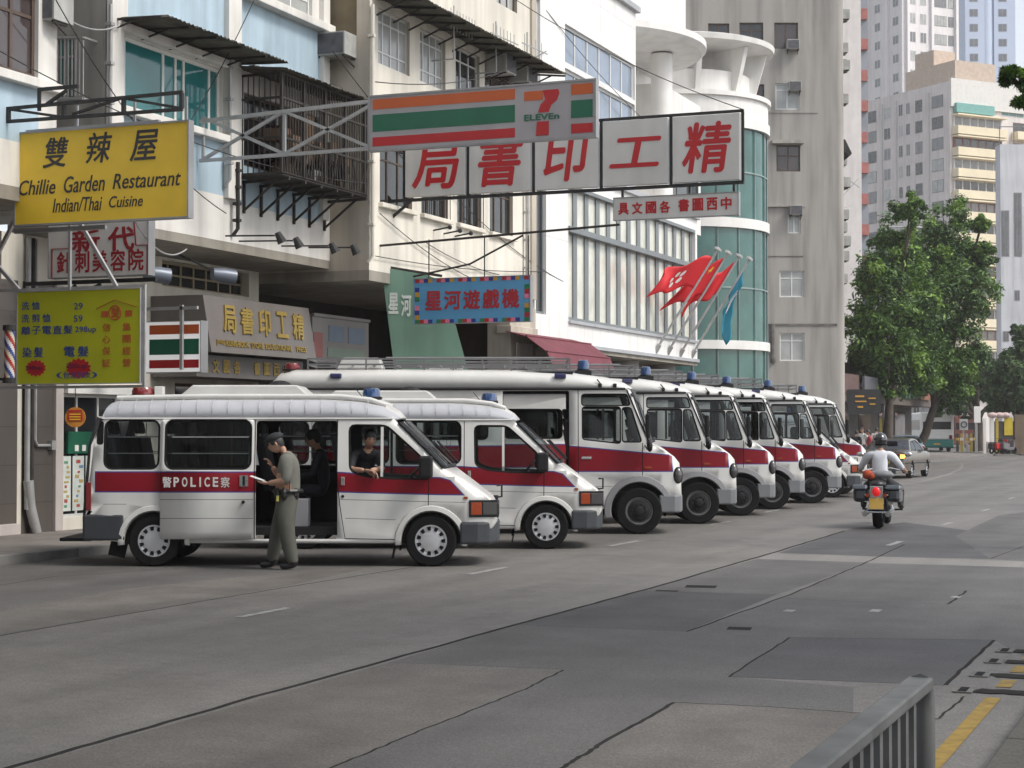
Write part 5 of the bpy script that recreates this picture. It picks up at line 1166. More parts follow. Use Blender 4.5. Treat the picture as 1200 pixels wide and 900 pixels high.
# lime price board
t, F, P, o = hang('price_sign', 'lime yellow price board with blue and red characters beside the shop entrance', 21.6, 20, 165, 344, 335, 453, 447, .10, SLIME, .012, rimm=GALV)
it = row('洗恤', .04, .19, .80, .89, .3, bold=.01)+row('洗剪恤', .04, .28, .665, .755, .3, bold=.01)+row('離子電直髮', .04, .46, .535, .625, .15, bold=.01)
it += [('29', .47, .79, .54, .86, dict(bold=.004)), ('59', .47, .66, .54, .73, dict(bold=.004)), ('298up', .48, .53, .65, .61, dict(bold=.004))]+row('染髮', .05, .22, .29, .40, .25, bold=.015)+row('電髮', .39, .59, .29, .40, .25, bold=.015)+row('(包洗剪吹)', .33, .66, .06, .13, .1, bold=.005)
txt(o, F, P, it, NAVY)
it = [(c, .70, .55-.125*i, .765, .635-.125*i, dict(bold=.008)) for i, c in enumerate('信心保証')]+[(c, .86, .55-.125*i, .925, .635-.125*i, dict(bold=.008)) for i, c in enumerate('集團經營')]
ORG = pmat('sign_rust_ink', (.42, .09, .02), .5, var=0); txt(o, F, P, it, ORG)
b = MB()
for p, q in (((.65, .79), (.80, .88)), ((.80, .88), (.97, .80))): a, c = P(*p), P(*q); b.bar(F(a[0], a[1], -.012), F(c[0], c[1], -.012), .022, .006)
for u in (.69, .88): a = P(u, .70); c = P(u+.055, .765); b.fbox(F, a[0], c[0], a[1], c[1], -.014, -.009)
a = P(.80, .745); b.tube([F(a[0]+.10*math.cos(i*PI/10), a[1]+.10*math.sin(i*PI/10), -.012) for i in range(21)], .012, 5)
b.text('髮', F, a[0]-.07, a[1]-.07, a[0]+.07, a[1]+.07, -.014, bold=.02); b.build('emblem', ORG, o)
b = MB()
for u, v, r, k in ((.16, .175, .15, 1), (.51, .165, .18, 1)):
    a = P(u, v); pts = [(a[0]+r*1.25*(1 if i % 2 else .80)*math.cos(i*PI/14), a[1]+r*.85*(1 if i % 2 else .80)*math.sin(i*PI/14)) for i in range(28)]; b.prism(pts, F, -.012, -.008)
o2 = b.build('starburst', SRED, o); txt(o2, F, P, [('108up', .085, .145, .215, .205, dict(bold=.006)), ('280up', .41, .15, .58, .22, dict(bold=.006))], pmat('sign_oxblood', (.10, .01, .05), .5, var=0), -.017)
b = MB(); a0, a1 = P(0, 0), P(1, 1)
for x, z0, z1 in ((a1[0]+.04, a0[1]-.05, a1[1]+.03), (a0[0]+.42*(a1[0]-a0[0]), a1[1], a1[1]+1.3)): b.bar(F(x, z0, .03), F(x, z1, .03), .04)
b.bar(F(a0[0]+.43*(a1[0]-a0[0]), a1[1]+1.2, .03), F(a0[0]+.80*(a1[0]-a0[0]), a1[1]+.02, .03), .05); b.bar(F(-17.6, a0[1]-.04, .05), F(a1[0]+.05, a0[1]-.04, .05), .04); b.bar(F(-17.6, a1[1]+.03, .05), F(a1[0]+.05, a1[1]+.03, .05), .04)
b.bar(F(-17.5, a1[1]+.9, .1), F(-16.5, a1[1]-.05, .1), .05); b.bar(F(-16.6, a1[1]+1.2, .1), F(-17.4, a1[1]-.1, .1), .05)
b.build('bracket', GALV, t)
# convenience store signs: stripes with a seven
def seven(o, F, P, big):
    b = MB()
    def band(u0, u1, v0, v1, m): a, c = P(u0, v0), P(u1, v1); b.fbox(F, a[0], c[0], a[1], c[1], -.013, -.008, m)
    rng = ((.02, .655), (.895, .985)) if big else ((.30, .97),)
    for u0, u1 in rng: band(u0, u1, .745, .925, 0); band(u0, u1, .35, .65, 1); band(u0, u1, .09, .25, 2)
    if big:
        band(.695, .775, .70, .86, 0)
        top = [(.775, .86), (.84, .865), (.845, .80), (.835, .68), (.81, .60), (.80, .485), (.755, .485), (.765, .62), (.785, .70)]
        b.prism([P(*q) for q in top], F, -.016, -.008, 2); b.prism([P(*q) for q in ((.745, .09), (.80, .09), (.80, .33), (.75, .33))], F, -.016, -.008, 2)
    else:
        b.prism([P(*q) for q in ((-.12+.12, .86), (.23, .90), (.24, .78), (.17, .62), (.10, .62), (.14, .72), (.0, .72))], F, -.016, -.008, 2); b.prism([P(*q) for q in ((.08, .12), (.18, .12), (.19, .32), (.10, .32))], F, -.016, -.008, 2)
    q = b.build('stripes', [SORG, SGRN, SRED], o)
    if big: txt(q, F, P, [('ELEVEn', .695, .355, .845, .46, dict(bold=.02))], SGRN, -.019)
    else: txt(q, F, P, [('VEN', .02, .37, .24, .52, dict(bold=.02))], SGRN, -.019)
S7 = pmat('sign_white_grey', (.36, .345, .36), .4, var=.08, scale=1.5, streak=.12)
t, F, P, o = hang('store_sign', 'wide striped convenience store sign with a big seven, on a lattice arm', 25.7, 432, 699, 112, 92, 178, 161, .11, S7, .03)
seven(o, F, P, True)
# lattice arm
b = MB(); xl, xr = -16.1, P(0, 0)[0]; zl, zh = P(0, 0)[1]+.08, P(0, 1)[1]-.06
for d in (.15,):
    b.bar(F(xl, zl-.02, d), F(xr, zl, d), .055); b.bar(F(xl, zh-.12, d), F(xr, zh, d), .06)
    xs = [xl+(xr-xl)*q for q in (.02, .5, 1)]
    for i, x in enumerate(xs):
        b.bar(F(x, zl, d), F(x, zh-.05, d), .045)
        if i: b.bar(F(xs[i-1], zl, d), F(x, zh-.05, d), .05); b.bar(F(xs[i-1], zh-.06, d), F(x, zl, d), .05)
b.build('lattice_arm', GALV, t)
t, F, P, o = hang('store_sign', 'small striped convenience store sign beside the lime price board', 25.0, 150, 236, 374, 379, 434, 440, .2, emat('sign_bright_white', (.78, .77, .76), .22), .012)
b = MB(); rngs = None
seven(o, F, P, False)
b = MB(); a = P(.78, 1); b.bar(F(a[0], a[1]-.8, -.1), F(a[0], a[1]+.25, -.1), .05); b.bar(F(-17.6, a[1]+.2, -.1), F(a[0]+.3, a[1]+.2, -.1), .05); b.build('bracket', GALV, t)
# five-panel bookshop sign
Y = 31.5; F = FY(Y); X0, X1 = XY(470, Y, 200), XY(868, Y, 170); z1 = ZY(868, 129, Y); z0 = ZY(868, 211, Y)
t = thing('bookshop_sign', 'row of five white panels with one big red character each', 'sign', ((X0+X1)/2, Y, z0), 'signs hung over the street'); b = MB()
b.bar(F(X0-1.2, z0-.03, .15), F(X1+.02, z0-.02, .15), .06); b.bar(F(X0, z1+.02, .15), F(X1+.02, z1+.015, .15), .05)
W5 = (X1-X0)/5
for i in range(6): b.bar(F(X0+i*W5, z0, .15), F(X0+i*W5, z1, .15), .05)
b.bar(F(X0-1.0, z0-.9, .15), F(X0+.2, z0, .15), .05); b.bar(F(X0-1.0, z0+.9, .15), F(X0-.3, z0, .15), .05)
b.build('frame', IRON, t)
for i, c in enumerate('局書印工精'):
    b = MB(); b.fbox(F, X0+i*W5+.05, X0+(i+1)*W5-.05, z0+.03, z1-.03, .09, .22); o = b.build('sign_panel', SWHT, t)
    u0, u1, v0, v1 = ((.14, .88, .12, .85), (.17, .86, .11, .92), (.16, .84, .13, .92), (.13, .88, .28, .72), (.17, .86, .14, .88))[i]
    b = MB(); b.text(c, F, X0+(i+u0)*W5, z0+v0*(z1-z0), X0+(i+u1)*W5, z0+v1*(z1-z0), .084, bold=.019, shear=.15); b.build('lettering', SRED, o)
t, F, P, o = hang('stationery_sign', 'long narrow white sign of small red characters under the five big panels', 31.5, 719, 866, 233, 223, 259, 252, .1, SWHT, .012)
txt(o, F, P, row('具文國各', .04, .46, .24, .76, .3, bold=.03)+row('書圖西中', .525, .945, .26, .80, .3, bold=.03), SRED)
b = MB()
for u in (.06, .6, .95): a = P(u, 1); b.bar(F(a[0], a[1], .1), F(a[0], z0-.06, .1), .04)
b.build('bracket', IRON, t)
# games arcade sign with a coloured border
t, F, P, o = hang('arcade_sign', 'blue sign with thick red characters and a border of coloured squares', 31.0, 485, 622, 327, 322, 380, 377, .12, pmat('sign_sky_blue', (.10, .32, .55), .5, var=.08), .01)
txt(o, F, P, [(c, .10+i*.165, .30, .245+i*.165, .72, dict(bold=.03)) for i, c in enumerate('星河遊戲機')], pmat('sign_crimson', (.40, .02, .03), .5, var=.08))
b = MB(); k = 0; n = 34; cols = [(.40, .02, .02), (.02, .04, .25), (.02, .18, .07), (.70, .20, .30), (.55, .30, .04)]
for v0, v1 in ((.905, .985), (.015, .095)):
    for i in range(26):
        if i % 5 == 4: continue
        a, c = P(.015+i*.0373, v0), P(.015+(i+1)*.0373, v1); b.fbox(F, a[0], c[0], a[1], c[1], -.014, -.009, (i*3+k) % 5)
    k += 2
for u0, u1 in ((.012, .05), (.95, .988)):
    for i in range(8):
        if i % 4 == 3: continue
        a, c = P(u0, .10+i*.1), P(u1, .10+(i+1)*.1); b.fbox(F, a[0], c[0], a[1], c[1], -.014, -.009, (i*2+k) % 5)
    k += 1
b.build('coloured_border', [pmat('border_%s' % n_, c, .5, var=.1) for n_, c in zip('red navy green pink ochre'.split(), cols)], o)
b = MB(); a, c = P(-.1, 1.0), P(1.05, 1.0); zt_ = a[1]+.75
b.bar(F(XB, zt_-.08, .06), F(c[0]+1.6, zt_+.12, .06), .04)
b.tube([F(a[0]+.2, a[1]+.05, .06), F((a[0]+c[0])/2, a[1]+.25, .06), F(c[0]-.3, zt_, .06)], .02, 5)
for u in (.12, .6, .97): q = P(u, 1); b.bar(F(q[0], q[1], .06), F(q[0], zt_, .06), .018)
b.build('bracket', RUST, t)
# green canvas with white characters behind it
t = thing('canvas_banner', 'faded green canvas banner with white characters behind the blue arcade sign', 'banner', (-15.0, 31.5, 3), None); Fb = Fr((-16.2, 31.15, 0), (.93, .37, 0), (.37, -.93, 0)); 
def pb(px, py):
    d = ray(px, py); n = Fb.N; k = (Fb.o-EYE).dot(n)/d.dot(n); p = EYE+d*k-Fb.o; return (p.dot(Fb.R), p.z)
poly = [pb(463, 440), pb(447, 313), pb(500, 322), pb(520, 330), pb(550, 440)]
CANV = pmat('canvas_green', (.17, .30, .23), .8, var=.12, scale=1.2, streak=.25)
b = MB(); b.prism(poly, Fb, 0, .04); o = b.build('canvas', CANV, t)
b = MB()
for c, p, q in (('星', (455, 368), (467, 343)), ('河', (470, 371), (482, 345)), ('遊', (485, 374), (497, 347))): a0, b0 = pb(*p); a1, b1 = pb(*q); b.text(c, Fb, a0, b0, a1, b1, -.006, bold=.03)
b.build('lettering', pmat('faded_white', (.62, .66, .62), .7, var=.1), o)
b = MB(); p0, p1 = poly[1], poly[2]; b.bar(Fb(p0[0]-.3, p0[1]+.07, .05), Fb(p1[0]+.3, p1[1]-.02, .05), .05); b.build('top_pole', RUST, t)
# bookshop fascia: stone box over the pavement
XS = -16.45; F = FX(XS); y0, y1 = YX(248, XS, 380), YX(371, XS, 390); z0, z1 = ZX(310, 417, XS), ZX(310, 353, XS)
t = thing('bookshop_fascia', 'stone clad box fascia with raised gold characters over the bookshop', 'sign', (XS, y0, z0), None)
b = MB(); pr = [(0, z0), (.18, z1), (1.24, z1), (1.24, z0)]
b.prism(pr, Fr((XS, y0, 0), (-1, 0, 0), (0, -1, 0)), 0, y1-y0); b.build('cabinet', STONEF, t)
# the face leans back: slope .18 over its height
Hh = z1-z0; Us = V((-.18, 0, Hh)).normalized(); Ff = Fr((XS, y0, z0), (0, 1, 0), Us.cross(V((0, 1, 0)))*-1, Us); L = y1-y0; S = math.hypot(.18, Hh)
if Ff.N.x < 0: Ff.N = -Ff.N
it = []; b = MB()
for i, c in enumerate('局書印工精'):
    u = .13+i*.165; b.text(c, Ff, L*u, S*.36, L*(u+.125), S*.86, -.03, bold=.02, shear=.22, thick=.03)
b.build('lettering', SGOLD, t); b = MB()
for s, u0, u1 in (('JING', .05, .125), ('KUNG', .135, .23), ('BOOK', .24, .34), ('STORE', .36, .475), ('EDUCATIONAL', .495, .755), ('PRESS', .80, .90)): b.text(s, Ff, L*u0, S*.12, L*u1, S*.225, -.02, bold=.02, thick=.02)
b.build('small_lettering', SGOLD, t)
F2 = FX(-16.75); za, zb2 = z0-.42, z0-.03; b = MB(); b.fbox(F2, y0, y1, za, zb2, 0, .9); o = b.build('lower_fascia', pmat('fascia_dark_stone', (.13, .12, .115), .45, var=.15), t)
b = MB()
for i, c in enumerate('具文國各 書圖西中'):
    if c != ' ': b.text(c, F2, y0+.15+i*.36, za+.08, y0+.38+i*.36, zb2-.07, -.012, bold=.03, thick=.012)
b.build('lettering', pmat('gold_dull', (.34, .23, .05), .45, metal=.3, var=.15), o)
# grey light box further along
XS2 = -16.6; F = FX(XS2); y0, y1 = YX(366, XS2, 390), YX(432, XS2, 390); z0, z1 = ZX(400, 420, XS2)-.1, ZX(400, 372, XS2)
t = thing('shop_lightbox', 'grey framed shop sign with faded red and blue patches beside the bookshop fascia', 'sign', (XS2, y0, z0))
b = MB(); b.fbox(F, y0, y1, z0, z1, 0, .35); b.fbox(F, y0, y1, z1-.04, z1+.02, -.04, 0); b.build('cabinet', STONEF, t)
b = MB(); cs = 0
for u0, u1, v0, v1, m in ((.02, .17, .1, .62, 0), (.28, .55, .45, .80, 1), (.62, .92, .45, .80, 1), (.26, .92, .12, .32, 2)): b.fbox(F, y0+(y1-y0)*u0, y0+(y1-y0)*u1, z0+(z1-z0)*v0, z0+(z1-z0)*v1, -.008, 0, m)
b.build('face_panel', [pmat('faded_red', (.22, .06, .05), .5), pmat('faded_blue', (.10, .14, .20), .5), pmat('faded_green', (.13, .18, .14), .5)], t)
# black iron bracket (no sign left on it) crossing in front of the teal window
Y = 20.5; F = FY(Y); t = thing('empty_sign_bracket', 'black iron lattice bracket without a sign crossing before the teal window', 'bracket', (-15.9, Y, 5.5))
b = MB(); A = lambda px, py: F(XY(px, Y, py), ZY(px, py, Y), 0)
b.bar(A(-40, 132), A(214, 108), .045); b.bar(A(-40, 146), A(214, 128), .045)
for x in (10, 75, 145, 213): b.bar(A(x, 129-x*.095), A(x, 143-x*.075), .05)
for x0, x1 in ((10, 75), (145, 213)): b.bar(A(x0, 129-x0*.095), A(x1, 143-x1*.075), .035)
b.bar(A(85, 134), A(145, 114), .035); b.bar(A(45, 105), A(92, 101), .045); b.bar(A(46, 104), A(46, 130), .04); b.bar(A(55, 122), A(78, 106), .04)
b.build('lattice_arm', IRON, t)
# spotlights on long arms
for i, (px, py, L_, lab) in enumerate(((322, 276, .9, 'small spotlight on a thin arm under the caged balcony, left one'), (343, 282, 1.0, 'small spotlight beside another under the caged balcony, middle one'), (385, 288, .9, 'small spotlight under the caged balcony, right one'), (410, 290, .8, 'black spotlight before the beige corner wall'))):
    p = onX(px, py, -15.0); t = thing('spotlight', lab, 'spotlight', p, 'spotlights under the caged balcony')
    MB().tube([p, p+V((-L_, -.1, .02))], .016, 6).build('arm', IRON, t)
    b = MB(); b.tube([p+V((.05, .0, .05)), p+V((.12, .05, -.12))], [.05, .085], 10); b.build('lamp_head', IRON, t)
for px, py, lab in ((184, 322, 'grey floodlight at the right end of the salon sign'), (262, 323, 'grey floodlight with its hood below the mezzanine windows')):
    p = onX(px, py, -15.7); t = thing('floodlight', lab, 'floodlight', p, 'floodlights over the shopfront')
    b = MB(); b.lathe([(.0, -.22), (.10, -.2), (.13, 0), (.13, .2), (0, .2)], p, (.6, .75, -.1), 14); b.build('lamp_head', pmat('lamp_grey', (.14, .16, .20), .4, metal=.3), t, smooth=40); MB().tube([p+V((-.1, 0, .05)), p+V((-.9, 0, .4))], .02, 6).build('arm', IRON, t)
# television aerials on the cream building
for px, py, n, lab in ((525, 20, 9, 'thin television aerial above the rusty awning, left one'), (575, 38, 7, 'comb shaped television aerial above the rusty awning'), (612, 50, 4, 'short television aerial at the right end of the rusty awning')):
    p = onX(px, py, XB+.5); t = thing('television_aerial', lab, 'aerial', p, 'aerials on the cream tenement'); b = MB(); b.bar(p, p+V((0, 1.6, .05)), .02)
    for i in range(n): q = p+V((0, .15+i*1.4/n, .01)); b.bar(q-V((0, 0, .22)), q+V((0, 0, .22)), .012)
    b.build('boom', GALV, t); b = MB(); b.bar(p+V((0, .3, -.8)), p+V((0, .3, .3)), .025); b.bar(p+V((0, .3, -.8)), p+V((-.5, .3, -.8)), .03); b.build('mast', GALV, t)
# flagpoles and flags on the white building
FRED = pmat('flag_red', (.62, .012, .02), .6, var=.06); FTEAL = pmat('flag_teal', (.02, .22, .33), .6, var=.06); FWHT = pmat('flag_white', (.8, .78, .76), .6)
FYL = pmat('flag_yellow', (.8, .5, .03), .6)
specs = [((769, 410), (841, 293), FRED, 'leftmost flagpole, its red flag with a white flower blown left'), ((783, 412), (853, 297), FRED, 'second flagpole from the left with a red flag and yellow stars'), ((797, 415), (866, 301), FRED, 'third flagpole from the left with a plain red flag hanging in folds'), ((811, 416), (878, 304), FTEAL, 'rightmost flagpole, with a limp teal blue flag')]
for i, (lo, hi, fm, lab) in enumerate(specs):
    p = onX(lo[0], lo[1], XB-.0); d = V((.62, .18, .92)).normalized()
    # tip: the point of a pole leaning out over the street
    r_ = ray(*hi); best = min((((EYE+r_*s)-(p+d*tt)).length, tt) for tt in [x*.05 for x in range(40, 110)] for s in [((p+d*tt)-EYE).dot(_f)])
    tip = EYE+r_*((p+d*best[1]-EYE).dot(_f)); t = thing('flagpole', lab, 'flagpole', p, 'flagpoles on the white building')
    b = MB(); b.tube([p, tip], .035, 8); b.tube([p-V((.05, 0, .1)), p+V((.1, 0, .15))], .07, 8); b.build('pole', GALV, t, smooth=50)
    b = MB(); b.lathe([(0, 0), (.11, 0), (.11, .06), (0, .08)], tip, (tip-p), 12); b.build('finial', ALUF, t)
    # flag: hoist along the pole near its tip, fly hanging and blown to the left
    ax_ = (p-tip).normalized(); n_, m2 = 18, 10; FL, HO = ((1.55, 1.05), (1.3, 1.25), (1.2, 1.1), (1.35, .95))[i]
    fly = (V((-.8, -.55, -.05)), V((-.8, -.52, -.18)), V((-.75, -.5, -.28)), V((-.25, -.2, -1)))[i].normalized(); rows = []; sd_ = V((.8, -.3, 0))
    for a in range(n_+1):
        u = a/n_; row_ = []
        for c in range(m2+1):
            v = c/m2; q = tip+ax_*(.25+v*HO*(1-.25*u))+fly*(u*FL)+V((0, 0, -.45*u*u))
            q += sd_*(.20*u*math.sin(7*u+2.2*v+i*1.7)+.10*u*math.sin(13*u-3*v+i))+V((0, 0, .08*math.sin(9*u+i))); row_.append(q)
        rows.append(row_)
    b = MB(); b.grid(rows, 0); o = b.build('flag', fm, t, smooth=80, solid=.012)
    def onflag(u, v, lift=.02):
        a, c = min(n_-1, int(u*n_)), min(m2-1, int(v*m2)); P0, P1, P2 = rows[a][c], rows[a+1][c], rows[a][c+1]; N = (P1-P0).cross(P2-P0).normalized()
        if N.dot(EYE-P0) < 0: N = -N
        return P0+(P1-P0)*(u*n_-a)+(P2-P0)*(v*m2-c)+N*lift
    b = MB()
    def patch(cu, cv, pts, m=0): b.add([onflag(cu+x, cv+y) for x, y in [(0, 0)]+pts], [(0, k, k+1) for k in range(1, len(pts))]+[(0, len(pts), 1)], m)
    if i == 0:
        for k in range(5):
            a = k*2*PI/5; patch(.5+.085*math.cos(a), .5+.16*math.sin(a), [(.045*math.cos(q)+.02*math.cos(a), .10*math.sin(q)+.04*math.sin(a)) for q in [j*PI/4 for j in range(8)]])
        b.build('flower_emblem', FWHT, o)
    elif i == 1:
        for cu, cv, s in ((.17, .25, .07), (.30, .12, .025), (.35, .22, .025), (.35, .34, .025), (.30, .44, .025)): patch(cu, cv, [((s if j % 2 == 0 else s*.42)*math.sin(j*PI/5), -(s if j % 2 == 0 else s*.42)*1.6*math.cos(j*PI/5)) for j in range(10)])
        b.build('star_emblem', FYL, o)
    elif i == 3:
        for k in range(4): patch(.35+k*.09, .5, [(-.02, -.2), (.02, -.2), (.02, .2), (-.02, .2)])
        b.build('lettering', FWHT, o)
# overhead wires
def wire(p, q, sag, lab, r=.009, mat=IRON):
    p, q = V(p), V(q); pts = [p.lerp(q, i/14)-V((0, 0, sag*4*(i/14)*(1-i/14))) for i in range(15)]
    tag(MB().tube(pts, r, 5, caps=False).build('cable', mat), lab, 'cable', 'overhead wires')
wire(onX(222, 262, -14.0)+V((-1.0, 0, .2)), onX(218, 420, -16)+V((0, 0, 1.8)), .3, 'pale cable looping below the right end of the yellow restaurant sign', .014, GALV)
wire(onX(590, -10, XB), onY(870, 128, 31.5), .2, 'thin wire slanting from the cream tenement to the rightmost white panel')
wire(onX(640, 12, XB), onX(815, 190, XB+.3), .3, 'thin wire crossing the white panelled wall')
wire(onX(390, 60, -15.2), onX(660, 330, XB), .5, 'long thin wire slanting behind the five panel sign')
wire(onX(60, -10, -15.5), onX(265, 250, -15.9), .4, 'thin wire slanting across the teal window')
wire(onX(300, -5, -15.8), onX(150, 240, -15.8), .3, 'thin wire slanting the other way across the teal window')
wire(onX(445, 250, XB+.05), onX(605, 345, XB+.05), .25, 'drooping wire on the cream wall under the dark windows')
wire(onX(76, 20, -15.8), onX(140, 30, -16.0), .12, 'short coil of pale cable beside the top left air conditioner', .012, GALV)

wire(onX(0, 60, XN+.05), onX(430, 215, -15.2), .35, 'long drooping wire from the top left corner to the cream building')
wire(onX(440, 300, XB+.06), onX(640, 318, XB+.06), .1, 'wire running level along the foot of the cream wall')
wire(onX(500, 285, XB+.04), onX(585, 322, XB+.04), .08, 'short slack wire below the dark windows of the cream wall')
wire(onY(440, 96, 25.4), onX(640, 60, XB), .3, 'wire from the top of the wide striped sign to the cream building')
for i, (px, y0, y1, X, r, mt, lab) in enumerate(((279, 190, 268, XA+.13, .035, RUST, 'rusty drain pipe on the white pilaster below the caged balcony'), (270, 60, 210, XA+.14, .03, GALV, 'thin pale pipe on the white pilaster beside the teal window'), (437, 5, 300, XB+.06, .035, CREAM, 'cream painted pipe at the corner of the cream building'), (618, 200, 330, XB+.1, .05, GALV, 'pale pipe at the right end of the cream building'), (130, 5, 190, XA+.14, .03, GALV, 'pale pipe left of the teal window'))):
    p, q = onX(px, y0, X), onX(px, y1, X); q.y = p.y; b = MB(); b.tube([p, q, q+V((-.1, 0, -.12))], r, 8)
    for k in range(4): m_ = p.lerp(q, (k+.5)/4); b.box(m_.x-.08, m_.x+.045, m_.y-.05, m_.y+.05, m_.z-.025, m_.z+.025)
    tag(b.build('drain_pipe', mt, None, smooth=50), lab, 'pipe', 'pipes on the tenements')
for i, (px, py, lab) in enumerate(((508, 270, 'small hook bracket on the cream wall, leftmost of three'), (520, 274, 'small hook bracket on the cream wall, middle of three'), (533, 277, 'small hook bracket on the cream wall, rightmost of three'))):
    p = onX(px, py, XB); b = MB(); b.bar(p, p+V((.35, 0, .05)), .03); b.ell(p+V((.37, 0, .05)), .05, .05, .05, 8); tag(b.build('wall_hook', IRON), lab, 'hook', 'hooks on the cream wall')
# ============================================================ people
SKIN = pmat('skin', (.38, .22, .15), .55, var=.06, scale=6); HAIR = pmat('hair_black', (.012, .011, .011), .5, var=.2, scale=20)
def body_mesh(J, rad, thick, seg_mat, mats, name, parent, head, look, hands=(), smooth=70):
    """one continuous skinned figure; J: joints, seg: (a, b, material)"""
    names = list(J); idx = {n: i for i, n in enumerate(names)}
    me = bpy.data.meshes.new('sk'); me.from_pydata([J[n] for n in names], [(idx[a], idx[b]) for a, b, _ in seg_mat], []); o = bpy.data.objects.new('sk', me); COL.objects.link(o)
    md = o.modifiers.new('s', 'SKIN'); md.use_smooth_shade = True; md.branch_smoothing = .6
    for n in names:
        v = me.skin_vertices[0].data[idx[n]]; r = rad[n]; v.radius = r if isinstance(r, tuple) else (r, r); v.use_root = (n == 'pelvis')
    sb = o.modifiers.new('u', 'SUBSURF'); sb.levels = sb.render_levels = 2
    dg = bpy.context.evaluated_depsgraph_get(); dg.update(); m2 = bpy.data.meshes.new_from_object(o.evaluated_get(dg))
    b = MB(); segs = [(V(J[a]), V(J[c]), m) for a, c, m in seg_mat]
    vs = [v.co.copy() for v in m2.vertices]; b.v = [tuple(v) for v in vs]
    for p in m2.polygons:
        c = p.center; best = (9e9, 0)
        for A, Bq, m in segs:
            d = Bq-A; t = max(0, min(1, (c-A).dot(d)/max(1e-9, d.length_squared))); L = (A+d*t-c).length
            if L < best[0]: best = (L, m)
        b.f.append(tuple(p.vertices)); b.m.append(best[1])
    bpy.data.objects.remove(o); bpy.data.meshes.remove(me); bpy.data.meshes.remove(m2)
    # head with face, ears; look = facing direction
    hc = V(head); f = V(look).normalized(); l = V((0, 0, 1)).cross(f).normalized(); u = f.cross(l); A = (f, l, u); SK = 0
    n = 18; h = 13; hv = []
    for i in range(h+1):
        t = PI*i/h
        for k in range(n):
            p = 2*PI*k/n; x, y, z = math.sin(t)*math.cos(p), math.sin(t)*math.sin(p), -math.cos(t)
            w_ = 1-.22*max(0, -z)**1.2                              # narrows to the chin
            q = V((x*.098*(1+.04*(z < 0)), y*.074*w_, z*.118))
            if x > .75 and abs(y) < .3 and -.38 < z < .12: q.x += .020*(1-abs(y)/.3)*(1-abs(z+.16)/.3)      # nose
            if x > .6 and .16 < abs(y) < .55 and .02 < z < .25: q.x -= .009
            if x > .7 and -.65 < z < -.45: q.x += .004
            hv.append(hc+f*q.x+l*q.y+u*q.z)
    k0 = len(b.v); b.add(hv, [(i*n+k, i*n+(k+1) % n, (i+1)*n+(k+1) % n, (i+1)*n+k) for i in range(h) for k in range(n)], SK)
    for s in (-1, 1): b.ell(hc+l*(s*.076)-f*.005-u*.008, .018, .009, .031, 8, SK, A); b.ell(hc+f*.088+l*(s*.031)+u*.018, .008, .012, .007, 8, 4, A); b.ell(hc+f*.094+l*(s*.032)+u*.037, .006, .018, .004, 6, 4, A)
    b.ell(hc+f*.092-u*.058, .007, .024, .006, 8, 5, A)
    for wr, di, pn, curl in hands:                                  # palm, four fingers, thumb
        wr, di, pn = V(wr), V(di).normalized(), V(pn).normalized(); si = di.cross(pn).normalized()
        b.ell(wr+di*.045, .055, .04, .02, 10, SK, (di, si, pn))
        for j, L in enumerate((.068, .078, .072, .056)):
            base = wr+di*.085+si*(.028-.019*j); p1 = base+di*(L*.45)+pn*(L*.15*curl); p2 = p1+di*(L*.35)*(1-.5*curl)+pn*(L*.35*curl); p3 = p2+di*(L*.2)*(1-1.2*curl)+pn*(L*.3*curl)
            b.tube([base-di*.03, base, p1, p2, p3], [.010, .010, .009, .0085, .006], 6, SK)
        tb = wr+di*.03+si*.034; b.tube([tb-si*.015, tb, tb+di*.03+si*.022+pn*.012, tb+di*.055+si*.02+pn*.026], [.012, .012, .010, .007], 6, SK)
    return b.build(name, mats, parent, smooth=smooth)
LIP = pmat('lip', (.25, .10, .08), .5, var=0)
def figure(label, J, shirt, trousers, shoes, head, look, hands=(), sleeves=True, scale=1, long_sleeves=False, fat=1.0, shorts=False, over=None):
    t = thing('person', label, 'person', (0, 0, 0), None, world=False)
    rad = dict(pelvis=(.155*fat, .115*fat), waist=(.145*fat, .105*fat), chest=(.175*fat, .115*fat), collar=(.10, .075), neck=.055, skull=.055)
    for s in 'lr':
        rad.update({'sh'+s: .075*min(fat, 1.2), 'el'+s: .047*fat, 'ws'+s: .031, 'hip'+s: .10*fat, 'kn'+s: .072*fat, 'an'+s: .058*(fat if fat > 1.3 else 1), 'he'+s: .05, 'to'+s: .04})
    
    if over: rad.update(over)
    S, T, B_ = 1, 2, 3; arm = S if long_sleeves else 0
    seg = [('pelvis', 'waist', S), ('waist', 'chest', S), ('chest', 'collar', S), ('collar', 'neck', 0), ('neck', 'skull', 0)]
    for s in 'lr':
        seg += [('collar', 'sh'+s, S), ('sh'+s, 'el'+s, S if sleeves else 0), ('el'+s, 'ws'+s, arm), ('pelvis', 'hip'+s, T), ('hip'+s, 'kn'+s, T), ('kn'+s, 'an'+s, 0 if shorts else T), ('an'+s, 'he'+s, B_), ('he'+s, 'to'+s, B_)]
    for s in 'lr':
        if 'he'+s not in J: J['he'+s] = tuple(V(J['an'+s])+V((-.02, 0, -.045)))
        if 'to'+s not in J: J['to'+s] = tuple(V(J['an'+s])+V((.16, 0, -.055)))
    body_mesh(J, rad, None, seg, [SKIN, shirt, trousers, shoes, HAIR, LIP], 'body', t, head, look, hands)
    return t
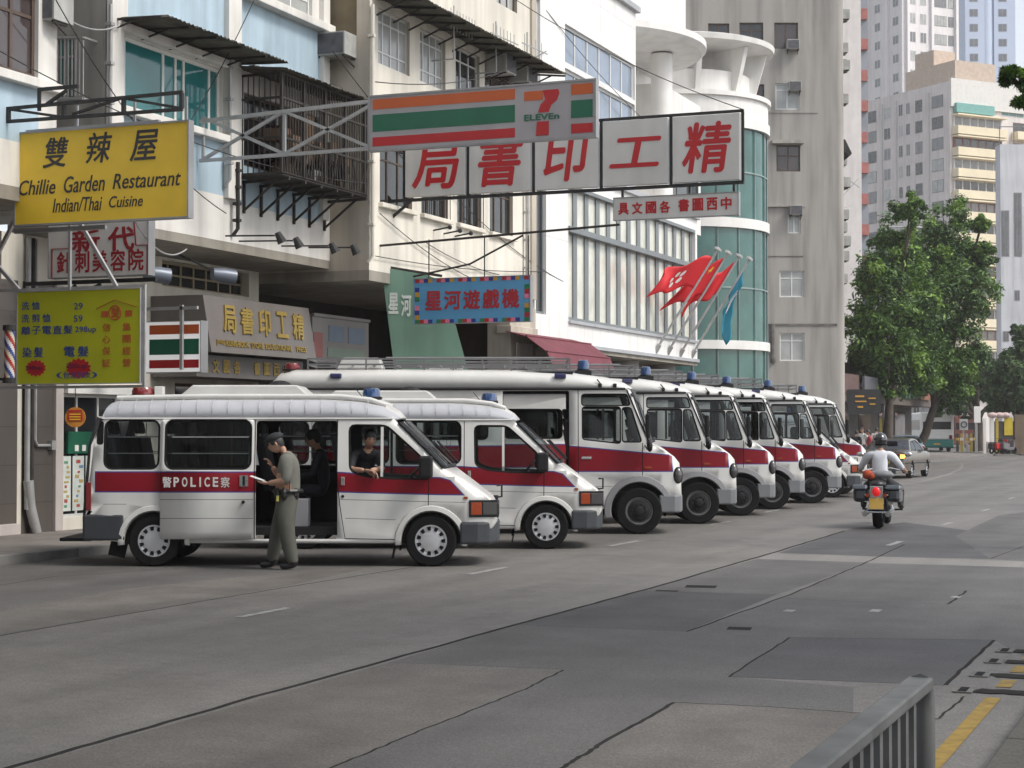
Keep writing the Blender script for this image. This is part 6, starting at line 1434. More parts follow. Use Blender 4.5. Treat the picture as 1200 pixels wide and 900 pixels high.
def hair_cap(t, head, look, mat=HAIR, name='hair', grow_=1.06, low=-.25):
    hc = V(head); f = V(look).normalized(); l = V((0, 0, 1)).cross(f).normalized(); u = f.cross(l); b = MB(); n = 18; rows = []
    for i in range(9):
        th = i/8*(PI/2+.55); row_ = []
        for k in range(n+1):
            p = 2*PI*k/n; z = math.cos(th); x, y = math.sin(th)*math.cos(p), math.sin(th)*math.sin(p)
            lim = .30 if x > .45 else (-.10 if abs(y) > .6 and x > -.2 else -.55)
            zz = max(z, lim); q = math.sqrt(max(0, 1-zz*zz))/max(1e-6, math.sin(th)) if z < lim else 1
            row_.append(hc+f*(x*q*.098*grow_-.004)+l*(y*q*.076*grow_)+u*(zz*.118*grow_+.004))
        rows.append(row_)
    b.grid(rows, 0); return b.build(name, mat, t, smooth=80)
OLIVE = pmat('uniform_olive_shirt', (.135, .136, .118), .85, var=.14, scale=7, bump=.15); OLIVE2 = pmat('uniform_olive_trousers', (.078, .080, .067), .85, var=.16, scale=7, bump=.2)
BOOT = pmat('boot_black', (.012, .012, .013), .4, var=.2); NAVYC = pmat('cloth_near_black', (.012, .013, .018), .85, var=.2, scale=6)
# policeman reading beside the open door
J = dict(pelvis=(-.04, 0, .93), waist=(-.05, 0, 1.08), chest=(-.06, 0, 1.28), collar=(-.03, 0, 1.42), neck=(.0, 0, 1.47), skull=(.045, 0, 1.55), shl=(-.05, .19, 1.38), shr=(-.03, -.19, 1.38), ell=(-.05, .245, 1.11), elr=(.07, -.235, 1.13), wsl=(.19, .17, 1.085), wsr=(.17, -.10, 1.29),
         hipl=(-.03, .095, .88), hipr=(-.03, -.095, .88), knl=(-.04, .12, .49), knr=(.09, -.12, .50), anl=(-.12, .125, .10), anr=(.17, -.13, .10))
hd, lk = (.11, 0, 1.58), (.93, .05, -.38)
cop = figure('policeman in olive uniform and black cap reading papers beside the open van door', J, OLIVE, OLIVE2, BOOT, hd, lk, [((.19, .17, 1.085), (.9, -.35, .05), (0, -.3, 1), .5), ((.17, -.10, 1.29), (.45, .3, .8), (.8, .1, -.5), .7)], fat=1.25, over=dict(pelvis=(.225, .215), waist=(.215, .205), chest=(.225, .20), hipl=.15, hipr=.15, knl=.112, knr=.108, anl=.088, anr=.085, shl=.105, shr=.105, ell=.066, elr=.066))
p = onG(333, 667); cop.location = (p.x, p.y, 0); cop.rotation_euler.z = ANG+PI; cop.scale = (1.0, 1.0, 1.0)
hair_cap(cop, hd, lk)
hc, f = V(hd), V(lk).normalized(); l = V((0, 0, 1)).cross(f).normalized(); u = f.cross(l); b = MB(); CAPM = pmat('cap_black', (.014, .015, .018), .8, var=.2)
b.ell(hc+u*.075-f*.008, .115, .09, .062, 16, 0, (f, l, u)); b.prism([(-.075, .02), (-.06, .10), (0, .135), (.06, .10), (.075, .02)], Fr(hc+u*.065+f*.03, l, u, f), -.008, .004); b.build('cap', CAPM, cop, smooth=50)
b = MB(); b.lathe([(.158, -.03), (.168, -.02), (.168, .03), (.158, .04)], (-.045, 0, .985), (.05, 0, 1), 24)
b = MB(); pts = [(-.045+.172*math.cos(a*PI/12), .178*math.sin(a*PI/12), .985) for a in range(25)]; b.tube(pts, .028, 6); b.build('belt', BOOT, cop)
for (x, y, w_) in ((-.15, .10, .06), (-.02, .175, .055), (.07, .14, .05)): MB().ell((x, y, .95), w_*.8, .045, .085, 8).build('belt_pouch', BOOT, cop)
b = MB(); b.box(.045, .075, .175, .20, .86, .93); b.build('badge', pmat('badge_yellow', (.5, .45, .1), .5), cop)
MB().tube([(-.02, .15, 1.39), (-.07, .16, 1.30), (-.09, .17, 1.0)], .008, 5).build('lanyard', BOOT, cop)
t = thing('notepad', 'white papers held by the policeman beside the van door', 'papers', (p.x, p.y, 1.1), None, world=False, rotz=ANG+PI)
Fn = Fr((.30, .06, .035), (0, 1, 0), (-.25, 0, 1), (1, 0, .35)); b = MB(); b.fbox(Fn, -.07, .11, -.06, .12, -.004, .006); b.build('sheet', pmat('paper_white', (.75, .75, .76), .6), t); b = MB(); b.fbox(Fn, .02, .10, -.16, -.06, .0, .008); b.build('lower_sheet', pmat('paper_white', (.75, .75, .76), .6), t)
# seated in dark clothes inside the van, and the driver at his window (van coordinates turned into the street's)
def in_van(x, y, z): c, s = math.cos(ANG), math.sin(ANG); o = van_open.location; return (o.x+x*c-y*s, o.y+x*s+y*c, z)
J = dict(pelvis=(0, 0, .12), waist=(.02, 0, .27), chest=(.05, 0, .47), collar=(.09, 0, .61), neck=(.12, 0, .66), skull=(.15, 0, .74), shl=(.09, .2, .57), shr=(.09, -.2, .57), ell=(.16, .25, .33), elr=(.20, -.24, .34), wsl=(.40, .16, .30), wsr=(.42, -.12, .36), hipl=(.05, .10, .10), hipr=(.05, -.10, .10), knl=(.46, .13, .13), knr=(.46, -.13, .13), anl=(.46, .13, -.30), anr=(.52, -.13, -.30))
hd, lk = (.18, 0, .79), (.95, -.1, -.15)
o = figure('person in black clothes and cap sitting in the dark van doorway', dict(J), NAVYC, NAVYC, BOOT, hd, lk, [((.40, .16, .30), (1, -.2, 0), (0, 0, -1), .5), ((.42, -.12, .36), (1, .2, 0), (0, 0, -1), .5)], long_sleeves=True)
o.location = in_van(-1.42, -.15, .84); o.rotation_euler.z = ANG+PI; hair_cap(o, hd, lk, CAPM, 'cap', 1.12)
J2 = dict(J); J2.update(shl=(.10, .2, .56), ell=(.14, .36, .36), wsl=(.14, .52, .30), shr=(.14, -.17, .56), elr=(.27, -.02, .34), wsr=(.20, .40, .315), anl=(.5, .13, -.3), chest=(.05, .06, .47), collar=(.09, .10, .61), neck=(.12, .13, .66), skull=(.14, .15, .74))
J2 = dict(pelvis=(0, 0, .12), waist=(.01, -.03, .27), chest=(.02, -.09, .45), collar=(.04, -.15, .58), neck=(.05, -.18, .62), skull=(.06, -.21, .69), shl=(.17, -.08, .53), shr=(-.14, -.17, .53), ell=(.25, -.30, .35), elr=(-.16, -.36, .34), wsl=(.10, -.46, .33), wsr=(.03, -.49, .335), hipl=(.05, .10, .10), hipr=(.05, -.10, .10), knl=(.46, .13, .13), knr=(.46, -.13, .13), anl=(.62, .13, -.20), anr=(.62, -.13, -.20))
hd, lk = (.08, -.235, .735), (.35, -.85, -.22)
o = figure('policeman in black shirt leaning his bare forearms out of the van window', J2, NAVYC, NAVYC, BOOT, hd, lk, [((.10, -.46, .33), (.5, -.25, -.3), (-.2, -.6, -.6), .6), ((.03, -.49, .335), (.8, -.1, -.15), (0, -.4, -.8), .6)])
o.location = in_van(-.88, -.50, .90); o.rotation_euler.z = ANG; hair_cap(o, hd, lk)
# ============================================================ motorcycle and its rider
mp = onG(1026, 620); MA = R(5)
bike = thing('motorcycle', 'black touring motorcycle with hard side cases and a red tail light, ridden away', 'motorcycle', (mp.x, mp.y+.3, 0), None, world=False, rotz=PI/2+MA)
BLKP = pmat('bike_black_paint', (.012, .012, .015), .18, var=.1, coat=.6); x0 = -.0
def bwheel(x, r, w_):
    b = MB(); b.lathe([(r*.62, -w_*.4), (r*.9, -w_*.5), (r*.98, -w_*.25), (r, 0), (r*.98, w_*.25), (r*.9, w_*.5), (r*.62, w_*.4)], (x, 0, r), (0, 1, 0), 28); o = b.build('wheel', RUBBER, bike, smooth=60)
    d = MB(); d.lathe([(r*.66, -w_*.35), (r*.60, -w_*.2), (r*.60, w_*.2), (r*.66, w_*.35)], (x, 0, r), (0, 1, 0), 28); d.lathe([(.05, -.06), (.05, .06)], (x, 0, r), (0, 1, 0), 10)
    for k in range(10): a = k*PI/5; d.bar((x, .02, r), (x+math.cos(a)*r*.62, 0, r+math.sin(a)*r*.62), .012)
    d.build('rim', CHROME, o)
bwheel(0, .33, .17); bwheel(1.62, .33, .12)
b = MB(); n = 12
rows = [[(math.cos(R(a))*.40, y*.115, .33+math.sin(R(a))*.40-.05*abs(y)**2) for y in (-1, -.7, 0, .7, 1)] for a in range(10, 181, 15)]; b.grid(rows, 0); b.build('rear_fender', BLKP, bike, smooth=60, solid=.012)
b = MB(); rows = [[(1.62+math.cos(R(a))*.37, y*.085, .33+math.sin(R(a))*.37) for y in (-1, 0, 1)] for a in range(20, 161, 15)]; b.grid(rows, 0); b.build('front_fender', BLKP, bike, smooth=60, solid=.01)
for s in (-1, 1):
    b = MB(); pr = [(-.42, .48), (.22, .45), (.26, .70), (-.36, .74)]; b.prism(pr, Fr((0, s*.29, 0), (1, 0, 0), (0, -1, 0)), -.12, .12); o = b.build('side_case', BLKP, bike, bevel=.065)
    b = MB(); b.prism([(-.43, .70), (.27, .665), (.26, .74), (-.38, .785)], Fr((0, s*.29, 0), (1, 0, 0), (0, -1, 0)), -.13, .13); b.build('case_lid', pmat('case_lid_grey', (.07, .08, .10), .3, var=.1, coat=.4), o, bevel=.03)
    b = MB(); b.tube([(.75, s*.14, .40), (.4, s*.20, .30), (-.42, s*.20, .27)], [.035, .045, .05], 12); b.build('exhaust', CHROME, bike, smooth=50)
    b = MB(); b.lathe([(0, 0), (.04, 0), (.035, -.05), (0, -.05)], (-.38, s*.15, .60), (1, 0, 0), 10); b.build('indicator', AMBER, bike)
    b = MB(); b.bar((1.12, s*.26, 1.05), (1.10, s*.40, 1.27), .015); o = b.build('mirror_arm', CHROME, bike); MB().ell((1.10, s*.43, 1.30), .025, .07, .045, 12).build('mirror', CHROME, bike, smooth=60)
    b = MB(); b.tube([(1.58, s*.10, .33), (1.18, s*.10, .98)], .028, 8); b.build('fork', CHROME, bike)
    b = MB(); b.bar((.75, s*.18, .30), (.75, s*.36, .31), .08, .03); b.build('footboard', BLACK, bike)
b = MB(); b.tube([(1.12, -.02, 1.0), (1.10, .10, 1.05), (.98, .36, 1.0), (.86, .42, .97)], .017, 8); b.tube([(1.12, .02, 1.0), (1.10, -.10, 1.05), (.98, -.36, 1.0), (.86, -.42, .97)], .017, 8); b.build('handlebar', CHROME, bike)
b = MB(); b.ell((.80, 0, .83), .32, .16, .15, 16); b.build('fuel_tank', BLKP, bike, smooth=60)
b = MB(); b.ell((.28, 0, .70), .34, .17, .09, 16); b.ell((-.12, 0, .78), .20, .15, .09, 16); b.ell((.0, 0, .86), .07, .15, .12, 12); b.build('seat', BOOT, bike, smooth=60)
b = MB(); b.ell((.72, 0, .45), .25, .2, .22, 12); b.box(.45, 1.0, -.12, .12, .2, .62); b.build('engine', pmat('engine_metal', (.12, .12, .12), .4, metal=.7, var=.3, scale=8), bike)
b = MB(); b.ell((-.40, 0, .66), .05, .075, .085, 14); o = b.build('tail_light', emat('tail_light_red', (.55, .01, .015), .35), bike, smooth=60)
b = MB(); b.box(-.40, -.37, -.115, .115, .55, .76); b.build('tail_light_frame', CHROME, bike, bevel=.01)
Fp = Fr((-.44, 0, .36), (0, -1, 0), (-1, 0, .15), (.15, 0, 1)); b = MB(); b.fbox(Fp, -.12, .12, .0, .19, 0, .012); o = b.build('number_plate', pmat('plate_yellow', (.60, .38, .08), .5, var=.1), bike)
b = MB(); b.fbox(Fp, -.13, .13, -.01, .20, .013, .03); b.build('plate_holder', CHROME, bike)
b = MB(); b.tube([(-.38, -.26, .30), (-.38, .26, .30)], .018, 8); b.tube([(-.36, -.30, .60), (-.36, .30, .60)], .02, 8); b.build('rear_bar', CHROME, bike)
MB().prism([(1.15, .95), (1.25, 1.0), (1.08, 1.36), (1.05, 1.35)], Fr((0, 0, 0), (1, 0, 0), (0, -1, 0)), -.22, .22).build('windscreen', glassmat('clear_screen', (.85, .88, .88), .05), bike)
b = MB(); b.ell((1.28, 0, .92), .10, .11, .11, 14); b.build('headlamp', CHROME, bike, smooth=60)
SHIRT = pmat('tshirt_pale', (.62, .64, .69), .85, var=.08, scale=5, bump=.15)
J = dict(pelvis=(.28, 0, .84), waist=(.27, 0, .98), chest=(.29, 0, 1.18), collar=(.33, 0, 1.34), neck=(.36, 0, 1.39), skull=(.40, 0, 1.46), shl=(.33, .21, 1.29), shr=(.33, -.21, 1.29), ell=(.55, .37, 1.06), elr=(.55, -.37, 1.06), wsl=(.82, .40, 1.0), wsr=(.82, -.40, 1.0), hipl=(.32, .13, .80), hipr=(.32, -.13, .80), knl=(.75, .32, .68), knr=(.75, -.32, .68), anl=(.66, .33, .40), anr=(.66, -.33, .40), hel=(.63, .33, .36), her=(.63, -.33, .36), tol=(.85, .35, .36), tor=(.85, -.35, .36))
rider = figure('motorcyclist in pale t-shirt, dark trousers and glossy black helmet, seen from behind', J, SHIRT, pmat('trousers_dark', (.03, .03, .035), .85, var=.2), BOOT, (.40, 0, 1.53), (1, 0, 0), [((.82, .40, 1.0), (1, .05, -.05), (0, 0, -1), .9), ((.82, -.40, 1.0), (1, -.05, -.05), (0, 0, -1), .9)], fat=1.12)
rider.location = bike.location; rider.rotation_euler.z = PI/2+MA
b = MB(); b.ell((.405, 0, 1.565), .145, .122, .14, 20); b.lathe([(.10, 0), (.128, .04)], (.40, 0, 1.43), n=20); b.build('helmet', pmat('helmet_gloss', (.01, .01, .012), .08, var=0, coat=1), rider, smooth=60)
t = thing('bag', 'orange and grey bag strapped behind the motorcyclist', 'bag', tuple(bike.location), None, world=False, rotz=PI/2+MA)
b = MB(); b.ell((.03, .19, .95), .10, .10, .09, 10); b.ell((.0, .11, .92), .09, .08, .07, 10); b.build('pouch', pmat('bag_orange', (.40, .06, .02), .8, var=.3, scale=9, bump=.3), t, smooth=60)
b = MB(); b.ell((.05, -.05, .95), .13, .22, .08, 12); b.build('bundle', pmat('bag_grey', (.20, .21, .22), .8, var=.25, scale=9, bump=.3), t, smooth=60)
# ============================================================ cars
def make_sedan(label, paint, lit, group=None):
    t = thing('car', label, 'car', (0, 0, 0), group, world=False)
    hw = lambda x, z: .87-.22*max(0, (z-.85)/.55)-(.10*((x-1.9)/.5)**2 if x > 1.9 else 0)-(.10*((-1.7-x)/.5)**2 if x < -1.7 else 0)
    side = [(-2.2, .35), (-2.24, .62), (-2.18, .92), (-1.55, 1.0), (-1.0, 1.34), (-.55, 1.40), (.1, 1.40), (.5, 1.34), (1.15, .98), (2.0, .86), (2.22, .68), (2.22, .35), (2.1, .28)]+[(1.72, .28)]+arc(1.38, .30, .34, 0, 180, 10)+[(1.0, .26), (-1.0, .26)]+arc(-1.35, .30, .34, 0, 180, 10)+[(-1.75, .28), (-2.1, .28)]
    w1 = rpoly([(-1.32, 1.0), (-.92, 1.29), (-.32, 1.34), (-.32, .99)], .05); w2 = rpoly([(-.24, .99), (-.24, 1.34), (.12, 1.34), (.45, 1.28), (.95, .98)], .05); b = MB()
    for s in (-1, 1): b.panel(side, [w1, w2], [(grow(w1, .02), 1), (grow(w2, .02), 1), (strip([(-.28, .98), (-.28, .3)], .015), 1), (strip([(.95, .95), (.9, .3)], .015), 1), (strip([(-2.2, .55), (2.2, .52)], .04), 1)], mapside(hw, s), lines=[[(-3, z), (3, z)] for z in (.6, .85, 1.15)]+[[(x, 0), (x, 2)] for x in (-1.9, -1.7, 1.9)], flip=(s > 0))
    cap(b, [(-1.0, 1.34, -1.02, 1.40, 2.5), (-.55, 1.40, -.55, 1.45, 2.6), (.1, 1.40, .1, 1.45, 2.6), (.5, 1.34, .55, 1.39, 2.5)], hw, 0)
    cap(b, [(1.15, .98, 1.3, 1.02, 2.4), (2.0, .86, 2.1, .9, 2.4), (2.22, .68, 2.35, .7, 2.6), (2.22, .35, 2.35, .35, 3), (2.1, .28, 2.2, .28, 3)], hw, 0); cap(b, [(-2.1, .28, -2.2, .28, 3), (-2.2, .35, -2.32, .35, 3), (-2.24, .62, -2.34, .62, 2.8), (-2.18, .92, -2.24, .97, 2.6), (-1.55, 1.0, -1.62, 1.04, 2.5)], hw, 0)
    b.build('body', [paint, BLACK], t, smooth=35)
    for a in ([(-1.55, 1.0, -1.62, 1.04, 2.5), (-1.0, 1.34, -1.02, 1.40, 2.5)], [(.5, 1.34, .55, 1.39, 2.5), (1.15, .98, 1.3, 1.02, 2.4)]): g = MB(); cap(g, a, hw, 0); g.build('windscreen', VGLASS if not lit else glassmat('tinted_glass', (.25, .30, .38), .18), t, smooth=60)
    for s in (-1, 1):
        for w_ in (w1, w2): glass_poly(t, 'window', w_, mapside(hw, s), VGLASS)
        tl = MB(); tl.box(-2.27, -2.14, s*.45, s*.80, .70, .88); o = tl.build('tail_light', REDL, t, bevel=.02)
        tl = MB(); tl.box(-2.285, -2.18, s*.62, s*.80, .72, .86); tl.build('indicator', emat('indicator_lit', (1, .32, .06), 2.5) if (lit and s < 0) else AMBER, o, bevel=.01)
        make_wheel(t, 1.38, s*.76, .30, .30, .18, s, 'car'); make_wheel(t, -1.35, s*.76, .30, .30, .18, s, 'car')
        MB().box(.72, .86, s*.86, s*1.02, .96, 1.08).build('mirror', paint, t, bevel=.02)
    MB().box(-2.345, -2.33, -.26, .26, .52, .64).build('number_plate', pmat('plate_yellow', (.60, .38, .08), .5, var=.1), t)
    MB().box(-2.39, -2.2, -.80, .80, .30, .50).build('rear_bumper', paint, t, bevel=.04)
    MB().box(-1.6, 1.5, -.78, .78, .28, .34).build('floor', LINING, t); seat(t, -.9, 0, .55, 1.2, .6); seat(t, .2, .38, .55, .5, .6); seat(t, .2, -.38, .55, .5, .6); MB().box(.9, 1.2, -.7, .7, .5, .95).build('dashboard', BLACK, t)
    return t
TAUPE = pmat('car_taupe', (.075, .058, .046), .3, var=0, coat=.6)
c = make_sedan('taupe saloon car with its orange indicator lit, just beyond the motorcyclist', TAUPE, True, 'cars on the road'); p = onD(1050, 500, 66); c.location = (p.x, p.y, 0); c.rotation_euler.z = R(90-2)
c = make_sedan('pale blue car mostly hidden behind the taupe saloon', pmat('car_pale_blue', (.30, .38, .48), .3, var=.05, coat=.6), False, 'cars on the road'); p = onD(1060, 500, 95); c.location = (p.x, p.y, 0); c.rotation_euler.z = R(90+15)
def make_bus(label, top, low, px, D, heading, W=2.5, Hb=3.1, L=11, pat=0):
    p = onD(px, 500, D); t = thing('bus', label, 'bus', (p.x, p.y, 0), 'buses at the junction', world=False, rotz=heading); b = MB()
    b.box(0, L, -W/2, W/2, .95, Hb, 0); b.box(-.02, L, -W/2-.01, W/2+.01, .32, .95, 1); b.build('body', [top, low], t, bevel=.12)
    b = MB(); b.box(-.03, .02, -W/2+.2, W/2-.2, 1.75, 2.35); b.build('rear_window', PDARK, t, bevel=.01)
    b = MB(); b.box(-.035, .02, -.4, .4, 2.68, 2.92); b.build('destination_panel', PDARK, t)
    for s in (-1, 1):
        for i in range(5): MB().box(.6+i*2.05, 2.5+i*2.05, s*(W/2-.02), s*(W/2+.015), 1.7, 2.5).build('window', PDARK, t)
        MB().box(-.05, .02, s*(W/2-.35), s*(W/2-.12), 1.0, 1.3).build('tail_light', REDL, t)
        for x in (2.6, L-2.4): make_wheel(t, x, s*(W/2-.15), .48, .48, .28, s, 'truck')
    MB().box(-.04, 0, -.26, .26, .55, .67).build('number_plate', pmat('plate_yellow', (.60, .38, .08), .5, var=.1), t)
    return t
make_bus('white coach with teal skirt seen from behind between the tree trunks', pmat('bus_white', (.78, .79, .77), .35, var=.06, coat=.3), pmat('bus_teal', (.03, .20, .18), .4, var=.1), 1098, 140, R(90+14), 2.55, 3.1)
make_bus('brick red bus standing to the right of the white coach', pmat('bus_brick', (.20, .07, .05), .4, var=.15), pmat('bus_orange', (.30, .10, .04), .4, var=.15), 1134, 165, R(90+16), 2.5, 3.0)
# ============================================================ street furniture at the junction
D = 128; p = onD(1144, 500, 125); t = thing('keep_left_sign', 'white traffic sign on a pale pole at the far island', 'sign', (p.x, p.y, .1), None)
MB().tube([(p.x, p.y, .0), (p.x, p.y, 3.3)], .09, 8).build('pole', GALV, t); b = MB(); F = Fr((p.x, p.y, 0), rv, -fv); b.fbox(F, -.18, .28, 2.2, 3.35, -.14, -.09); b.build('sign_plate', WHITE, t, bevel=.02)
p = onD(1129, 500, 130); t = thing('pedestrian_sign', 'square white sign board on a post left of the keep left sign', 'sign', (p.x, p.y, .1), None); F = Fr((p.x, p.y, 0), rv, -fv)
MB().tube([(p.x, p.y, .0), (p.x, p.y, 2.0)], .06, 8).build('pole', GALV, t); b = MB(); b.fbox(F, -.3, .3, 1.7, 2.5, -.12, -.07); b.build('sign_plate', pmat('sign_plate_grey', (.5, .5, .5), .5), t); b = MB(); b.lathe([(.16, 0), (.24, 0), (.24, .02), (.16, .02)], F(0, 2.1, -.14), -fv, 20); b.build('ring_mark', pmat('sign_mark_dark', (.05, .05, .06), .5), t)
isl = [onD(x, 500, d) for x, d in ((1117, 128), (1147, 124), (1152, 132), (1122, 136))]
b = MB(); b.prism([(q.x, q.y) for q in isl], Fr((0, 0, 0), (1, 0, 0), (0, 0, 1), (0, 1, 0)), -.14, .0); struct(b.build('traffic_island', KERBM, bevel=.05))
YP = pmat('post_yellow', (.48, .34, .04), .6, var=.2)
for i, (x, d, c_) in enumerate(((1122, 130, RUST), (1127, 128, YP), (1133, 127, GALV), (1138, 127, YP), (1141, 130, RUST))):
    p = onD(x, 500, d); t = thing('bollard', ('rust coloured post at the left end of the traffic island', 'yellow post left of the grey post on the traffic island', 'grey post in the middle of the traffic island', 'yellow post right of the grey post on the traffic island', 'rust coloured post at the right end of the traffic island')[i], 'bollard', (p.x, p.y, .13), 'posts on the traffic island')
    MB().lathe([(0, .13), (.10, .13), (.09, 1.35), (.06, 1.45), (0, 1.46)], (p.x, p.y, 0), n=10).build('shaft', c_, t, smooth=40); MB().lathe([(.11, .95), (.11, 1.15)], (p.x, p.y, 0), n=10).build('band', WHITE if i % 2 else YP, t)
HOARD = pmat('hoarding_brown', (.17, .125, .085), .8, var=.25, scale=.8, streak=.3); F = Fcam(121)
t = thing('hoarding', 'brown board wall with a small yellow notice at the right edge of the street', 'wall', F(ax(1192, 121), .1, 0))
b = MB(); b.fbox(F, ax(1189, 121), ax(1300, 121), .1, 2.75, 0, .3, 0); b.build('board', HOARD, t)
b = MB(); b.fbox(F, ax(1166, 121), ax(1189, 121), .1, 2.3, .1, .25, 0); b.build('low_board', pmat('hoarding_dark', (.07, .065, .06), .8, var=.3), t)
for x, w_, m_ in ((1152, 3, WWALL), (1160, 4, WWALL), (1166.5, 3, YP)): b = MB(); b.fbox(F, ax(x, 121), ax(x+w_, 121), .1, 2.5, -.1, .1); b.build('post', m_, t)
b = MB(); b.fbox(F, ax(1177, 121), ax(1187, 121), 1.35, 2.55, .05, .1); b.build('notice', pmat('notice_yellow', (.55, .42, .03), .6, var=.15, scale=3), t)
for i, x in enumerate((1163, 1171, 1178)): b = MB(); b.ell(F(ax(x, 121), 2.7, 0), .35, .3, .2, 10); b.build('blossom_box', pmat('blossom_pale', (.55, .42, .40), .8, var=.3, scale=8), t)
for i, (x, cm, lab) in enumerate(((1174, SRED, 'red scooter parked in front of the brown board wall'), (1168, BLACK, 'dark scooter parked left of the red one'), (1182, pmat('scooter_grey', (.12, .12, .13), .4), 'grey scooter parked right of the red one'))):
    p = onD(x, 500, 118.5); t = thing('scooter', lab, 'scooter', (p.x, p.y, .12), 'scooters parked by the board wall', world=False, rotz=R(60))
    b = MB()
    for xx in (-.55, .6): b.lathe([(.13, -.05), (.22, -.05), (.24, 0), (.22, .05), (.13, .05)], (xx, 0, .24), (0, 1, 0), 16)
    b.build('wheel', RUBBER, t); b = MB(); b.prism([(-.75, .35), (-.2, .25), (.3, .25), (.5, .5), (.42, .95), (.32, .95), (.3, .45), (-.05, .45), (-.1, .7), (-.75, .72)], Fr((0, 0, 0), (1, 0, 0), (0, -1, 0)), -.17, .17); b.build('body', cm, t, bevel=.05)
    b = MB(); b.tube([(.4, -.32, 1.02), (.42, 0, .98), (.4, .32, 1.02)], .02, 6); b.build('handlebar', BLACK, t); b = MB(); b.ell((-.4, 0, .76), .36, .14, .06, 10); b.build('seat', BOOT, t)
# shop sign and people by the dark shops
p = onD(1010, 470, 80.5); F = Fr((p.x, p.y, 0), rv, -fv); t = thing('lit_shop_sign', 'dark shop sign with glowing ochre strokes beside the last truck', 'sign', (p.x, p.y, 2.5), None)
b = MB(); b.fbox(F, -.65, .85, 2.45, 3.55, 0, .25); b.build('cabinet', IRON, t); b = MB()
for u0, u1, v0, v1 in ((-.3, .1, 3.2, 3.28), (-.3, .2, 2.98, 3.04), (-.2, .05, 2.72, 2.80), (.3, .62, 3.12, 3.18), (.35, .6, 2.86, 2.92)): b.fbox(F, u0, u1, v0, v1, -.03, 0)
b.build('lettering', emat('sign_glow_ochre', (.45, .24, .04), .08), t)
stand_J = dict(pelvis=(0, 0, .93), waist=(0, 0, 1.08), chest=(0, 0, 1.28), collar=(.02, 0, 1.44), neck=(.03, 0, 1.49), skull=(.05, 0, 1.57), shl=(0, .19, 1.40), shr=(0, -.19, 1.40), ell=(-.02, .24, 1.12), elr=(-.02, -.24, 1.12), wsl=(.08, .23, .88), wsr=(.08, -.23, .88), hipl=(0, .095, .88), hipr=(0, -.095, .88), knl=(.05, .10, .49), knr=(0, -.10, .50), anl=(-.05, .11, .09), anr=(.1, -.10, .09))
for i, (x, d, c1, c2, lab) in enumerate(((1003, 76, (.02, .02, .025), (.03, .03, .04), 'pedestrian in black beside the last truck'), (1011, 79, (.55, .54, .52), (.05, .06, .09), 'pedestrian in a white shirt beside the last truck'), (1019, 77, (.38, .04, .06), (.2, .18, .16), 'pedestrian in a red top under the glowing shop sign'), (1027, 83, (.55, .50, .50), (.05, .05, .05), 'pedestrian in pale pink near the tree trunk'))):
    o = figure(lab, dict(stand_J), pmat('shirt_%s' % 'black white red pink'.split()[i], c1, .8, var=.1), pmat('slacks_%s' % 'black navy beige dark'.split()[i], c2, .8, var=.1), BOOT, (.07, 0, 1.62), (1, 0, 0)); hair_cap(o, (.07, 0, 1.62), (1, 0, 0))
    p = onD(x, 500, d); o.location = (p.x, p.y, .115 if p.x < KERB_L-.1 else 0); o.rotation_euler.z = R((80, 250, 200, 100)[i])
# ============================================================ trees
BARK = pmat('bark', (.075, .060, .048), .9, var=.3, scale=4, bump=.4)
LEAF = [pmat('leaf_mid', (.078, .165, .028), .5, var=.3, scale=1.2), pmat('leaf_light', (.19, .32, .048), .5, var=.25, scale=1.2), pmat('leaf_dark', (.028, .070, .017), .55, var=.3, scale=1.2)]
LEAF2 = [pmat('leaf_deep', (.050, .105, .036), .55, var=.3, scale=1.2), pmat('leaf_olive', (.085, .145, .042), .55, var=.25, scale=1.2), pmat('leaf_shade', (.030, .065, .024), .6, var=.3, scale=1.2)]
for m_ in LEAF+LEAF2:
    n_ = m_.node_tree.nodes; L_ = m_.node_tree.links; o_ = n_['Material Output']; tl_ = n_.new('ShaderNodeBsdfTranslucent'); ms_ = n_.new('ShaderNodeMixShader'); ms_.inputs[0].default_value = .22
    L_.new(n_['Principled BSDF'].inputs['Base Color'].links[0].from_socket, tl_.inputs[0]); L_.new(n_['Principled BSDF'].outputs[0], ms_.inputs[1]); L_.new(tl_.outputs[0], ms_.inputs[2]); L_.new(ms_.outputs[0], o_.inputs[0])
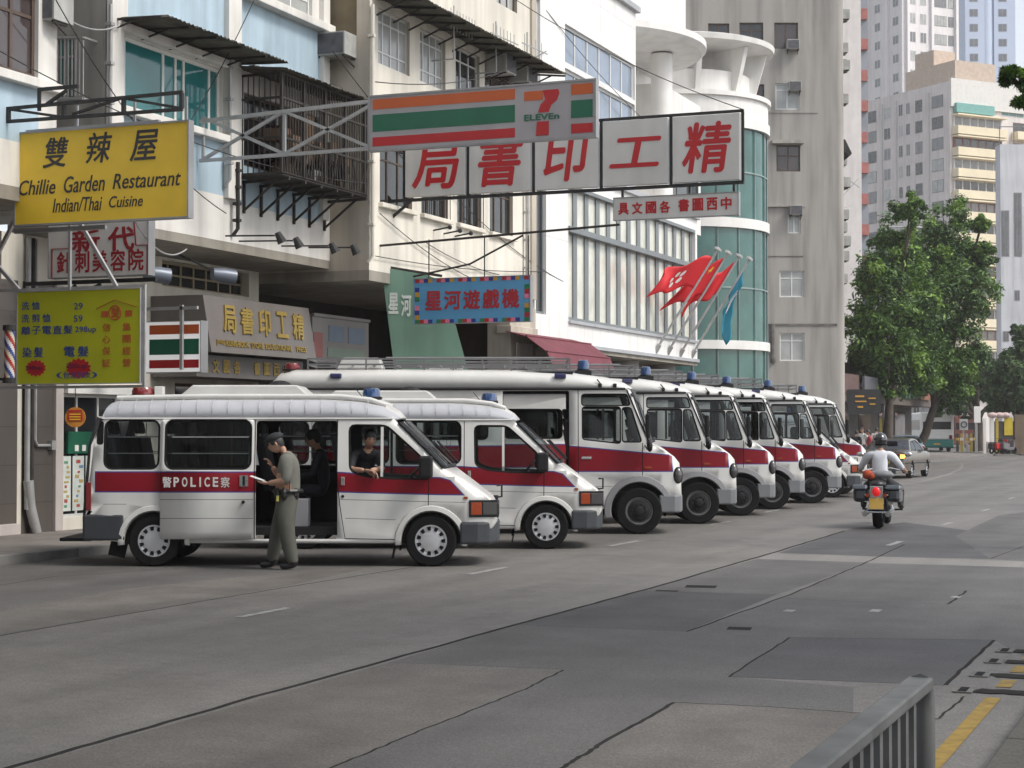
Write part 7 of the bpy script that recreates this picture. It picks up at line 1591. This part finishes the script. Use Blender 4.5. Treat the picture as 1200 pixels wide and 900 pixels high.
def tree(label, D, base_px, blobs, mats, lean=(0, 0), tr=.28, size=.16, dens=1.9, fork=.35, base=.1, seed=1, group='street trees at the bend'):
    rg = random.Random(seed); p0 = onD(base_px, 500, D); p0 = V((p0.x, p0.y, base)); t = thing('tree', label, 'tree', p0, group)
    C_ = [(onD(x, y, D+dz), r*1.12*D/FPX) for x, y, r, dz in blobs]; mid = sum((c for c, _ in C_), V())/len(C_)
    lo = min(c.z-r for c, r in C_); fk = V((p0.x+(mid.x-p0.x)*.25+lean[0], p0.y+(mid.y-p0.y)*.25+lean[1], p0.z+(lo-p0.z)*.9+fork))
    b = MB(); m1 = p0.lerp(fk, .5)+V((rg.uniform(-.15, .15), rg.uniform(-.15, .15), 0))
    b.tube([p0-V((0, 0, .2)), p0+V((0, 0, .3)), m1, fk], [tr*1.5, tr*1.15, tr*.95, tr*.8], 10)
    for c, r in C_:
        k = fk.lerp(c, .5)+V((0, 0, .25*r)); b.tube([fk-V((0, 0, .2)), fk.lerp(k, .5)+V((rg.uniform(-.2, .2), rg.uniform(-.2, .2), 0)), k, c], [tr*.55, tr*.42, tr*.28, tr*.10], 7)
        for _ in range(4):
            e = c+V((rg.uniform(-1, 1), rg.uniform(-1, 1), rg.uniform(-.4, .9)))*r*.75; b.tube([k.lerp(c, .4), c.lerp(e, .5)+V((0, 0, .1*r)), e], [tr*.16, tr*.10, tr*.03], 5)
    b.build('trunk', BARK, t, smooth=60)
    b = MB()
    for c, r in C_:
        for q in range(int(20*dens*max(.7, r/1.6))):
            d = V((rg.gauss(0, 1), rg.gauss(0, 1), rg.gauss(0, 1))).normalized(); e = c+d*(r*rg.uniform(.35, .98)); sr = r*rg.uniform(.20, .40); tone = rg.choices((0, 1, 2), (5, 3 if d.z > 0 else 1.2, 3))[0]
            for _ in range(int(46*dens)):
                dd = V((rg.gauss(0, 1), rg.gauss(0, 1), rg.gauss(0, .75))); dd = dd.normalized()*(rg.random()**.45); L = e+dd*sr
                nrm = (dd*.8+V((rg.uniform(-.6, .6), rg.uniform(-.6, .6), rg.uniform(.1, 1)))).normalized(); a = nrm.orthogonal().normalized(); a = (a*math.cos(6.28*rg.random())+nrm.cross(a)*math.sin(6.28*rg.random())).normalized() if True else a
                a = (a-nrm*a.dot(nrm)).normalized(); w_ = nrm.cross(a); s = size*rg.uniform(.6, 1.25); m = tone if rg.random() < .75 else rg.randint(0, 2)
                b.add([L-a*s, L-w_*s*.36-a*s*.1, L+a*s-nrm*s*.25, L+w_*s*.36-a*s*.1], [(0, 1, 2), (0, 2, 3)], m)
    b.build('crown', mats, t, clean=False); return t
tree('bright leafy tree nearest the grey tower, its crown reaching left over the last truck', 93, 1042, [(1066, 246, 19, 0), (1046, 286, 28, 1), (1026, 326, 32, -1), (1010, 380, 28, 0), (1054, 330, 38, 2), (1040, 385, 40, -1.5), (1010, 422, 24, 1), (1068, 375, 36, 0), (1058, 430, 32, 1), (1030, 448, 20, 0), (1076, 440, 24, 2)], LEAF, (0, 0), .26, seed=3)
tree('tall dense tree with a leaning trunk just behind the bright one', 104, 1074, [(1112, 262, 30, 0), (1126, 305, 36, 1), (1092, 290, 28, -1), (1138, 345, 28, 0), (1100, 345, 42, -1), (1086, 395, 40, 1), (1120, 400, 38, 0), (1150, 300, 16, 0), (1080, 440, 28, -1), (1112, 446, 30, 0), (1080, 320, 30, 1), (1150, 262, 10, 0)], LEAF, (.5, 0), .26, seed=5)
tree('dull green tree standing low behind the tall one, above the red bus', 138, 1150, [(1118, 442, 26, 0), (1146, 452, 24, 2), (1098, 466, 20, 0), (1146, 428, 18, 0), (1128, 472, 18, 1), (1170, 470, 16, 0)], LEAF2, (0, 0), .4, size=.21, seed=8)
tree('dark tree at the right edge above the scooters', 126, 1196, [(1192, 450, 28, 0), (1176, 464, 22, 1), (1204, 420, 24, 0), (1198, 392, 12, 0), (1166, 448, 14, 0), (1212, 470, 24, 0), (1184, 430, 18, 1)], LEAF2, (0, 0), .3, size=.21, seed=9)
tree('near tree outside the frame whose leafy twig enters at the top right corner', 26, 1330, [(1186, 84, 10, 0), (1203, 96, 13, .1), (1196, 120, 8, 0), (1178, 92, 7, .1), (1240, 90, 30, .3), (1290, 60, 50, .5)], LEAF, (0, 0), .2, size=.085, dens=.8, seed=11, group=None)

# unseen trees like the near one, crowns spread high to shade the foreground road
def shade_tree(label, x, y, blobs, seed):
    rg = random.Random(seed); t = thing('tree', label, 'tree', (x, y, .115), 'trees along the near pavement'); b = MB(); p = V((x, y, .1)); fk = p+V((-.3, .2, 5.2))
    b.tube([p, p+V((.05, 0, 1.5)), fk], [.42, .30, .26], 10)
    for cx_, cy_, cz_, r in blobs: b.tube([fk, (fk+V((cx_, cy_, cz_)))/2+V((0, 0, .5)), V((cx_, cy_, cz_))], [.18, .12, .04], 6)
    b.build('trunk', BARK, t, smooth=60); b = MB()
    for cx_, cy_, cz_, r in blobs:
        for q in range(int(330*r)):
            d = V((rg.gauss(0, 1), rg.gauss(0, 1), rg.gauss(0, .6))).normalized()*r*rg.random()**.4; L = V((cx_, cy_, cz_))+d; a = V((rg.gauss(0, 1), rg.gauss(0, 1), rg.gauss(0, .4))).normalized(); w_ = a.cross(V((rg.gauss(0, .5), rg.gauss(0, .5), 1))).normalized(); s = rg.uniform(.14, .26)
            b.add([L-a*s, L-w_*s*.45, L+a*s, L+w_*s*.45], [(0, 1, 2), (0, 2, 3)], rg.choice((0, 0, 1, 2)))
    b.build('crown', LEAF, t, clean=False)
shade_tree('tree overhanging the near pavement, out of sight above the railing', 2.6, 3.5, [(1.5, 2, 8.6, 2.6), (-1.5, 4, 9.2, 2.6), (1.5, 7, 9.4, 2.8), (-3.4, 1, 9.2, 2.4), (-1.5, -2, 8.8, 2.6), (-4.5, 5.5, 10.2, 2.2), (3.5, -1, 8.8, 2.6)], 21)
shade_tree('second tree overhanging the near pavement, out of sight further along', 3.4, 15, [(2.5, 13, 9.6, 2.8), (0, 14.5, 10.2, 2.6), (-1.8, 11.5, 10.4, 2.2), (3, 18, 10.4, 2.8), (5, 15, 9.6, 2.6)], 22)
# street lamp reaching over the bright tree, barber's pole by the price board
p = onD(1036, 500, 97); t = thing('street_lamp', 'thin grey street lamp whose arm reaches over the bright leafy tree', 'street lamp', (p.x, p.y, .115))
zt_ = az(266, 97); MB().tube([(p.x, p.y, .1), (p.x, p.y, 3), (p.x, p.y, zt_)], [.11, .08, .05], 10).build('pole', GALV, t, smooth=60)
a_ = V((p.x, p.y, zt_)); MB().tube([a_, a_+rv*1.0+V((0, 0, .02)), a_+rv*1.95+V((0, 0, .03))], .04, 8).build('arm', GALV, t)
b = MB(); b.ell(a_+rv*1.8+V((0, 0, .0)), .36, .12, .07, 12, 0, (rv, fv, V((0, 0, 1)))); b.build('lamp_head', GALV, t, smooth=60)
p = onX(11, 415, -17.35); t = thing('barber_pole', 'dark case with a striped barber pole left of the lime price board', 'barber pole', (p.x, p.y, p.z-.4))
b = MB(); b.lathe([(0, -.44), (.10, -.44), (.10, -.36), (.085, -.36)], p, n=14); b.lathe([(.085, .36), (.10, .36), (.10, .44), (0, .46)], p, n=14); b.build('cap', IRON, t)
b = MB(); k0 = 24; rows = [[p+V((.08*math.cos(2*PI*k/k0), .08*math.sin(2*PI*k/k0), -.36+.72*i/24)) for k in range(k0+1)] for i in range(25)]; b.grid(rows, 0, mf=lambda i, k: ((i+k)//3) % 4)
b.build('stripe_drum', [pmat('barber_white', (.6, .6, .58), .4), pmat('barber_red', (.35, .02, .02), .4), pmat('barber_cream', (.55, .5, .35), .4), pmat('barber_blue', (.03, .05, .25), .4)], t)
MB().box(-17.7, p.x-.05, p.y-.03, p.y+.03, p.z-.40, p.z-.36).build('bracket', IRON, t)
# ============================================================ hazy summer air
hz = bpy.data.materials.new('haze_air'); hz.use_nodes = True; n = hz.node_tree.nodes; n.remove(n['Principled BSDF'])
pv = n.new('ShaderNodeVolumePrincipled'); pv.inputs['Color'].default_value = (.97, .95, .95, 1); pv.inputs['Density'].default_value = .00035; pv.inputs['Anisotropy'].default_value = .3
hz.node_tree.links.new(pv.outputs[0], n['Material Output'].inputs['Volume'])
o = MB().box(-420, 260, -60, 480, -1.03, 150).build('haze', hz); o['kind'] = 'stuff'
sc.cycles.volume_bounces = 1; sc.cycles.volume_step_rate = 4
